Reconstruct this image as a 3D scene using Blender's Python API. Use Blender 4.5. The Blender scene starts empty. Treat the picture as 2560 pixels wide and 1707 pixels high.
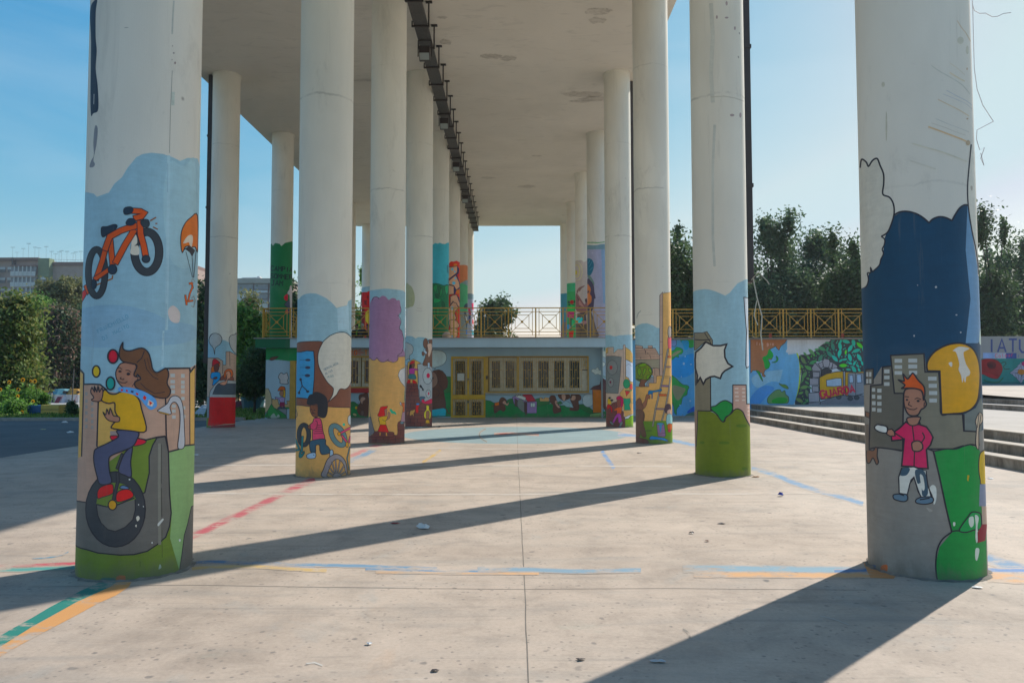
import bpy, bmesh, math, random
import numpy as np
from mathutils import Vector, Matrix
from mathutils.geometry import tessellate_polygon
sc=bpy.context.scene
# ---------------------------------------------------------------- camera
FPX=1909.3; PITCH,YAW,ROLL,CAMH=0.0489,-0.0043,0.0013,1.5
cp,sp=math.cos(PITCH),math.sin(PITCH); cw,sw=math.cos(YAW),math.sin(YAW); cr,sr=math.cos(ROLL),math.sin(ROLL)
RX=np.array([cw,-sw,0.]); FW=np.array([sw*cp,cw*cp,sp]); UPV=np.array([-sw*sp,-cw*sp,cp])
RT=cr*RX-sr*UPV; UP=sr*RX+cr*UPV
cam=bpy.data.cameras.new('camera'); camo=bpy.data.objects.new('camera',cam); sc.collection.objects.link(camo)
cam.sensor_width=36; cam.lens=FPX/2560*36; cam.clip_start=.05; cam.clip_end=2000
camo.matrix_world=Matrix(((RT[0],UP[0],-FW[0],0),(RT[1],UP[1],-FW[1],0),(RT[2],UP[2],-FW[2],CAMH),(0,0,0,1)))
sc.camera=camo
# ---------------------------------------------------------------- sky, sun, exposure
SUN_AZ,SUN_EL=math.radians(45.3),math.radians(40.8)
W=bpy.data.worlds.new("World"); sc.world=W; W.use_nodes=True
nt=W.node_tree; nt.nodes.clear()
sky=nt.nodes.new('ShaderNodeTexSky'); sky.sky_type='NISHITA'; sky.sun_disc=False
sky.sun_elevation=SUN_EL; sky.sun_rotation=SUN_AZ; sky.altitude=0; sky.air_density=1.0; sky.dust_density=0.45; sky.ozone_density=1.0
bg=nt.nodes.new('ShaderNodeBackground'); bg.inputs[1].default_value=0.081
ow=nt.nodes.new('ShaderNodeOutputWorld'); 
# per-channel response of the film for the sky colour (deeper cyan away from the sun, paler towards it)
sep=nt.nodes.new('ShaderNodeSeparateColor'); com=nt.nodes.new('ShaderNodeCombineColor'); nt.links.new(sky.outputs[0],sep.inputs[0])
for i,(pw,kk,mx) in enumerate(((1.95,2.0,.56),(.86,.94,.71),(.3,.75,.83))):
    def mth(op,a,b):
        n=nt.nodes.new('ShaderNodeMath'); n.operation=op; nt.links.new(a,n.inputs[0]); n.inputs[1].default_value=b; return n.outputs[0]
    x0=mth('MULTIPLY',sep.outputs[i],.116); x=mth('POWER',x0,pw); x=mth('MULTIPLY',x,kk); x=mth('MINIMUM',x,mx); ex=mth('MULTIPLY',mth('MAXIMUM',mth('SUBTRACT',x0,(.62,.86,1.08)[i]),0),(1.7,1.45,1.0)[i]); ad=nt.nodes.new('ShaderNodeMath'); nt.links.new(x,ad.inputs[0]); nt.links.new(ex,ad.inputs[1]); x=mth('DIVIDE',ad.outputs[0],.116); nt.links.new(x,com.inputs[i])

# faint high haze veils
tc=nt.nodes.new('ShaderNodeTexCoord'); mp=nt.nodes.new('ShaderNodeMapping'); mp.inputs['Scale'].default_value=(1.3,1.3,5); nz=nt.nodes.new('ShaderNodeTexNoise'); nz.inputs['Scale'].default_value=1.6; nz.inputs['Detail'].default_value=6; nz.inputs['Roughness'].default_value=.55; nz.inputs['Distortion'].default_value=.6
nt.links.new(tc.outputs['Generated'],mp.inputs[0]); nt.links.new(mp.outputs[0],nz.inputs['Vector'])
mr=nt.nodes.new('ShaderNodeMapRange'); mr.inputs[1].default_value=.42; mr.inputs[2].default_value=.75; mr.inputs[4].default_value=.30; nt.links.new(nz.outputs['Fac'],mr.inputs[0])
mxv=nt.nodes.new('ShaderNodeMix'); mxv.data_type='RGBA'; nt.links.new(mr.outputs[0],mxv.inputs[0]); nt.links.new(com.outputs[0],mxv.inputs[6]); mxv.inputs[7].default_value=(.56/.116,.70/.116,.80/.116,1)
nt.links.new(mxv.outputs[2],bg.inputs[0]); nt.links.new(bg.outputs[0],ow.inputs[0])
sl=bpy.data.lights.new('sun','SUN'); sl.energy=3.5; sl.angle=math.radians(.55); sl.color=(1,.945,.86)
so=bpy.data.objects.new('sun',sl); sc.collection.objects.link(so)
sdir=Vector((math.sin(SUN_AZ)*math.cos(SUN_EL),math.cos(SUN_AZ)*math.cos(SUN_EL),math.sin(SUN_EL)))
so.rotation_euler=sdir.to_track_quat('Z','Y').to_euler(); so.location=(20,20,30)
sc.view_settings.view_transform='Standard'; sc.view_settings.look='None'; sc.view_settings.exposure=0.63; sc.view_settings.gamma=1
sc.render.engine='CYCLES'
try:
    sc.cycles.max_bounces=6; sc.cycles.diffuse_bounces=4; sc.cycles.transparent_max_bounces=8
except Exception: pass
# ---------------------------------------------------------------- helpers
C=sc.collection
def lin(c):
    return tuple((x/255/12.92 if x/255<=.04045 else ((x/255+.055)/1.055)**2.4) for x in c)
def ray(px,py):
    d=FW+((px-1280)/FPX)*RT-((py-853.5)/FPX)*UP
    return d
def ptY(px,py,Y):
    d=ray(px,py); k=Y/d[1]; return d[0]*k,CAMH+d[2]*k
def ptZ(px,py,z=0):
    d=ray(px,py); k=(z-CAMH)/d[2]; return d[0]*k,d[1]*k
def tag(o,label=None,cat=None,group=None,kind=None):
    if label: o['label']=label
    if cat: o['category']=cat
    if group: o['group']=group
    if kind: o['kind']=kind
    return o
def root(name,loc,label,cat,group=None,rz=0):
    o=bpy.data.objects.new(name,None); C.objects.link(o); o.location=loc; o.rotation_euler=(0,0,rz); o.empty_display_size=.2
    return tag(o,label,cat,group)
def wloc(o):
    v=Vector((0,0,0))
    while o is not None: v+=o.location; o=o.parent
    return v
def copy_tree(o,loc=None,rz=None,parent=None):
    c=o.copy(); C.objects.link(c); c.parent=parent
    if loc is not None: c.location=loc
    if rz is not None: c.rotation_euler=(0,0,rz)
    for ch in [x for x in C.objects if x.parent==o]: copy_tree(ch,parent=c)
    return c
class MB:
    """collects geometry in WORLD coordinates (or local ones when the parent is at the origin)"""
    def __init__(s): s.v=[]; s.f=[]
    def add(s,v,f):
        n=len(s.v); s.v+=[tuple(p) for p in v]; s.f+=[tuple(i+n for i in q) for q in f]; return s
    def box(s,x0,y0,z0,x1,y1,z1):
        return s.add([(x0,y0,z0),(x1,y0,z0),(x1,y1,z0),(x0,y1,z0),(x0,y0,z1),(x1,y0,z1),(x1,y1,z1),(x0,y1,z1)],
            [(0,3,2,1),(4,5,6,7),(0,1,5,4),(1,2,6,5),(2,3,7,6),(3,0,4,7)])
    def bar(s,a,b,w,h=None,up=(0,0,1)):
        a=Vector(a);b=Vector(b);d=(b-a).normalized();u=Vector(up)
        if abs(d.dot(u))>.95:u=Vector((0,1,0))
        x=d.cross(u).normalized();y=x.cross(d).normalized();h=h or w
        P=[p+x*sx*w/2+y*sy*h/2 for p in (a,b) for sx,sy in((-1,-1),(1,-1),(1,1),(-1,1))]
        return s.add(P,[(0,3,2,1),(4,5,6,7),(0,1,5,4),(1,2,6,5),(2,3,7,6),(3,0,4,7)])
    def tube(s,pts,r,n=8,cap=True):
        pts=[Vector(p) for p in pts]
        rs=r if isinstance(r,(list,tuple)) else [r]*len(pts)
        V=[];F=[]
        prevx=None
        for i,p in enumerate(pts):
            d=(pts[min(i+1,len(pts)-1)]-pts[max(i-1,0)]).normalized()
            u=Vector((0,0,1)) if abs(d.z)<.9 else Vector((1,0,0))
            x=d.cross(u).normalized() if prevx is None else (prevx-d*prevx.dot(d)).normalized()
            prevx=x; y=d.cross(x)
            for k in range(n):
                a=2*math.pi*k/n; V.append(p+x*math.cos(a)*rs[i]+y*math.sin(a)*rs[i])
        for i in range(len(pts)-1):
            for k in range(n):
                F.append((i*n+k,i*n+(k+1)%n,(i+1)*n+(k+1)%n,(i+1)*n+k))
        if cap: F.append(tuple(range(n))[::-1]); F.append(tuple(range((len(pts)-1)*n,len(pts)*n)))
        return s.add(V,F)
    def cyl(s,c,r,h,n=24,r2=None):
        return s.tube([c,(c[0],c[1],c[2]+h)],[r,r if r2 is None else r2],n)
    def ball(s,c,rx,ry=None,rz=None,n=10,m=7):
        ry=ry or rx;rz=rz or rx;V=[];F=[]
        for i in range(m+1):
            t=math.pi*i/m
            for k in range(n):
                a=2*math.pi*k/n;V.append((c[0]+rx*math.sin(t)*math.cos(a),c[1]+ry*math.sin(t)*math.sin(a),c[2]+rz*math.cos(t)))
        for i in range(m):
            for k in range(n):F.append((i*n+k,(i+1)*n+k,(i+1)*n+(k+1)%n,i*n+(k+1)%n))
        return s.add(V,F)
    def quad(s,a,b,c,d): return s.add([a,b,c,d],[(0,1,2,3)])
    def build(s,name,mat,parent=None,smooth=False,bevel=0):
        me=bpy.data.meshes.new(name); off=wloc(parent) if parent is not None else Vector((0,0,0))
        me.from_pydata([(x-off.x,y-off.y,z-off.z) for x,y,z in s.v],[],s.f); me.materials.append(mat)
        if smooth: me.shade_smooth()
        o=bpy.data.objects.new(name,me); C.objects.link(o)
        if parent is not None: o.parent=parent
        else:
            # put origin at the base centre
            if s.v:
                A=np.array([tuple(v.co) for v in me.vertices]); c=Vector(((A[:,0].min()+A[:,0].max())/2,(A[:,1].min()+A[:,1].max())/2,A[:,2].min()))
                me.transform(Matrix.Translation(-c)); o.location=c
        if bevel:
            m=o.modifiers.new('bevel','BEVEL'); m.width=bevel; m.segments=2; m.limit_method='ANGLE'
        return o
# ---------------------------------------------------------------- materials
def newmat(name,rough=.8,col=(.5,.5,.5)):
    m=bpy.data.materials.new(name); m.use_nodes=True; b=m.node_tree.nodes['Principled BSDF']
    b.inputs['Base Color'].default_value=(*col,1); b.inputs['Roughness'].default_value=rough
    return m,m.node_tree,b
def N(nt,t,**k):
    n=nt.nodes.new(t)
    for a,b in k.items(): setattr(n,a,b)
    return n
def noise(nt,scale,detail=4,rough=.6,vec=None,dist=0):
    n=N(nt,'ShaderNodeTexNoise'); n.inputs['Scale'].default_value=scale; n.inputs['Detail'].default_value=detail; n.inputs['Roughness'].default_value=rough; n.inputs['Distortion'].default_value=dist
    if vec: nt.links.new(vec,n.inputs['Vector'])
    return n.outputs['Fac']
def ramp(nt,f,stops):
    r=N(nt,'ShaderNodeValToRGB'); nt.links.new(f,r.inputs[0]); e=r.color_ramp.elements
    while len(e)<len(stops): e.new(.5)
    for i,(p,c) in enumerate(stops):
        e[i].position=p; e[i].color=(*c,1) if len(c)==3 else c
    return r.outputs[0]
def ramp2(nt,f,a,b,hi):
    m=N(nt,'ShaderNodeMapRange'); nt.links.new(f,m.inputs[0]); m.inputs[1].default_value=a; m.inputs[2].default_value=b; m.inputs[3].default_value=0; m.inputs[4].default_value=hi; return m.outputs[0]
def mix(nt,f,a,b,mode='MIX'):
    m=N(nt,'ShaderNodeMix',data_type='RGBA',blend_type=mode)
    for s,v in ((0,f),(6,a),(7,b)):
        if isinstance(v,(int,float)): m.inputs[s].default_value=v
        elif isinstance(v,tuple): m.inputs[s].default_value=(*v,1) if len(v)==3 else v
        else: nt.links.new(v,m.inputs[s])
    return m.outputs[2]
def coords(nt,scale=(1,1,1)):
    g=N(nt,'ShaderNodeNewGeometry'); mp=N(nt,'ShaderNodeMapping'); nt.links.new(g.outputs['Position'],mp.inputs[0]); mp.inputs['Scale'].default_value=scale
    return mp.outputs[0]
def bump(nt,b,h,strength=.2,dist=.02):
    n=N(nt,'ShaderNodeBump'); n.inputs['Strength'].default_value=strength; n.inputs['Distance'].default_value=dist
    nt.links.new(h,n.inputs['Height']); nt.links.new(n.outputs[0],b.inputs['Normal'])
def g3(v): return (v,v,v)
def simple(name,col,rough=.7,var=.25,scale=3,metal=0,bmp=0):
    m,nt,b=newmat(name,rough,col); v=coords(nt)
    f=noise(nt,scale,5,.65,v); c=ramp(nt,f,((.25,tuple(x*(1-var) for x in col)),(.75,tuple(min(1,x*(1+var)) for x in col))))
    nt.links.new(c,b.inputs['Base Color']); b.inputs['Metallic'].default_value=metal
    if bmp: bump(nt,b,noise(nt,scale*12,4,.6,v),bmp)
    return m
def m_plaster(name,col,stain=.5,grime=(.30,.27,.23),ring=False):
    m,nt,b=newmat(name,.85,col); v=coords(nt); vs=coords(nt,(1,1,.22))
    f1=noise(nt,.9,6,.62,vs); f2=noise(nt,5,5,.7,v); f3=noise(nt,1.7,8,.75,vs,1.2)
    c=ramp(nt,f1,((.3,tuple(x*.90 for x in col)),(.7,tuple(min(1,x*1.05) for x in col))))
    c=mix(nt,ramp(nt,f3,((.56,g3(0)),(.72,g3(stain)))),c,tuple(g*.6+x*.35 for g,x in zip(grime,col)))
    c=mix(nt,ramp(nt,f2,((.66,g3(0)),(.70,g3(.35)))),c,tuple(x*.75 for x in col))
    v3=N(nt,'ShaderNodeTexVoronoi'); v3.inputs['Scale'].default_value=2.2; nt.links.new(v,v3.inputs['Vector'])
    gate=noise(nt,.7,3,.5,v)
    sp=ramp(nt,v3.outputs['Distance'],((.02,g3(.75)),(.05,g3(0))))
    gg=ramp(nt,gate,((.5,g3(0)),(.56,g3(1))))
    mm=N(nt,'ShaderNodeMath',operation='MULTIPLY'); nt.links.new(sp,mm.inputs[0]); nt.links.new(gg,mm.inputs[1])
    c=mix(nt,mm.outputs[0],c,(.22,.19,.17))
    if ring:
        # construction joint of the shuttering about six metres up, and a second faint one
        sx=N(nt,'ShaderNodeSeparateXYZ'); nt.links.new(v,sx.inputs[0])
        for z0,w,st in ((5.95,.022,.55),(2.98,.014,.22),(8.9,.016,.3)):
            a=N(nt,'ShaderNodeMath',operation='MULTIPLY_ADD'); nt.links.new(noise(nt,3,5,.7,v),a.inputs[0]); a.inputs[1].default_value=.14; nt.links.new(sx.outputs['Z'],a.inputs[2])
            s1=N(nt,'ShaderNodeMath',operation='SUBTRACT'); nt.links.new(a.outputs[0],s1.inputs[0]); s1.inputs[1].default_value=z0+.07
            ab=N(nt,'ShaderNodeMath',operation='ABSOLUTE'); nt.links.new(s1.outputs[0],ab.inputs[0])
            k1=ramp2(nt,ab.outputs[0],w,w*.3,st); gt=ramp(nt,noise(nt,2.2,4,.6,v),((.38,g3(0)),(.55,g3(1))))
            c=mix(nt,mix(nt,1,k1,gt,'MULTIPLY'),c,tuple(x*.5 for x in col))
        c=mix(nt,1,c,ramp(nt,noise(nt,.55,3,.5,coords(nt,(1,1,.7))),((.35,g3(.92)),(.65,g3(1.04)))),'MULTIPLY')
        c=mix(nt,ramp(nt,noise(nt,2.6,7,.72,coords(nt,(3.5,3.5,.16)),.2),((.60,g3(0)),(.74,g3(.30)))),c,(.36,.33,.28))
        # patches of newer, greyer paint
        c=mix(nt,ramp(nt,noise(nt,.9,2,.4,coords(nt,(1.6,1.6,.5)),.2),((.60,g3(0)),(.625,g3(.35)))),c,tuple(x*.86 for x in col))
    nt.links.new(c,b.inputs['Base Color']); bump(nt,b,noise(nt,30,5,.6,v),.12,.01)
    return m
def m_paint():
    m,nt,b=newmat('mural_paint',.62); v=coords(nt); vs=coords(nt,(1,1,.3))
    a=N(nt,'ShaderNodeVertexColor'); a.layer_name='Col'
    f1=noise(nt,2.3,6,.65,vs); f2=noise(nt,14,5,.7,v)
    c=mix(nt,1.0,a.outputs[0],ramp(nt,f1,((.28,g3(.80)),(.5,g3(.98)),(.72,g3(1.14)))),'MULTIPLY')
    c=mix(nt,1.0,c,ramp(nt,f2,((.3,g3(.94)),(.7,g3(1.05)))),'MULTIPLY')
    # small chips where plaster shows
    ch=noise(nt,11,7,.8,v); gate=noise(nt,1.3,3,.5,v)
    r1=ramp(nt,ch,((.735,g3(0)),(.75,g3(1)))); r2=ramp(nt,gate,((.45,g3(0)),(.55,g3(1))))
    mm=N(nt,'ShaderNodeMath',operation='MULTIPLY'); nt.links.new(r1,mm.inputs[0]); nt.links.new(r2,mm.inputs[1])
    c=mix(nt,mm.outputs[0],c,(.5,.48,.43))
    # brush marks, drips and grime splashes
    br=noise(nt,9,6,.7,coords(nt,(.5,.5,3)),.6); c=mix(nt,1,c,ramp(nt,br,((.3,g3(.93)),(.7,g3(1.06)))),'MULTIPLY')
    dr=noise(nt,3,7,.72,coords(nt,(4,4,.25)),.3); c=mix(nt,ramp(nt,dr,((.60,g3(0)),(.72,g3(.28)))),c,(.22,.20,.17))
    fd=noise(nt,.8,5,.6,v,.8); c=mix(nt,ramp(nt,fd,((.5,g3(0)),(.75,g3(.09)))),c,(.45,.43,.39))
    gp=N(nt,'ShaderNodeNewGeometry'); sx=N(nt,'ShaderNodeSeparateXYZ'); nt.links.new(gp.outputs['Position'],sx.inputs[0])
    sm=N(nt,'ShaderNodeMath',operation='MULTIPLY_ADD'); nt.links.new(noise(nt,6,6,.75,coords(nt,(1,1,.5)),.5),sm.inputs[0]); sm.inputs[1].default_value=-.45; nt.links.new(sx.outputs['Z'],sm.inputs[2])
    c=mix(nt,ramp(nt,sm.outputs[0],((-.0,g3(0)),(.0,g3(0)))) if False else ramp2(nt,sm.outputs[0],-.10,-.24,.6),c,(.16,.14,.11))
    nt.links.new(c,b.inputs['Base Color']); bump(nt,b,noise(nt,35,5,.6,v),.12,.01)
    return m
def ground_color(nt,v):
    f1=noise(nt,.35,7,.65,v,.6); f2=noise(nt,2.2,9,.72,v,.4); f3=noise(nt,1.1,6,.6,coords(nt,(.35,2.2,1)),1.0); f4=noise(nt,40,4,.7,v)
    c=ramp(nt,f1,((.3,(.36,.285,.222)),(.5,(.455,.365,.288)),(.72,(.53,.432,.342))))
    c=mix(nt,1,c,ramp(nt,f2,((.25,g3(.66)),(.5,g3(.98)),(.75,g3(1.14)))),'MULTIPLY')
    c=mix(nt,ramp(nt,f3,((.52,g3(0)),(.7,g3(.45)))),c,(.27,.25,.22))
    c=mix(nt,ramp(nt,noise(nt,.8,5,.6,coords(nt,(1,.7,1)),2),((.60,g3(0)),(.72,g3(.4)))),c,(.33,.335,.31))
    # long drag streaks, gum spots and small dark marks, at several sizes
    c=mix(nt,ramp(nt,noise(nt,1.6,7,.75,coords(nt,(.16,2.6,1)),.3),((.56,g3(0)),(.66,g3(.42)))),c,(.20,.18,.155))
    c=mix(nt,ramp(nt,noise(nt,2.1,7,.75,coords(nt,(.3,1.9,1)),.3),((.62,g3(0)),(.74,g3(.5)))),c,(.55,.49,.41))
    for sc_,lo,hi,gs,gl,st in ((2.7,.055,.09,.9,.42,.75),(6.3,.075,.13,.6,.42,.65),(17,.12,.22,1.7,.42,.6),(1.4,.032,.05,1.9,.33,.9)):
        vo=N(nt,'ShaderNodeTexVoronoi'); vo.inputs['Scale'].default_value=sc_
        dv=N(nt,'ShaderNodeVectorMath',operation='ADD'); nz=N(nt,'ShaderNodeTexNoise'); nz.inputs['Scale'].default_value=sc_*3; nt.links.new(v,nz.inputs['Vector'])
        sv=N(nt,'ShaderNodeVectorMath',operation='SCALE'); sv.inputs['Scale'].default_value=.25/sc_; nt.links.new(nz.outputs['Color'],sv.inputs[0])
        nt.links.new(v,dv.inputs[0]); nt.links.new(sv.outputs[0],dv.inputs[1]); nt.links.new(dv.outputs[0],vo.inputs['Vector'])
        a=ramp(nt,vo.outputs['Distance'],((lo,g3(st)),(hi,g3(0)))); g=ramp(nt,noise(nt,gs,4,.6,v),((gl,g3(0)),(gl+.12,g3(1))))
        mm=N(nt,'ShaderNodeMath',operation='MULTIPLY'); nt.links.new(a,mm.inputs[0]); nt.links.new(g,mm.inputs[1])
        c=mix(nt,mm.outputs[0],c,(.13,.12,.11))
    # greenish and rusty drifts of worn-off paint
    c=mix(nt,ramp(nt,noise(nt,.55,7,.7,coords(nt,(1,1.6,1)),1.5),((.62,g3(0)),(.74,g3(.22)))),c,(.34,.40,.33))
    c=mix(nt,ramp(nt,noise(nt,.75,7,.7,coords(nt,(1.3,1,1)),1.1),((.63,g3(0)),(.75,g3(.30)))),c,(.50,.32,.20))
    return mix(nt,1,c,ramp(nt,f4,((.3,g3(.90)),(.7,g3(1.07)))),'MULTIPLY')
def m_floorpaint():
    m,nt,b=newmat('worn_floor_paint',.8); v=coords(nt); a=N(nt,'ShaderNodeVertexColor'); a.layer_name='Col'
    w=noise(nt,7,9,.78,coords(nt,(.6,1.5,1))); w2=noise(nt,1.3,5,.65,v,.5)
    s=N(nt,'ShaderNodeMath',operation='ADD'); nt.links.new(w,s.inputs[0]); nt.links.new(w2,s.inputs[1])
    al=ramp(nt,s.outputs[0],((.84,g3(.0)),(1.0,g3(.55)),(1.16,g3(.9))))
    al2=mix(nt,1,al,a.outputs['Alpha'],'MULTIPLY')
    c=mix(nt,al2,ground_color(nt,v),a.outputs[0]); nt.links.new(c,b.inputs['Base Color']); return m
# ---------------------------------------------------------------- stroke font
FONT={'A':'0,0 2,6 4,0|1,2 3,2','B':'0,0 0,6 3,6 4,4.5 3,3.2 0,3.2|3,3.2 4,1.6 3,0 0,0','C':'4,5 3,6 1,6 0,4.5 0,1.5 1,0 3,0 4,1','D':'0,0 0,6 2.5,6 4,4 4,2 2.5,0 0,0','E':'4,6 0,6 0,0 4,0|0,3 3,3','F':'4,6 0,6 0,0|0,3 3,3',
'G':'4,5 3,6 1,6 0,4.5 0,1.5 1,0 3,0 4,1.5 4,3 2.5,3','H':'0,0 0,6|4,0 4,6|0,3 4,3','I':'2,0 2,6','J':'1,6 4,6|3,6 3,1 2,0 0,.8','K':'0,0 0,6|4,6 0,3 4,0','L':'0,6 0,0 4,0','M':'0,0 0,6 2,3 4,6 4,0','N':'0,0 0,6 4,0 4,6','O':'1,0 0,1.5 0,4.5 1,6 3,6 4,4.5 4,1.5 3,0 1,0',
'P':'0,0 0,6 3,6 4,4.7 3,3 0,3','R':'0,0 0,6 3,6 4,4.7 3,3 0,3|2,3 4,0','S':'4,5 3,6 1,6 0,4.6 1,3.3 3,2.8 4,1.4 3,0 1,0 0,1','T':'0,6 4,6|2,6 2,0','U':'0,6 0,1.5 1,0 3,0 4,1.5 4,6',
'a':'3.4,4 1,4 .2,2.5 .2,1 1,0 3,.6|3.4,4 3.2,1 4,0','c':'3.5,3.6 2,4 .5,3 .5,1 2,0 3.6,.6','d':'3.2,1 1.5,0 .3,1.5 1.5,3.5 3.2,3|3.5,6 3.2,0','f':'3,6 2,5.6 1.8,0|.8,3.6 3,3.6','g':'3.2,3 1.5,3.6 .4,2 1.5,.6 3.2,1.2|3.4,3.4 3.2,-1 1.5,-2 .4,-1.2','i':'2,4 2,0','l':'2,6 2,.6 2.8,0','n':'.6,0 .6,4|.6,3 2,4 3.2,3.4 3.4,0','o':'2,0 .6,1 .6,3 2,4 3.4,3 3.4,1 2,0','r':'.8,0 .8,4|.8,2.6 2,4 3.4,3.8','u':'.6,4 .6,1 1.6,0 3,.8 3.2,4|3.2,1 3.6,0',' ':''}
def P2(s):
    return [tuple(float(q) for q in t.split(',')) for t in s.split()]
def catmull(P,closed,n=5):
    m=len(P); out=[]
    if m<3: return P
    R=range(m) if closed else range(m-1)
    g=(lambda i:P[i%m]) if closed else (lambda i:P[max(0,min(m-1,i))])
    for i in R:
        p0,p1,p2,p3=g(i-1),g(i),g(i+1),g(i+2)
        for k in range(n):
            t=k/n
            out.append(tuple(.5*((2*b)+(-a+c)*t+(2*a-5*b+4*c-d)*t*t+(-a+3*b-3*c+d)*t**3) for a,b,c,d in zip(p0,p1,p2,p3)))
    if not closed: out.append(P[-1])
    return out
def subdiv(P,closed,L):
    out=[];m=len(P)
    for i in range(m if closed else m-1):
        a,b=P[i],P[(i+1)%m]; n=max(1,int(math.hypot(a[0]-b[0],a[1]-b[1])/L))
        for k in range(n): out.append((a[0]+(b[0]-a[0])*k/n,a[1]+(b[1]-a[1])*k/n))
    if not closed: out.append(P[-1])
    return out
def ribbon(P,w,closed):
    m=len(P); Q=[]
    P=[p for i,p in enumerate(P) if i==0 or math.hypot(p[0]-P[i-1][0],p[1]-P[i-1][1])>1e-4]; m=len(P)
    if closed and m>2 and math.hypot(P[0][0]-P[-1][0],P[0][1]-P[-1][1])<1e-4: P=P[:-1]; m-=1
    if m<2: return []
    L=[];R=[]
    for i in range(m):
        if closed: a,b=P[i-1],P[(i+1)%m]
        else: a,b=P[max(0,i-1)],P[min(m-1,i+1)]
        p=P[i]
        d1=(p[0]-a[0],p[1]-a[1]); d2=(b[0]-p[0],b[1]-p[1])
        l1=math.hypot(*d1) or 1; l2=math.hypot(*d2) or 1
        if d1==(0,0): d1=d2;l1=l2
        if d2==(0,0): d2=d1;l2=l1
        n1=(-d1[1]/l1,d1[0]/l1); n2=(-d2[1]/l2,d2[0]/l2)
        nx,ny=n1[0]+n2[0],n1[1]+n2[1]; ln=math.hypot(nx,ny)
        if ln<.3: nx,ny=n1;k=1
        else:
            nx/=ln;ny/=ln; k=min(1.8,1/max(.2,nx*n1[0]+ny*n1[1]))
        h=w/2*k; L.append((p[0]+nx*h,p[1]+ny*h)); R.append((p[0]-nx*h,p[1]-ny*h))
    for i in range(m if closed else m-1):
        j=(i+1)%m; Q.append([L[i],L[j],R[j],R[i]])
    return Q
def ellipse(cx,cy,rx,ry,rot=0,n=28):
    a=math.radians(rot); ca,sa=math.cos(a),math.sin(a)
    return [(cx+rx*math.cos(t)*ca-ry*math.sin(t)*sa,cy+rx*math.cos(t)*sa+ry*math.sin(t)*ca) for t in [2*math.pi*k/n for k in range(n)]]
# ---------------------------------------------------------------- painted surfaces
class CylS:
    STEP=math.radians(2.5)
    def __init__(s,X,Y,r,zmin=0):
        s.X,s.Y,s.r,s.zmin=X,Y,r,zmin; s.a0=math.atan2(-Y,-X)   # direction from axis to the camera (plan)
        s.d=math.hypot(X,Y); s.th=math.acos(r/s.d); s.strip=s.STEP*r
    def proj(s,px,py):
        d=ray(px,py); dx,dy=d[0],d[1]; l=math.hypot(dx,dy); ux,uy=dx/l,dy/l
        t=s.X*ux+s.Y*uy; ox,oy=t*ux-s.X,t*uy-s.Y; m=math.hypot(ox,oy)
        if m<s.r*.999:
            k=t-math.sqrt(s.r*s.r-m*m); x,y=k*ux,k*uy
            a=math.atan2(y-s.Y,x-s.X)-s.a0
            a=(a+math.pi)%(2*math.pi)-math.pi; z=CAMH+d[2]/l*k
        else:
            k=t; sg=1 if (ux*s.Y-uy*s.X)>0 else -1      # axis left(+) / right(-) of the ray
            a=sg*(s.th-.06 + min(1.2,(m/s.r-1)*1.2)+.06); z=CAMH+d[2]/l*math.sqrt(max(.01,s.d**2-s.r**2))
        return a*s.r,max(z,s.zmin)
    def pos(s,u,v,off):
        a=u/s.r; k=math.floor(a/s.STEP+1e-9); am=(k+.5)*s.STEP
        if a-k*s.STEP<1e-7: am=a+s.STEP/2
        R=(s.r+off)*math.cos(s.STEP/2)/math.cos(a-am); t=s.a0+a
        return (s.X+R*math.cos(t),s.Y+R*math.sin(t),v)
    gap=.0002; base=.0004
class YS:
    strip=None; gap=.0006; base=.002
    def __init__(s,Y,x0,x1,z0,z1): s.Y=Y; s.b=(x0,x1,z0,z1)
    def proj(s,px,py):
        x,z=ptY(px,py,s.Y); return min(max(x,s.b[0]),s.b[1]),min(max(z,s.b[2]),s.b[3])
    def pos(s,u,v,off): return (u,s.Y-off,v)
class ZS:
    strip=None; gap=.00008; base=.0016
    def __init__(s,z=0): s.z=z
    def proj(s,px,py): return ptZ(px,py,s.z)
    def pos(s,u,v,off): return (u,v,s.z+off)
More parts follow.
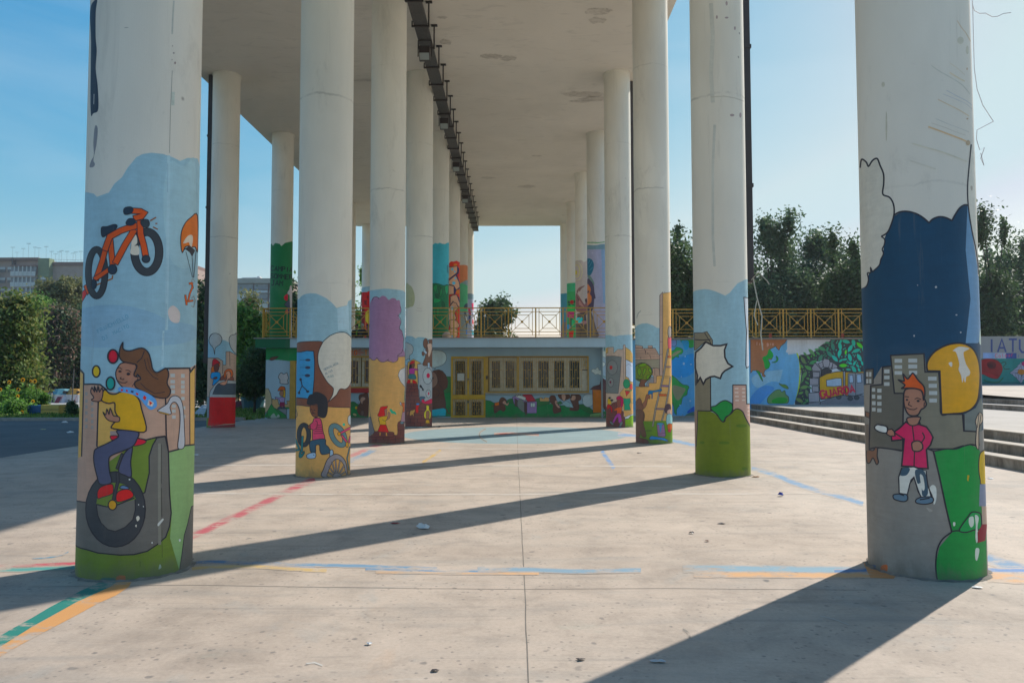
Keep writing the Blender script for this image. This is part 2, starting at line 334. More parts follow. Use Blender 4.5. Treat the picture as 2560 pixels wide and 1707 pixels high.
def paint(key,surf,name,mat,parent=None,k=1.9,soft=False):
    """turn the drawing ART[key] into thin coats of paint lying on surf (one mesh)"""
    o=(0,0,1.); V=[];F=[];COL=[];levels=[];AL=[]
    def color(c):
        c=PAL[c] if c in PAL else tuple(float(t) for t in c.split(','))
        t=lin(c); g=.25*t[0]+.65*t[1]+.10*t[2]; t=[max(.004,(g+(x-g)*(1.28 if soft is False else 1.0))*k) for x in t]; q=max(t); q=.84/q if q>.84 else 1; return tuple(x*q for x in t)
    def put(polys,col,tess=True):
        """polys: list of zoom-px polygons of one coat"""
        allp=[]
        for p in polys:
            q=[]
            for x,y in p: q.append(surf.proj(o[0]+x/o[2],o[1]+y/o[2]))
            allp.append(q)
        putuv(allp,col,tess)
    def putuv(allp,col,tess=True):
        us=[u for q in allp for u,_ in q]; vs=[v for q in allp for _,v in q]
        if not us: return
        bb=(min(us),max(us),min(vs),max(vs))
        if bb[1]-bb[0]<1e-5 or bb[3]-bb[2]<1e-5: return
        lv=1+max([l for (a,b,c,d,l) in levels if a<bb[1] and b>bb[0] and c<bb[3] and d>bb[2]] or [0])
        levels.append((*bb,lv)); off=surf.base+lv*surf.gap
        if soft:
            if tess: allp=[[q[i] for i in t] for q in allp for t in tessellate_polygon([[Vector((a,b,0)) for a,b in q]])]
            for q in allp:
                if len(q)==4 and not tess:
                    a,b,c,d=q      # a,b left rim; c,d right rim (c follows b)
                    L=lambda p,r,t:(p[0]+(r[0]-p[0])*t,p[1]+(r[1]-p[1])*t)
                    a2,d2,b2,c2=L(a,d,.3),L(a,d,.7),L(b,c,.3),L(b,c,.7)
                    for pq,al in (((a,b,b2,a2),(0,0,1.15,1.15)),((a2,b2,c2,d2),(1.15,)*4),((d2,c2,c,d),(1.15,1.15,0,0))):
                        ar=0
                        for i in range(4): ar+=pq[i-1][0]*pq[i][1]-pq[i][0]*pq[i-1][1]
                        if ar<0: pq=pq[::-1]; al=al[::-1]
                        n=len(V); V.extend(surf.pos(u,v,off) for u,v in pq); F.append((n,n+1,n+2,n+3)); COL.append(col); AL.append(al)
                else:
                    ar=0
                    for i in range(len(q)): ar+=q[i-1][0]*q[i][1]-q[i][0]*q[i-1][1]
                    if ar<0: q=q[::-1]
                    n=len(V); V.extend(surf.pos(u,v,off) for u,v in q); F.append(tuple(range(n,n+len(q)))); COL.append(col); AL.append((2.4,)*len(q))
            return
        tris=[]
        for q in allp:
            if tess and len(q)>4 or (tess and len(q)==4):
                for t in tessellate_polygon([[Vector((a,b,0)) for a,b in q]]): tris.append([q[i] for i in t])
            else: tris.append(q)
        for t in tris:
            ar=0
            for i in range(len(t)): ar+=t[i-1][0]*t[i][1]-t[i][0]*t[i-1][1]
            if abs(ar)<1e-9: continue
            if ar<0: t=t[::-1]
            if surf.strip:
                S=surf.strip; a=math.floor(min(p[0] for p in t)/S+1e-6); b=math.ceil(max(p[0] for p in t)/S-1e-6)
                if b-a<=1: pieces=[t]
                else:
                    pieces=[];rest=t
                    for kk in range(a+1,b):
                        c=kk*S; lo=[];hi=[]
                        for i in range(len(rest)):
                            p,q2=rest[i-1],rest[i]
                            if (p[0]-c)*(q2[0]-c)<0:
                                w=(c-p[0])/(q2[0]-p[0]); m=(c,p[1]+(q2[1]-p[1])*w); lo.append(m);hi.append(m)
                            if q2[0]<=c: lo.append(q2)
                            if q2[0]>=c: hi.append(q2)
                        if len(lo)>2: pieces.append(lo)
                        rest=hi
                        if len(rest)<3: break
                    if len(rest)>2: pieces.append(rest)
                for pc in pieces:
                    um=sum(p[0] for p in pc)/len(pc); kk=math.floor(um/S); am=(kk+.5)*surf.STEP; n=len(V)
                    for u,v in pc:
                        aa=u/surf.r; R=(surf.r+off)*math.cos(surf.STEP/2)/math.cos(aa-am); tt=surf.a0+aa
                        V.append((surf.X+R*math.cos(tt),surf.Y+R*math.sin(tt),v))
                    F.append(tuple(range(n,n+len(pc)))); COL.append(col)
            else:
                n=len(V)
                for u,v in t: V.append(surf.pos(u,v,off))
                F.append(tuple(range(n,n+len(t)))); COL.append(col)
    K=color('k'); rj=random.Random(4)
    for l in ART[key].strip().split('\n'):
        l=l.strip()
        if not l: continue
        if l[0]=='Z': z=ZM[l[1:].strip()]; o=z; sdl=9*o[2]; continue
        hd,tl=l.split(':',1); hd=hd.split(); op=hd[0]
        if op[0] in 'OSTQ' : col=color(hd[1])
        elif op[0]!='Z': col=color(hd[1])
        lw=float(hd[2]) if len(hd)>2 else 0
        sdl=9*o[2]
        if op in('F','F~'):
            P=P2(tl); P=catmull(P,True,4) if op=='F~' else subdiv(P,True,sdl)
            put([P],col)
            if lw: put(ribbon(subdiv(P,True,sdl*.5),lw,True),K,False)
        elif op in('L','L~'):
            P=P2(tl); P=catmull(P,False,5) if op=='L~' else subdiv(P,False,sdl*.5)
            if soft: P=[(x+rj.uniform(-.03,.03)*lw,y+rj.uniform(-.05,.05)*lw) for x,y in subdiv(P,False,sdl*1.5)]
            put(ribbon(P,lw,False),col,False)
        elif op=='B':
            P=P2(tl); P=subdiv(P,False,sdl)
            q=[surf.proj(o[0]+x/o[2],o[1]+y/o[2]) for x,y in P]
            e=math.pi*surf.r
            if q[0][0]>q[-1][0]: q=q[::-1]
            q2=[q[0]]
            for p in q[1:]:
                if p[0]>q2[-1][0]+1e-5: q2.append(p)
            q=q2
            putuv([[(-e,q[0][1])]+q+[(e,q[0][1]),(e,surf.zmin),(-e,surf.zmin)]],col)
        elif op in('E','R'):
            for it in tl.split('|'):
                t=[float(x) for x in it.split(',')]
                if op=='E': P=ellipse(*t)
                else: P=subdiv([(t[0],t[1]),(t[2],t[1]),(t[2],t[3]),(t[0],t[3])],True,sdl)
                put([P],col)
                if lw: put(ribbon(P,lw,True),K,False)
        elif op=='O':
            w=lw; ol=float(hd[3]) if len(hd)>3 else 0
            t=[float(x) for x in tl.split(',')]; P=ellipse(*t,n=44)
            if ol: put(ribbon(P,w+ol*2,True),K,False)
            put(ribbon(P,w,True),col,False)
        elif op=='S':
            w=lw; ol=float(hd[3]) if len(hd)>3 else 0; P=P2(tl)
            if ol:
                # lengthen ends a little for the outline
                a,b=P[0],P[1]; l0=math.hypot(a[0]-b[0],a[1]-b[1]) or 1; Q=[(a[0]+(a[0]-b[0])/l0*ol,a[1]+(a[1]-b[1])/l0*ol)]+P[1:-1]
                a,b=P[-1],P[-2]; l0=math.hypot(a[0]-b[0],a[1]-b[1]) or 1; Q.append((a[0]+(a[0]-b[0])/l0*ol,a[1]+(a[1]-b[1])/l0*ol))
                put(ribbon(subdiv(Q,False,sdl*.5),w+ol*2,False),K,False)
            put(ribbon(subdiv(P,False,sdl*.5),w,False),col,False)
        elif op=='Q':
            x,y,a,b=[float(q) for q in tl.split(',')]; r=math.radians(float(hd[3])); ca,sa=math.cos(r),math.sin(r)
            pts=[(-a,0),(-a*.5,-b*.8),(0,-b),(a*.5,-b*.8),(a,0),(a*.5,b*.8),(0,b),(-a*.5,b*.8)]
            P=[(x+p*ca-q*sa,y+p*sa+q*ca) for p,q in pts]
            if lw: put([[(x+p*1.08*ca-q*1.2*sa,y+p*1.08*sa+q*1.2*ca) for p,q in pts]],K)
            put([P],col)
        elif op=='T':
            size,rot=[float(q) for q in hd[3].split(',')]; pos,txt=tl.split('|'); x0,y0=P2(pos)[0]; r=math.radians(rot); ca,sa=math.cos(r),math.sin(r); u=size/6
            if surf.strip is None and key in('FAR',): u=size/6
            rr=random.Random(len(txt)); cx=0
            for ch in txt:
                for st in FONT.get(ch,'').split('|'):
                    if not st: continue
                    P=[((cx+a)*u*.95,-b*u) for a,b in P2(st)]; P=[(x0+a*ca-b*sa,y0+a*sa+b*ca) for a,b in P]
                    put(ribbon(P,lw,False),col,False)
                cx+=5.4 if ch!='I' else 5.0
    me=bpy.data.meshes.new(name); off=wloc(parent) if parent is not None else Vector((0,0,0))
    me.from_pydata([(a-off.x,b-off.y,c-off.z) for a,b,c in V],[],F); me.materials.append(mat)
    ca=me.color_attributes.new('Col','FLOAT_COLOR','CORNER')
    arr=[]
    if soft:
        for f,c,al in zip(F,COL,AL):
            for t in al: arr+=[c[0],c[1],c[2],t]
    else:
        for f,c in zip(F,COL): arr+=[c[0],c[1],c[2],1]*len(f)
    ca.data.foreach_set('color',arr)
    ob=bpy.data.objects.new(name,me); C.objects.link(ob)
    if parent is not None: ob.parent=parent
    return ob
# ---------------------------------------------------------------- mural drawings (traced outlines; colours are "seen in shade" sRGB)
ZM={'A':(0,400,3.672),'B':(0,827,3.672),'C':(0,1200,3.672),'T':(180,0,3.734),'D':(480,560,4.519),'E':(480,860,4.519),
'F':(860,600,5.8725),'G':(860,830,5.2275),'H':(1100,750,5.0587),'I':(1480,740,3.267),'J':(1360,520,4.611),'K':(1860,740,4.356),
'M':(2120,380,3.266),'N':(2120,840,2.45),'O':(2400,840,4.356),'Q':(480,640,3.565),'U':(1500,850,6.82),'V':(1600,840,5.806),'W':(1380,630,6.814),
'Z2':(2200,0,3.7333),'X':(1680,1000,2.2182),'Y':(480,1000,1.96),'P':(1580,0,2.1775),'S':(900,0,2.45)}
PAL={'k':(30,28,34),'w':(170,166,156),'sky':(126,149,157),'sky2':(110,136,152),'bei':(150,124,110),'tan':(172,140,92),'yel':(203,160,10),
'hair':(88,60,44),'skin':(136,100,85),'jean':(64,66,86),'red':(178,36,36),'crim':(168,24,56),'grn':(90,104,54),'grey':(86,83,78),
'tyre':(44,47,50),'oli':(92,101,44),'org':(205,95,28),'teal':(40,120,112),'scarf':(92,134,176),'lamp':(152,152,155),'navy':(15,50,70),
'bld':(102,98,86),'bldd':(80,77,70),'sun':(205,155,35),'pink':(190,58,92),'kgrn':(12,112,60),'con':(112,108,102),'win':(150,152,150),
'dwin':(128,122,116),'mau':(126,98,120),'wood':(176,140,96),'brik':(90,52,48),'brk2':(104,60,52),'ora2':(210,110,60),'brn':(98,64,52),
'afro':(34,34,38),'dskin':(98,64,50),'panel':(66,118,150),'car':(168,22,30),'lgrn':(110,140,62),'dgrn':(16,96,52),'vest':(70,60,80),
'rust':(128,84,60),'gla':(150,148,146),'glow':(176,186,200),'orgy':(196,150,90)}
ART={}  # L1 sky and green: lit right side and seam ridge painted in paler
ART['L1']='''
Z A
B sky 0: 760,290 860,310 890,340 1000,300 1050,220 1120,160 1172,73 1251,-23 1310,-53 1389,-65 1497,-53 1585,-23 1654,11 1723,-18 1810,-13
F~ 134,156,162 0: 1560,20 1640,40 1700,60 1790,30 1780,900 1600,960 1520,700 1500,300
F~ 118,142,155 0: 735,1400 850,1345 1000,1330 1200,1345 1400,1400 1500,1450 1600,1480 1700,1500 1790,1530 1790,1640 1500,1700 735,1700
L~ 140,160,166 26: 1548,-40 1545,300 1540,700 1535,1100 1528,1560
L 108,132,144 4: 1540,30 1538,300
L 108,132,144 3: 1532,900 1530,1250
L 112,134,146 5: 1525,1320 1522,1540
F~ 170,160,155 0: 1540,1400 1560,1350 1600,1340 1650,1400 1640,1490 1570,1480
F 160,35,45 6: 700,1400 738,1330 748,1220 790,1180 810,1210 775,1270
F org 6: 770,1160 815,1125 840,1190 805,1240
L 120,78,50 14: 880,1150 1030,1090 1035,1060
O tyre 46 8: 889,1035,76,213
O tyre 62 8: 1348,845,113,184
F~ 190,182,168 0: 1215,700 1250,690 1260,760 1235,790 1270,790 1276,868 1200,862 1205,790
S org 42 7: 985,760 940,930 882,1100
S org 34 7: 870,1095 925,1060 1010,1000
S org 44 7: 1012,710 1035,960
S org 50 7: 1235,640 1150,780 1060,950
S org 48 7: 965,830 1010,705 1110,650 1180,625 1275,600
S org 50 7: 1285,560 1290,680 1320,790 1338,890
S org 44 7: 1230,537 1300,520 1322,490 1290,472 1215,468
F~ 26,38,50 6: 935,620 985,612 1050,592 1078,605 1060,640 1000,675 955,708 935,690
F~ 26,38,50 6: 1135,470 1150,440 1200,432 1225,455 1205,492 1150,503
F~ 26,38,50 6: 1158,575 1185,540 1235,545 1245,575 1215,600 1170,600
F~ 40,46,50 6: 1290,570 1320,548 1360,552 1372,590 1355,618 1310,612
E 30,42,54 8: 1035,1005,40,45
E 36,46,54 8: 1340,910,36,34
E 26,38,50 8: 865,1140,24,44
L 110,72,50 12: 1378,560 1432,528
L 110,72,50 12: 1425,584 1445,584
L 110,72,50 12: 1405,616 1448,638
F~ 214,122,62 9: 1672,850 1658,760 1665,660 1700,580 1750,530 1812,510 1815,830 1790,800 1760,800 1735,790 1700,800
F~ 178,165,150 0: 1680,760 1720,700 1760,690 1770,730 1750,830 1735,760 1700,765
F 34,32,36 0: 1672,850 1690,818 1740,785 1790,830 1762,890 1740,850 1700,820
L k 5: 1705,840 1765,1080
L k 5: 1762,890 1772,1080
L k 5: 1798,830 1778,1080
L 120,125,125 7: 1765,1090 1785,1110 1770,1140 1755,1120 1765,1090
S ora2 14 3: 1735,1135 1760,1130 1768,1180
S ora2 12 3: 1768,1160 1740,1230 1725,1300
S ora2 14 3: 1700,1240 1712,1330
S ora2 12 3: 1715,1300 1770,1290
L 110,110,110 7: 1755,1270 1775,1250 1790,1290 1775,1350 1750,1340
T 60,110,130 3 34,-27: 905,1590|FRANCHIELLO
T 60,110,130 3 32,-27: 950,1655|DJ  MACITO
Z B
B bei 0: 715,330 770,390 770,490 920,490 985,555 1300,600 1515,600 1516,345 1740,340 1790,310
F tan 12: 718,345 768,390 766,600 748,1208 705,1208
F tan 0: 905,600 1080,640 1060,700 1090,830 1030,880 1075,910 1060,1010 900,1060
F tan 6: 1742,385 1790,320 1785,1045 1742,1058
L k 14: 718,330 770,392 770,490 850,488 920,492 985,545
L k 14: 905,600 890,1070
L k 16: 1515,600 1516,345 1740,342 1745,380 1790,320
L k 8: 1740,380 1742,1060
L~ 142,162,168 16: 1500,0 1496,120 1492,240 1488,330
L 104,128,140 4: 1500,20 1496,100
L 104,128,140 3: 1490,170 1488,300
B grn 0: 690,1555 900,1560 1000,1200 1140,1100 1260,985 1340,1000 1440,975 1515,965 1540,1110 1640,1090 1700,1055 1790,1045
F 118,140,100 0: 1542,1112 1640,1088 1700,1052 1790,1042 1790,2195 1645,2200 1560,1900 1575,1680
F bei 0: 680,1180 760,1150 890,1060 905,1400 800,1568 680,1553
L k 14: 1260,985 1340,1000 1440,975 1515,965
L k 14: 1543,1110 1640,1085 1690,1052 1790,1042
F grey 12: 1440,980 1515,968 1545,1110 1555,1500 1570,1670 1555,1790 1520,1890 1440,1960 1350,2020 1230,2050 1100,2055 900,2035 800,2005 740,1990 670,1955 670,1553 790,1572 1060,1600 1230,1540 1330,1480 1370,1300 1368,1150 1400,1050
F grey 7: 1645,2200 1665,2070 1690,1870 1720,1770 1755,1610 1800,1590 1800,2200
L k 13: 1518,600 1525,960 1545,1110
R dwin 0: 783,560,806,592|783,628,806,660|783,680,806,712|783,735,806,767|783,800,806,832|783,860,806,892|836,650,859,682|836,705,859,737|836,760,859,792|836,815,859,847|836,868,859,900
R win 0: 1563,392,1605,425|1563,450,1605,482|1563,497,1605,529|1563,542,1605,574|1578,675,1612,705|1578,720,1612,750|1578,775,1612,805|1660,395,1694,430|1660,455,1694,487|1660,497,1694,529|1660,542,1694,574|1662,605,1694,635|1672,690,1700,720|1672,770,1700,800
F~ lamp 7: 1632,1075 1640,960 1650,850 1648,740 1620,665 1585,655 1558,700 1565,765 1450,738 1465,715 1530,670 1565,610 1610,595 1655,625 1680,720 1690,900 1690,1060
F yel 4: 1458,738 1556,764 1548,772 1462,750
E 44,46,49 12: 1062,1635,272,345
F grey 10: 888,1600 905,1560 980,1600 1240,1530 1243,1640 1220,1730 1150,1800 1060,1838 990,1820 930,1760 900,1690
F~ grn 0: 892,1560 905,1480 950,1430 1010,1395 1120,1400 1200,1450 1235,1520 1235,1545 1080,1590 985,1610 895,1590
L k 12: 890,1590 985,1612 1090,1590 1235,1530
F~ red 8: 900,1470 940,1425 1030,1405 1042,1460 1028,1495 940,1525 902,1535
F~ red 8: 1070,1500 1110,1460 1190,1455 1222,1520 1085,1568
F~ 80,100,125 8: 1100,1440 1130,1415 1190,1440 1150,1450
F 130,115,110 0: 1010,920 1080,915 1075,975 1015,965
F~ crim 8: 1012,968 1040,960 1085,965 1060,995 1030,1000
F~ crim 8: 1235,995 1270,988 1335,1005 1335,1025 1290,1045 1215,1052
F~ jean 11: 1150,1115 1215,1065 1200,1200 1205,1335 1140,1320 1090,1290 1110,1200
S 60,60,62 8 9: 1122,1130 1075,1260
S 46,46,50 16 9: 1080,1300 1085,1380 1050,1520 1040,1590
F~ jean 11: 1080,912 1265,925 1255,1000 1215,1060 1130,1100 1030,1140 1002,1180 1008,1290 1025,1390 925,1405 895,1330 868,1210 868,1120 890,1078 990,1030 1090,970
E sun 10: 1035,1595,38,45
F~ 178,172,160 0: 1250,1710 1270,1695 1282,1720 1262,1745
F~ 178,172,160 0: 1240,1785 1255,1775 1252,1800
F~ yel 12: 965,540 1010,575 1060,580 1110,560 1170,560 1240,590 1280,640 1300,720 1340,915 1200,915 1040,895 1030,870 1060,835 1095,810 1060,740 1055,660 1000,665 940,640 935,600
F~ skin 9: 850,520 875,560 872,508 895,560 905,505 918,560 940,525 950,570 930,640 870,645 845,630 868,612 840,565
F~ skin 9: 950,745 975,770 985,718 1005,765 1015,710 1040,770 1055,780 1098,790 1095,830 1040,832 985,808
F~ skin 10: 1110,300 1160,290 1240,305 1258,380 1245,420 1288,420 1280,455 1240,470 1215,505 1150,527 1100,490 1070,440 1063,380 1085,330
F skin 0: 1160,510 1240,460 1245,530 1170,540
F~ hair 12: 1130,108 1132,165 1190,185 1300,158 1360,200 1385,280 1400,350 1440,382 1520,345 1545,400 1530,480 1562,550 1530,612 1440,610 1340,570 1250,520 1240,470 1290,440 1262,400 1252,420 1230,400 1258,320 1210,300 1130,280 1098,230 1105,160
L k 8: 1325,185 1300,250 1255,292
L k 6: 1325,260 1345,350 1400,420 1450,445
L k 6: 1290,480 1340,530 1420,575 1510,560
L 60,42,36 5: 1350,250 1380,360 1450,410
F~ scarf 0: 1095,520 1200,520 1330,560 1420,620 1438,680 1415,712 1375,722 1330,680 1270,610 1190,575 1100,555
F 180,60,50 0: 1110,535 1130,533 1132,550 1112,552
F 180,60,50 0: 1158,538 1172,540 1178,558 1160,556
F 180,60,50 0: 1250,565 1272,575 1268,592 1248,582
F 40,44,70 0: 1205,545 1228,552 1224,570 1202,562
F 180,60,50 0: 1322,590 1345,610 1332,638 1310,618
F 190,180,170 0: 1365,630 1410,660 1395,695 1352,680
F 200,70,55 0: 1368,640 1398,662 1372,684
E crim 14: 1040,235,46,62
E 190,162,82 14: 885,372,34,52
E teal 14: 1018,482,38,58
E k 0: 1103,372,14,9|1180,396,17,12
L k 5: 1080,345 1100,335 1122,352
L k 5: 1155,362 1180,360 1205,380
L k 6: 1115,425 1105,438 1130,448 1142,436
L k 6: 1088,458 1115,475 1150,478 1172,465
L k 6: 1265,430 1262,452
L k 6: 1215,508 1232,480
L 104,102,94 26: 1462,1030 1460,1400 1464,1960
L 52,52,46 4: 1482,1040 1480,1400
L 52,52,46 5: 1480,1440 1484,1700
L 56,60,40 4: 1486,1820 1488,2080
F~ 165,165,160 0: 1490,1720 1500,1730 1470,1770 1450,1790 1445,1770 1470,1740
F~ 150,165,150 0: 1470,2140 1480,2170 1455,2185 1462,2150
E 200,200,196 0: 1648,1920,9,12|1395,1942,6,8|1272,1593,5,5|1316,1610,5,5|1190,1362,8,7
F 20,85,80 0: 925,2272 950,2262 1050,2265 1062,2290 1040,2302 940,2300
F 200,115,40 0: 1068,2255 1100,2240 1150,2245 1155,2285 1070,2292
L 50,70,30 5: 1285,2110 1286,2160
Z T
F~ 26,36,48 0: 235,0 222,120 222,350 232,480 222,640 240,800 248,960 240,1040 200,1060 178,1080 172,900 178,400 168,150 185,40
F 165,162,158 0: 204,880 209,880 206,975 202,975
F~ 105,105,108 0: 215,1180 240,1200 232,1330 215,1420 200,1500 215,1530 200,1560 165,1560 180,1500 205,1450 200,1330
L 152,152,146 16: 950,10 940,180 935,320
L 154,158,150 30: 945,860 940,985
L 120,118,112 5: 935,660 930,800 918,1040 915,1200 910,1430
E 110,100,98 0: 962,590,8,12|938,432,4,6|934,560,4,5|950,498,9,6
L 110,108,104 5: 490,262 525,260
'''
ART['R1']='''
Z M
B navy 0: 120,1110 150,1090 165,1040 170,990 210,960 250,920 270,870 290,800 300,700 370,530 430,492 500,488 580,515 660,580 700,545 760,530 845,560 880,500 920,445 975,435 1010,640 1060,960 1095,1000
F 92,118,140 0: 975,435 990,560 1030,740 1060,960 1078,1200 1092,1500 1060,1560 960,1560 1000,1200 960,800
F w 0: 95,150 110,60 140,75 168,118 200,70 240,55 270,130 292,200 290,345 350,380 375,470 368,540 330,640 275,690 300,720 285,795 285,840 262,890 255,930 205,975 185,950 180,990 160,1000 165,1050 140,1105 95,1110
F w 0: 990,0 975,240 978,440 1010,650 1055,930 1060,1010 1100,1010 1100,0
L~ k 13: 100,130 112,62 150,85 168,118 200,72 238,55 262,110 290,180 292,260 285,345 340,372 372,430 376,510 350,600 320,660 272,690
L~ k 11: 272,690 300,715 296,760 280,795 290,830 268,880 256,925 210,970 200,975 185,945 186,985 160,990 168,1040 155,1090 135,1110
L~ k 14: 372,520 420,492 480,486 550,502 610,535 662,580
L~ k 14: 662,580 690,550 745,530 800,538 848,562
L~ k 14: 848,562 870,520 910,460 950,434 978,436
L~ k 10: 1005,-60 985,150 975,300 982,450 1010,640 1040,780 1058,900 1066,1000
F~ 160,170,160 0: 1085,1430 1090,1560 1072,1560 1074,1480
E 150,150,148 0: 718,1103,9,9|885,1330,8,5|920,1472,6,6|540,1500,6,8|568,1088,4,4
F~ 140,132,122 0: 1000,280 1015,282 1012,318 1002,305
Z Z2
L~ 167,154,136 9: 720,195 760,260 800,310 845,390
L~ 157,155,146 9: 480,615 560,670 640,715 760,790 840,880
L~ 171,162,144 14: 650,680 740,735 790,760
L~ 167,160,146 6: 650,590 720,640 790,700
L~ 157,157,156 8: 620,845 720,900 800,940 860,985
L~ 159,158,156 6: 590,880 700,925 800,970 858,1020
L~ 170,156,134 8: 540,930 650,985 740,1030 830,1085
L~ 163,161,154 7: 520,1110 640,1160 760,1205 830,1235
L~ 165,160,150 6: 480,1150 600,1190 700,1230 800,1265
L~ 172,150,124 14: 450,1185 560,1225 680,1270 770,1305 830,1335
L~ 172,168,154 10: 300,1340 420,1375 560,1415 700,1465 810,1510
L~ 172,168,158 12: 280,1500 400,1540 520,1580
E 149,133,114 0: 820,1335,20,24|815,1110,10,8|812,645,6,12
E 161,157,144 0: 750,380,30,34|815,470,14,40
E 159,155,142 0: 60,1180,8,140|30,790,16,24
Z N
B con 0: 105,300 140,295 205,190 270,185 262,115 470,110 480,215 560,230 570,480 700,480 810,580 860,560
F bldd 7: 110,205 155,200 155,290 112,295
F bldd 9: 140,303 210,296 212,190 270,182 285,300 285,350 340,350 335,700 260,690 200,683 130,690 135,540
F bld 9: 262,118 465,108 472,220 555,220 560,300 572,478 700,478 708,580 790,585 800,665 700,672 640,690 580,690 490,690 430,500 400,350 285,350
F 92,96,92 0: 708,480 780,440 815,370 830,480 815,585 708,580
L k 9: 708,480 710,580 790,584
R win 0: 113,220,126,248|131,220,144,248|113,262,126,290|131,262,144,290|148,318,168,340|180,322,206,345|148,358,168,382|180,362,206,385|148,398,170,422|180,402,206,425|148,438,170,460|180,442,206,465|222,204,255,228|222,242,255,264|222,282,255,304|286,140,332,163|286,178,332,200|286,214,332,236|370,138,424,162|370,174,424,198|374,212,424,236|490,248,542,272|494,292,544,316|496,336,546,360|498,382,544,406
F~ sun 11: 488,212 485,160 520,105 570,70 630,48 700,45 760,75 795,140 808,230 803,330 790,400 750,450 690,472 620,475 572,478 565,400 562,212 520,215
F sun 0: 490,210 562,214 575,474 640,470 600,250 540,130
L k 9: 490,212 562,214 573,478 690,474
F~ 175,168,158 0: 640,90 680,65 740,75 720,90 705,105 720,170 745,215 740,240 722,250 718,280 710,275 708,250 698,285 690,240 675,205 680,170 660,100
F~ 175,168,158 0: 615,165 635,160 636,185 625,185
F kgrn 0: 530,700 580,695 640,690 700,680 740,665 800,685 815,740 835,850 840,1000 850,1480 760,1500 560,1508 545,1490 540,1380 560,1290 640,1195 600,1040 560,860
L~ k 9: 130,690 180,682 260,690 330,703
L~ k 9: 490,690 530,702 600,690 660,690 710,672 760,663 800,680
L k 10: 522,700 560,860 600,1050 635,1198
L~ k 9: 635,1198 580,1240 548,1300 538,1380 540,1450 550,1508
L~ k 9: 635,1195 670,1190 720,1200 770,1185 800,1180
F~ 22,122,70 8: 680,1190 700,1150 730,1110 755,1078 790,1078 812,1095 812,1175 770,1185 720,1200
F~ 168,172,160 0: 740,1110 765,1105 768,1150 752,1170 738,1145
F~ 172,176,164 0: 775,1095 798,1110 790,1170 798,1230 785,1265 778,1230 780,1160
F~ 172,176,164 0: 780,1300 803,1305 790,1370 778,1360
F~ 172,176,164 0: 643,1140 656,1140 654,1160 644,1160
F 150,130,45 0: 730,850 742,852 735,890 728,880
F~ 188,158,60 6: 812,712 800,760 800,830 808,880 812,905 850,905 850,712
F 108,112,125 0: 805,905 800,1040 842,1040 850,905
F 150,130,115 0: 815,1040 820,1150 850,1150 850,1040
F 110,32,40 0: 820,1150 790,1200 792,1265 838,1250 850,1150
F~ 168,150,130 5: 785,560 778,520 800,470 820,480 822,520 800,565 798,690 780,660
L k 4: 800,475 790,560
L k 4: 812,480 800,560
F~ 100,72,58 7: 115,700 155,700 170,680 182,690 180,735 188,770 175,785 155,745 135,775 118,770
F 100,72,58 5: 108,460 135,470 130,500 108,490
F 94,84,76 0: 108,540 128,540 128,700 108,700
F~ 180,178,170 0: 500,930 520,910 540,930 540,1000 525,1030 520,980
F~ 130,125,118 0: 480,1050 500,1055 520,1068 500,1075
F 178,176,168 5: 335,805 410,800 480,825 478,860 508,985 450,990 430,940 405,860 385,880 365,968 315,960 310,870
F~ 46,66,78 0: 338,808 380,810 360,850 320,850
F~ 50,66,76 0: 412,820 470,830 490,960 455,975 450,900 425,900
F~ 176,174,166 0: 440,850 460,860 470,930 455,940
L k 7: 330,805 312,860 315,960
L k 7: 405,865 380,900 365,965
L k 7: 405,865 430,950 450,985
L k 7: 478,830 490,920 515,980
F~ 80,98,110 7: 282,970 320,965 360,970 365,1000 340,1012 290,1000 278,985
F~ 80,98,110 7: 418,1000 450,985 515,985 518,1015 470,1028 420,1020
L 20,20,26 8: 315,965 345,975
L 20,20,26 8: 440,1000 500,990
F pink 10: 355,525 385,545 435,540 480,555 505,590 520,620 505,665 480,695 490,810 430,808 405,798 330,795 335,740 345,630 320,635 270,640 265,600 320,560
L k 7: 395,550 405,640 408,700 405,800
L~ k 8: 455,590 468,620 450,655 460,690
L k 8: 345,630 285,590
F~ skin 8: 365,500 440,495 437,520 425,540 395,548 370,535
F~ skin 8: 395,650 430,640 455,660 455,690 430,705 400,700 392,675
F skin 7: 240,575 270,568 285,585 290,610 260,612 240,600
F~ 184,186,182 8: 165,560 180,542 205,545 240,555 240,590 210,590 180,578
F~ skin 9: 350,330 400,320 445,330 462,370 475,400 480,420 465,440 448,450 430,480 400,488 370,478 350,440 342,390
F~ 214,104,36 9: 310,268 345,275 338,232 365,262 385,240 400,228 430,270 465,310 470,360 462,390 455,340 420,322 370,318 330,320 350,300
E k 0: 362,390,7,6|430,397,9,7
L k 5: 348,370 375,372
L k 5: 408,385 425,378 448,388
L k 5: 378,400 370,420 392,430
L k 5: 355,435 380,448 405,450 425,440
L k 6: 468,405 465,430
E 30,70,110 0: 158,1408,14,9
F~ 206,112,40 0: 205,1405 240,1400 240,1440 225,1450 200,1440
'''
ART['R1b']='''
Z X
'''
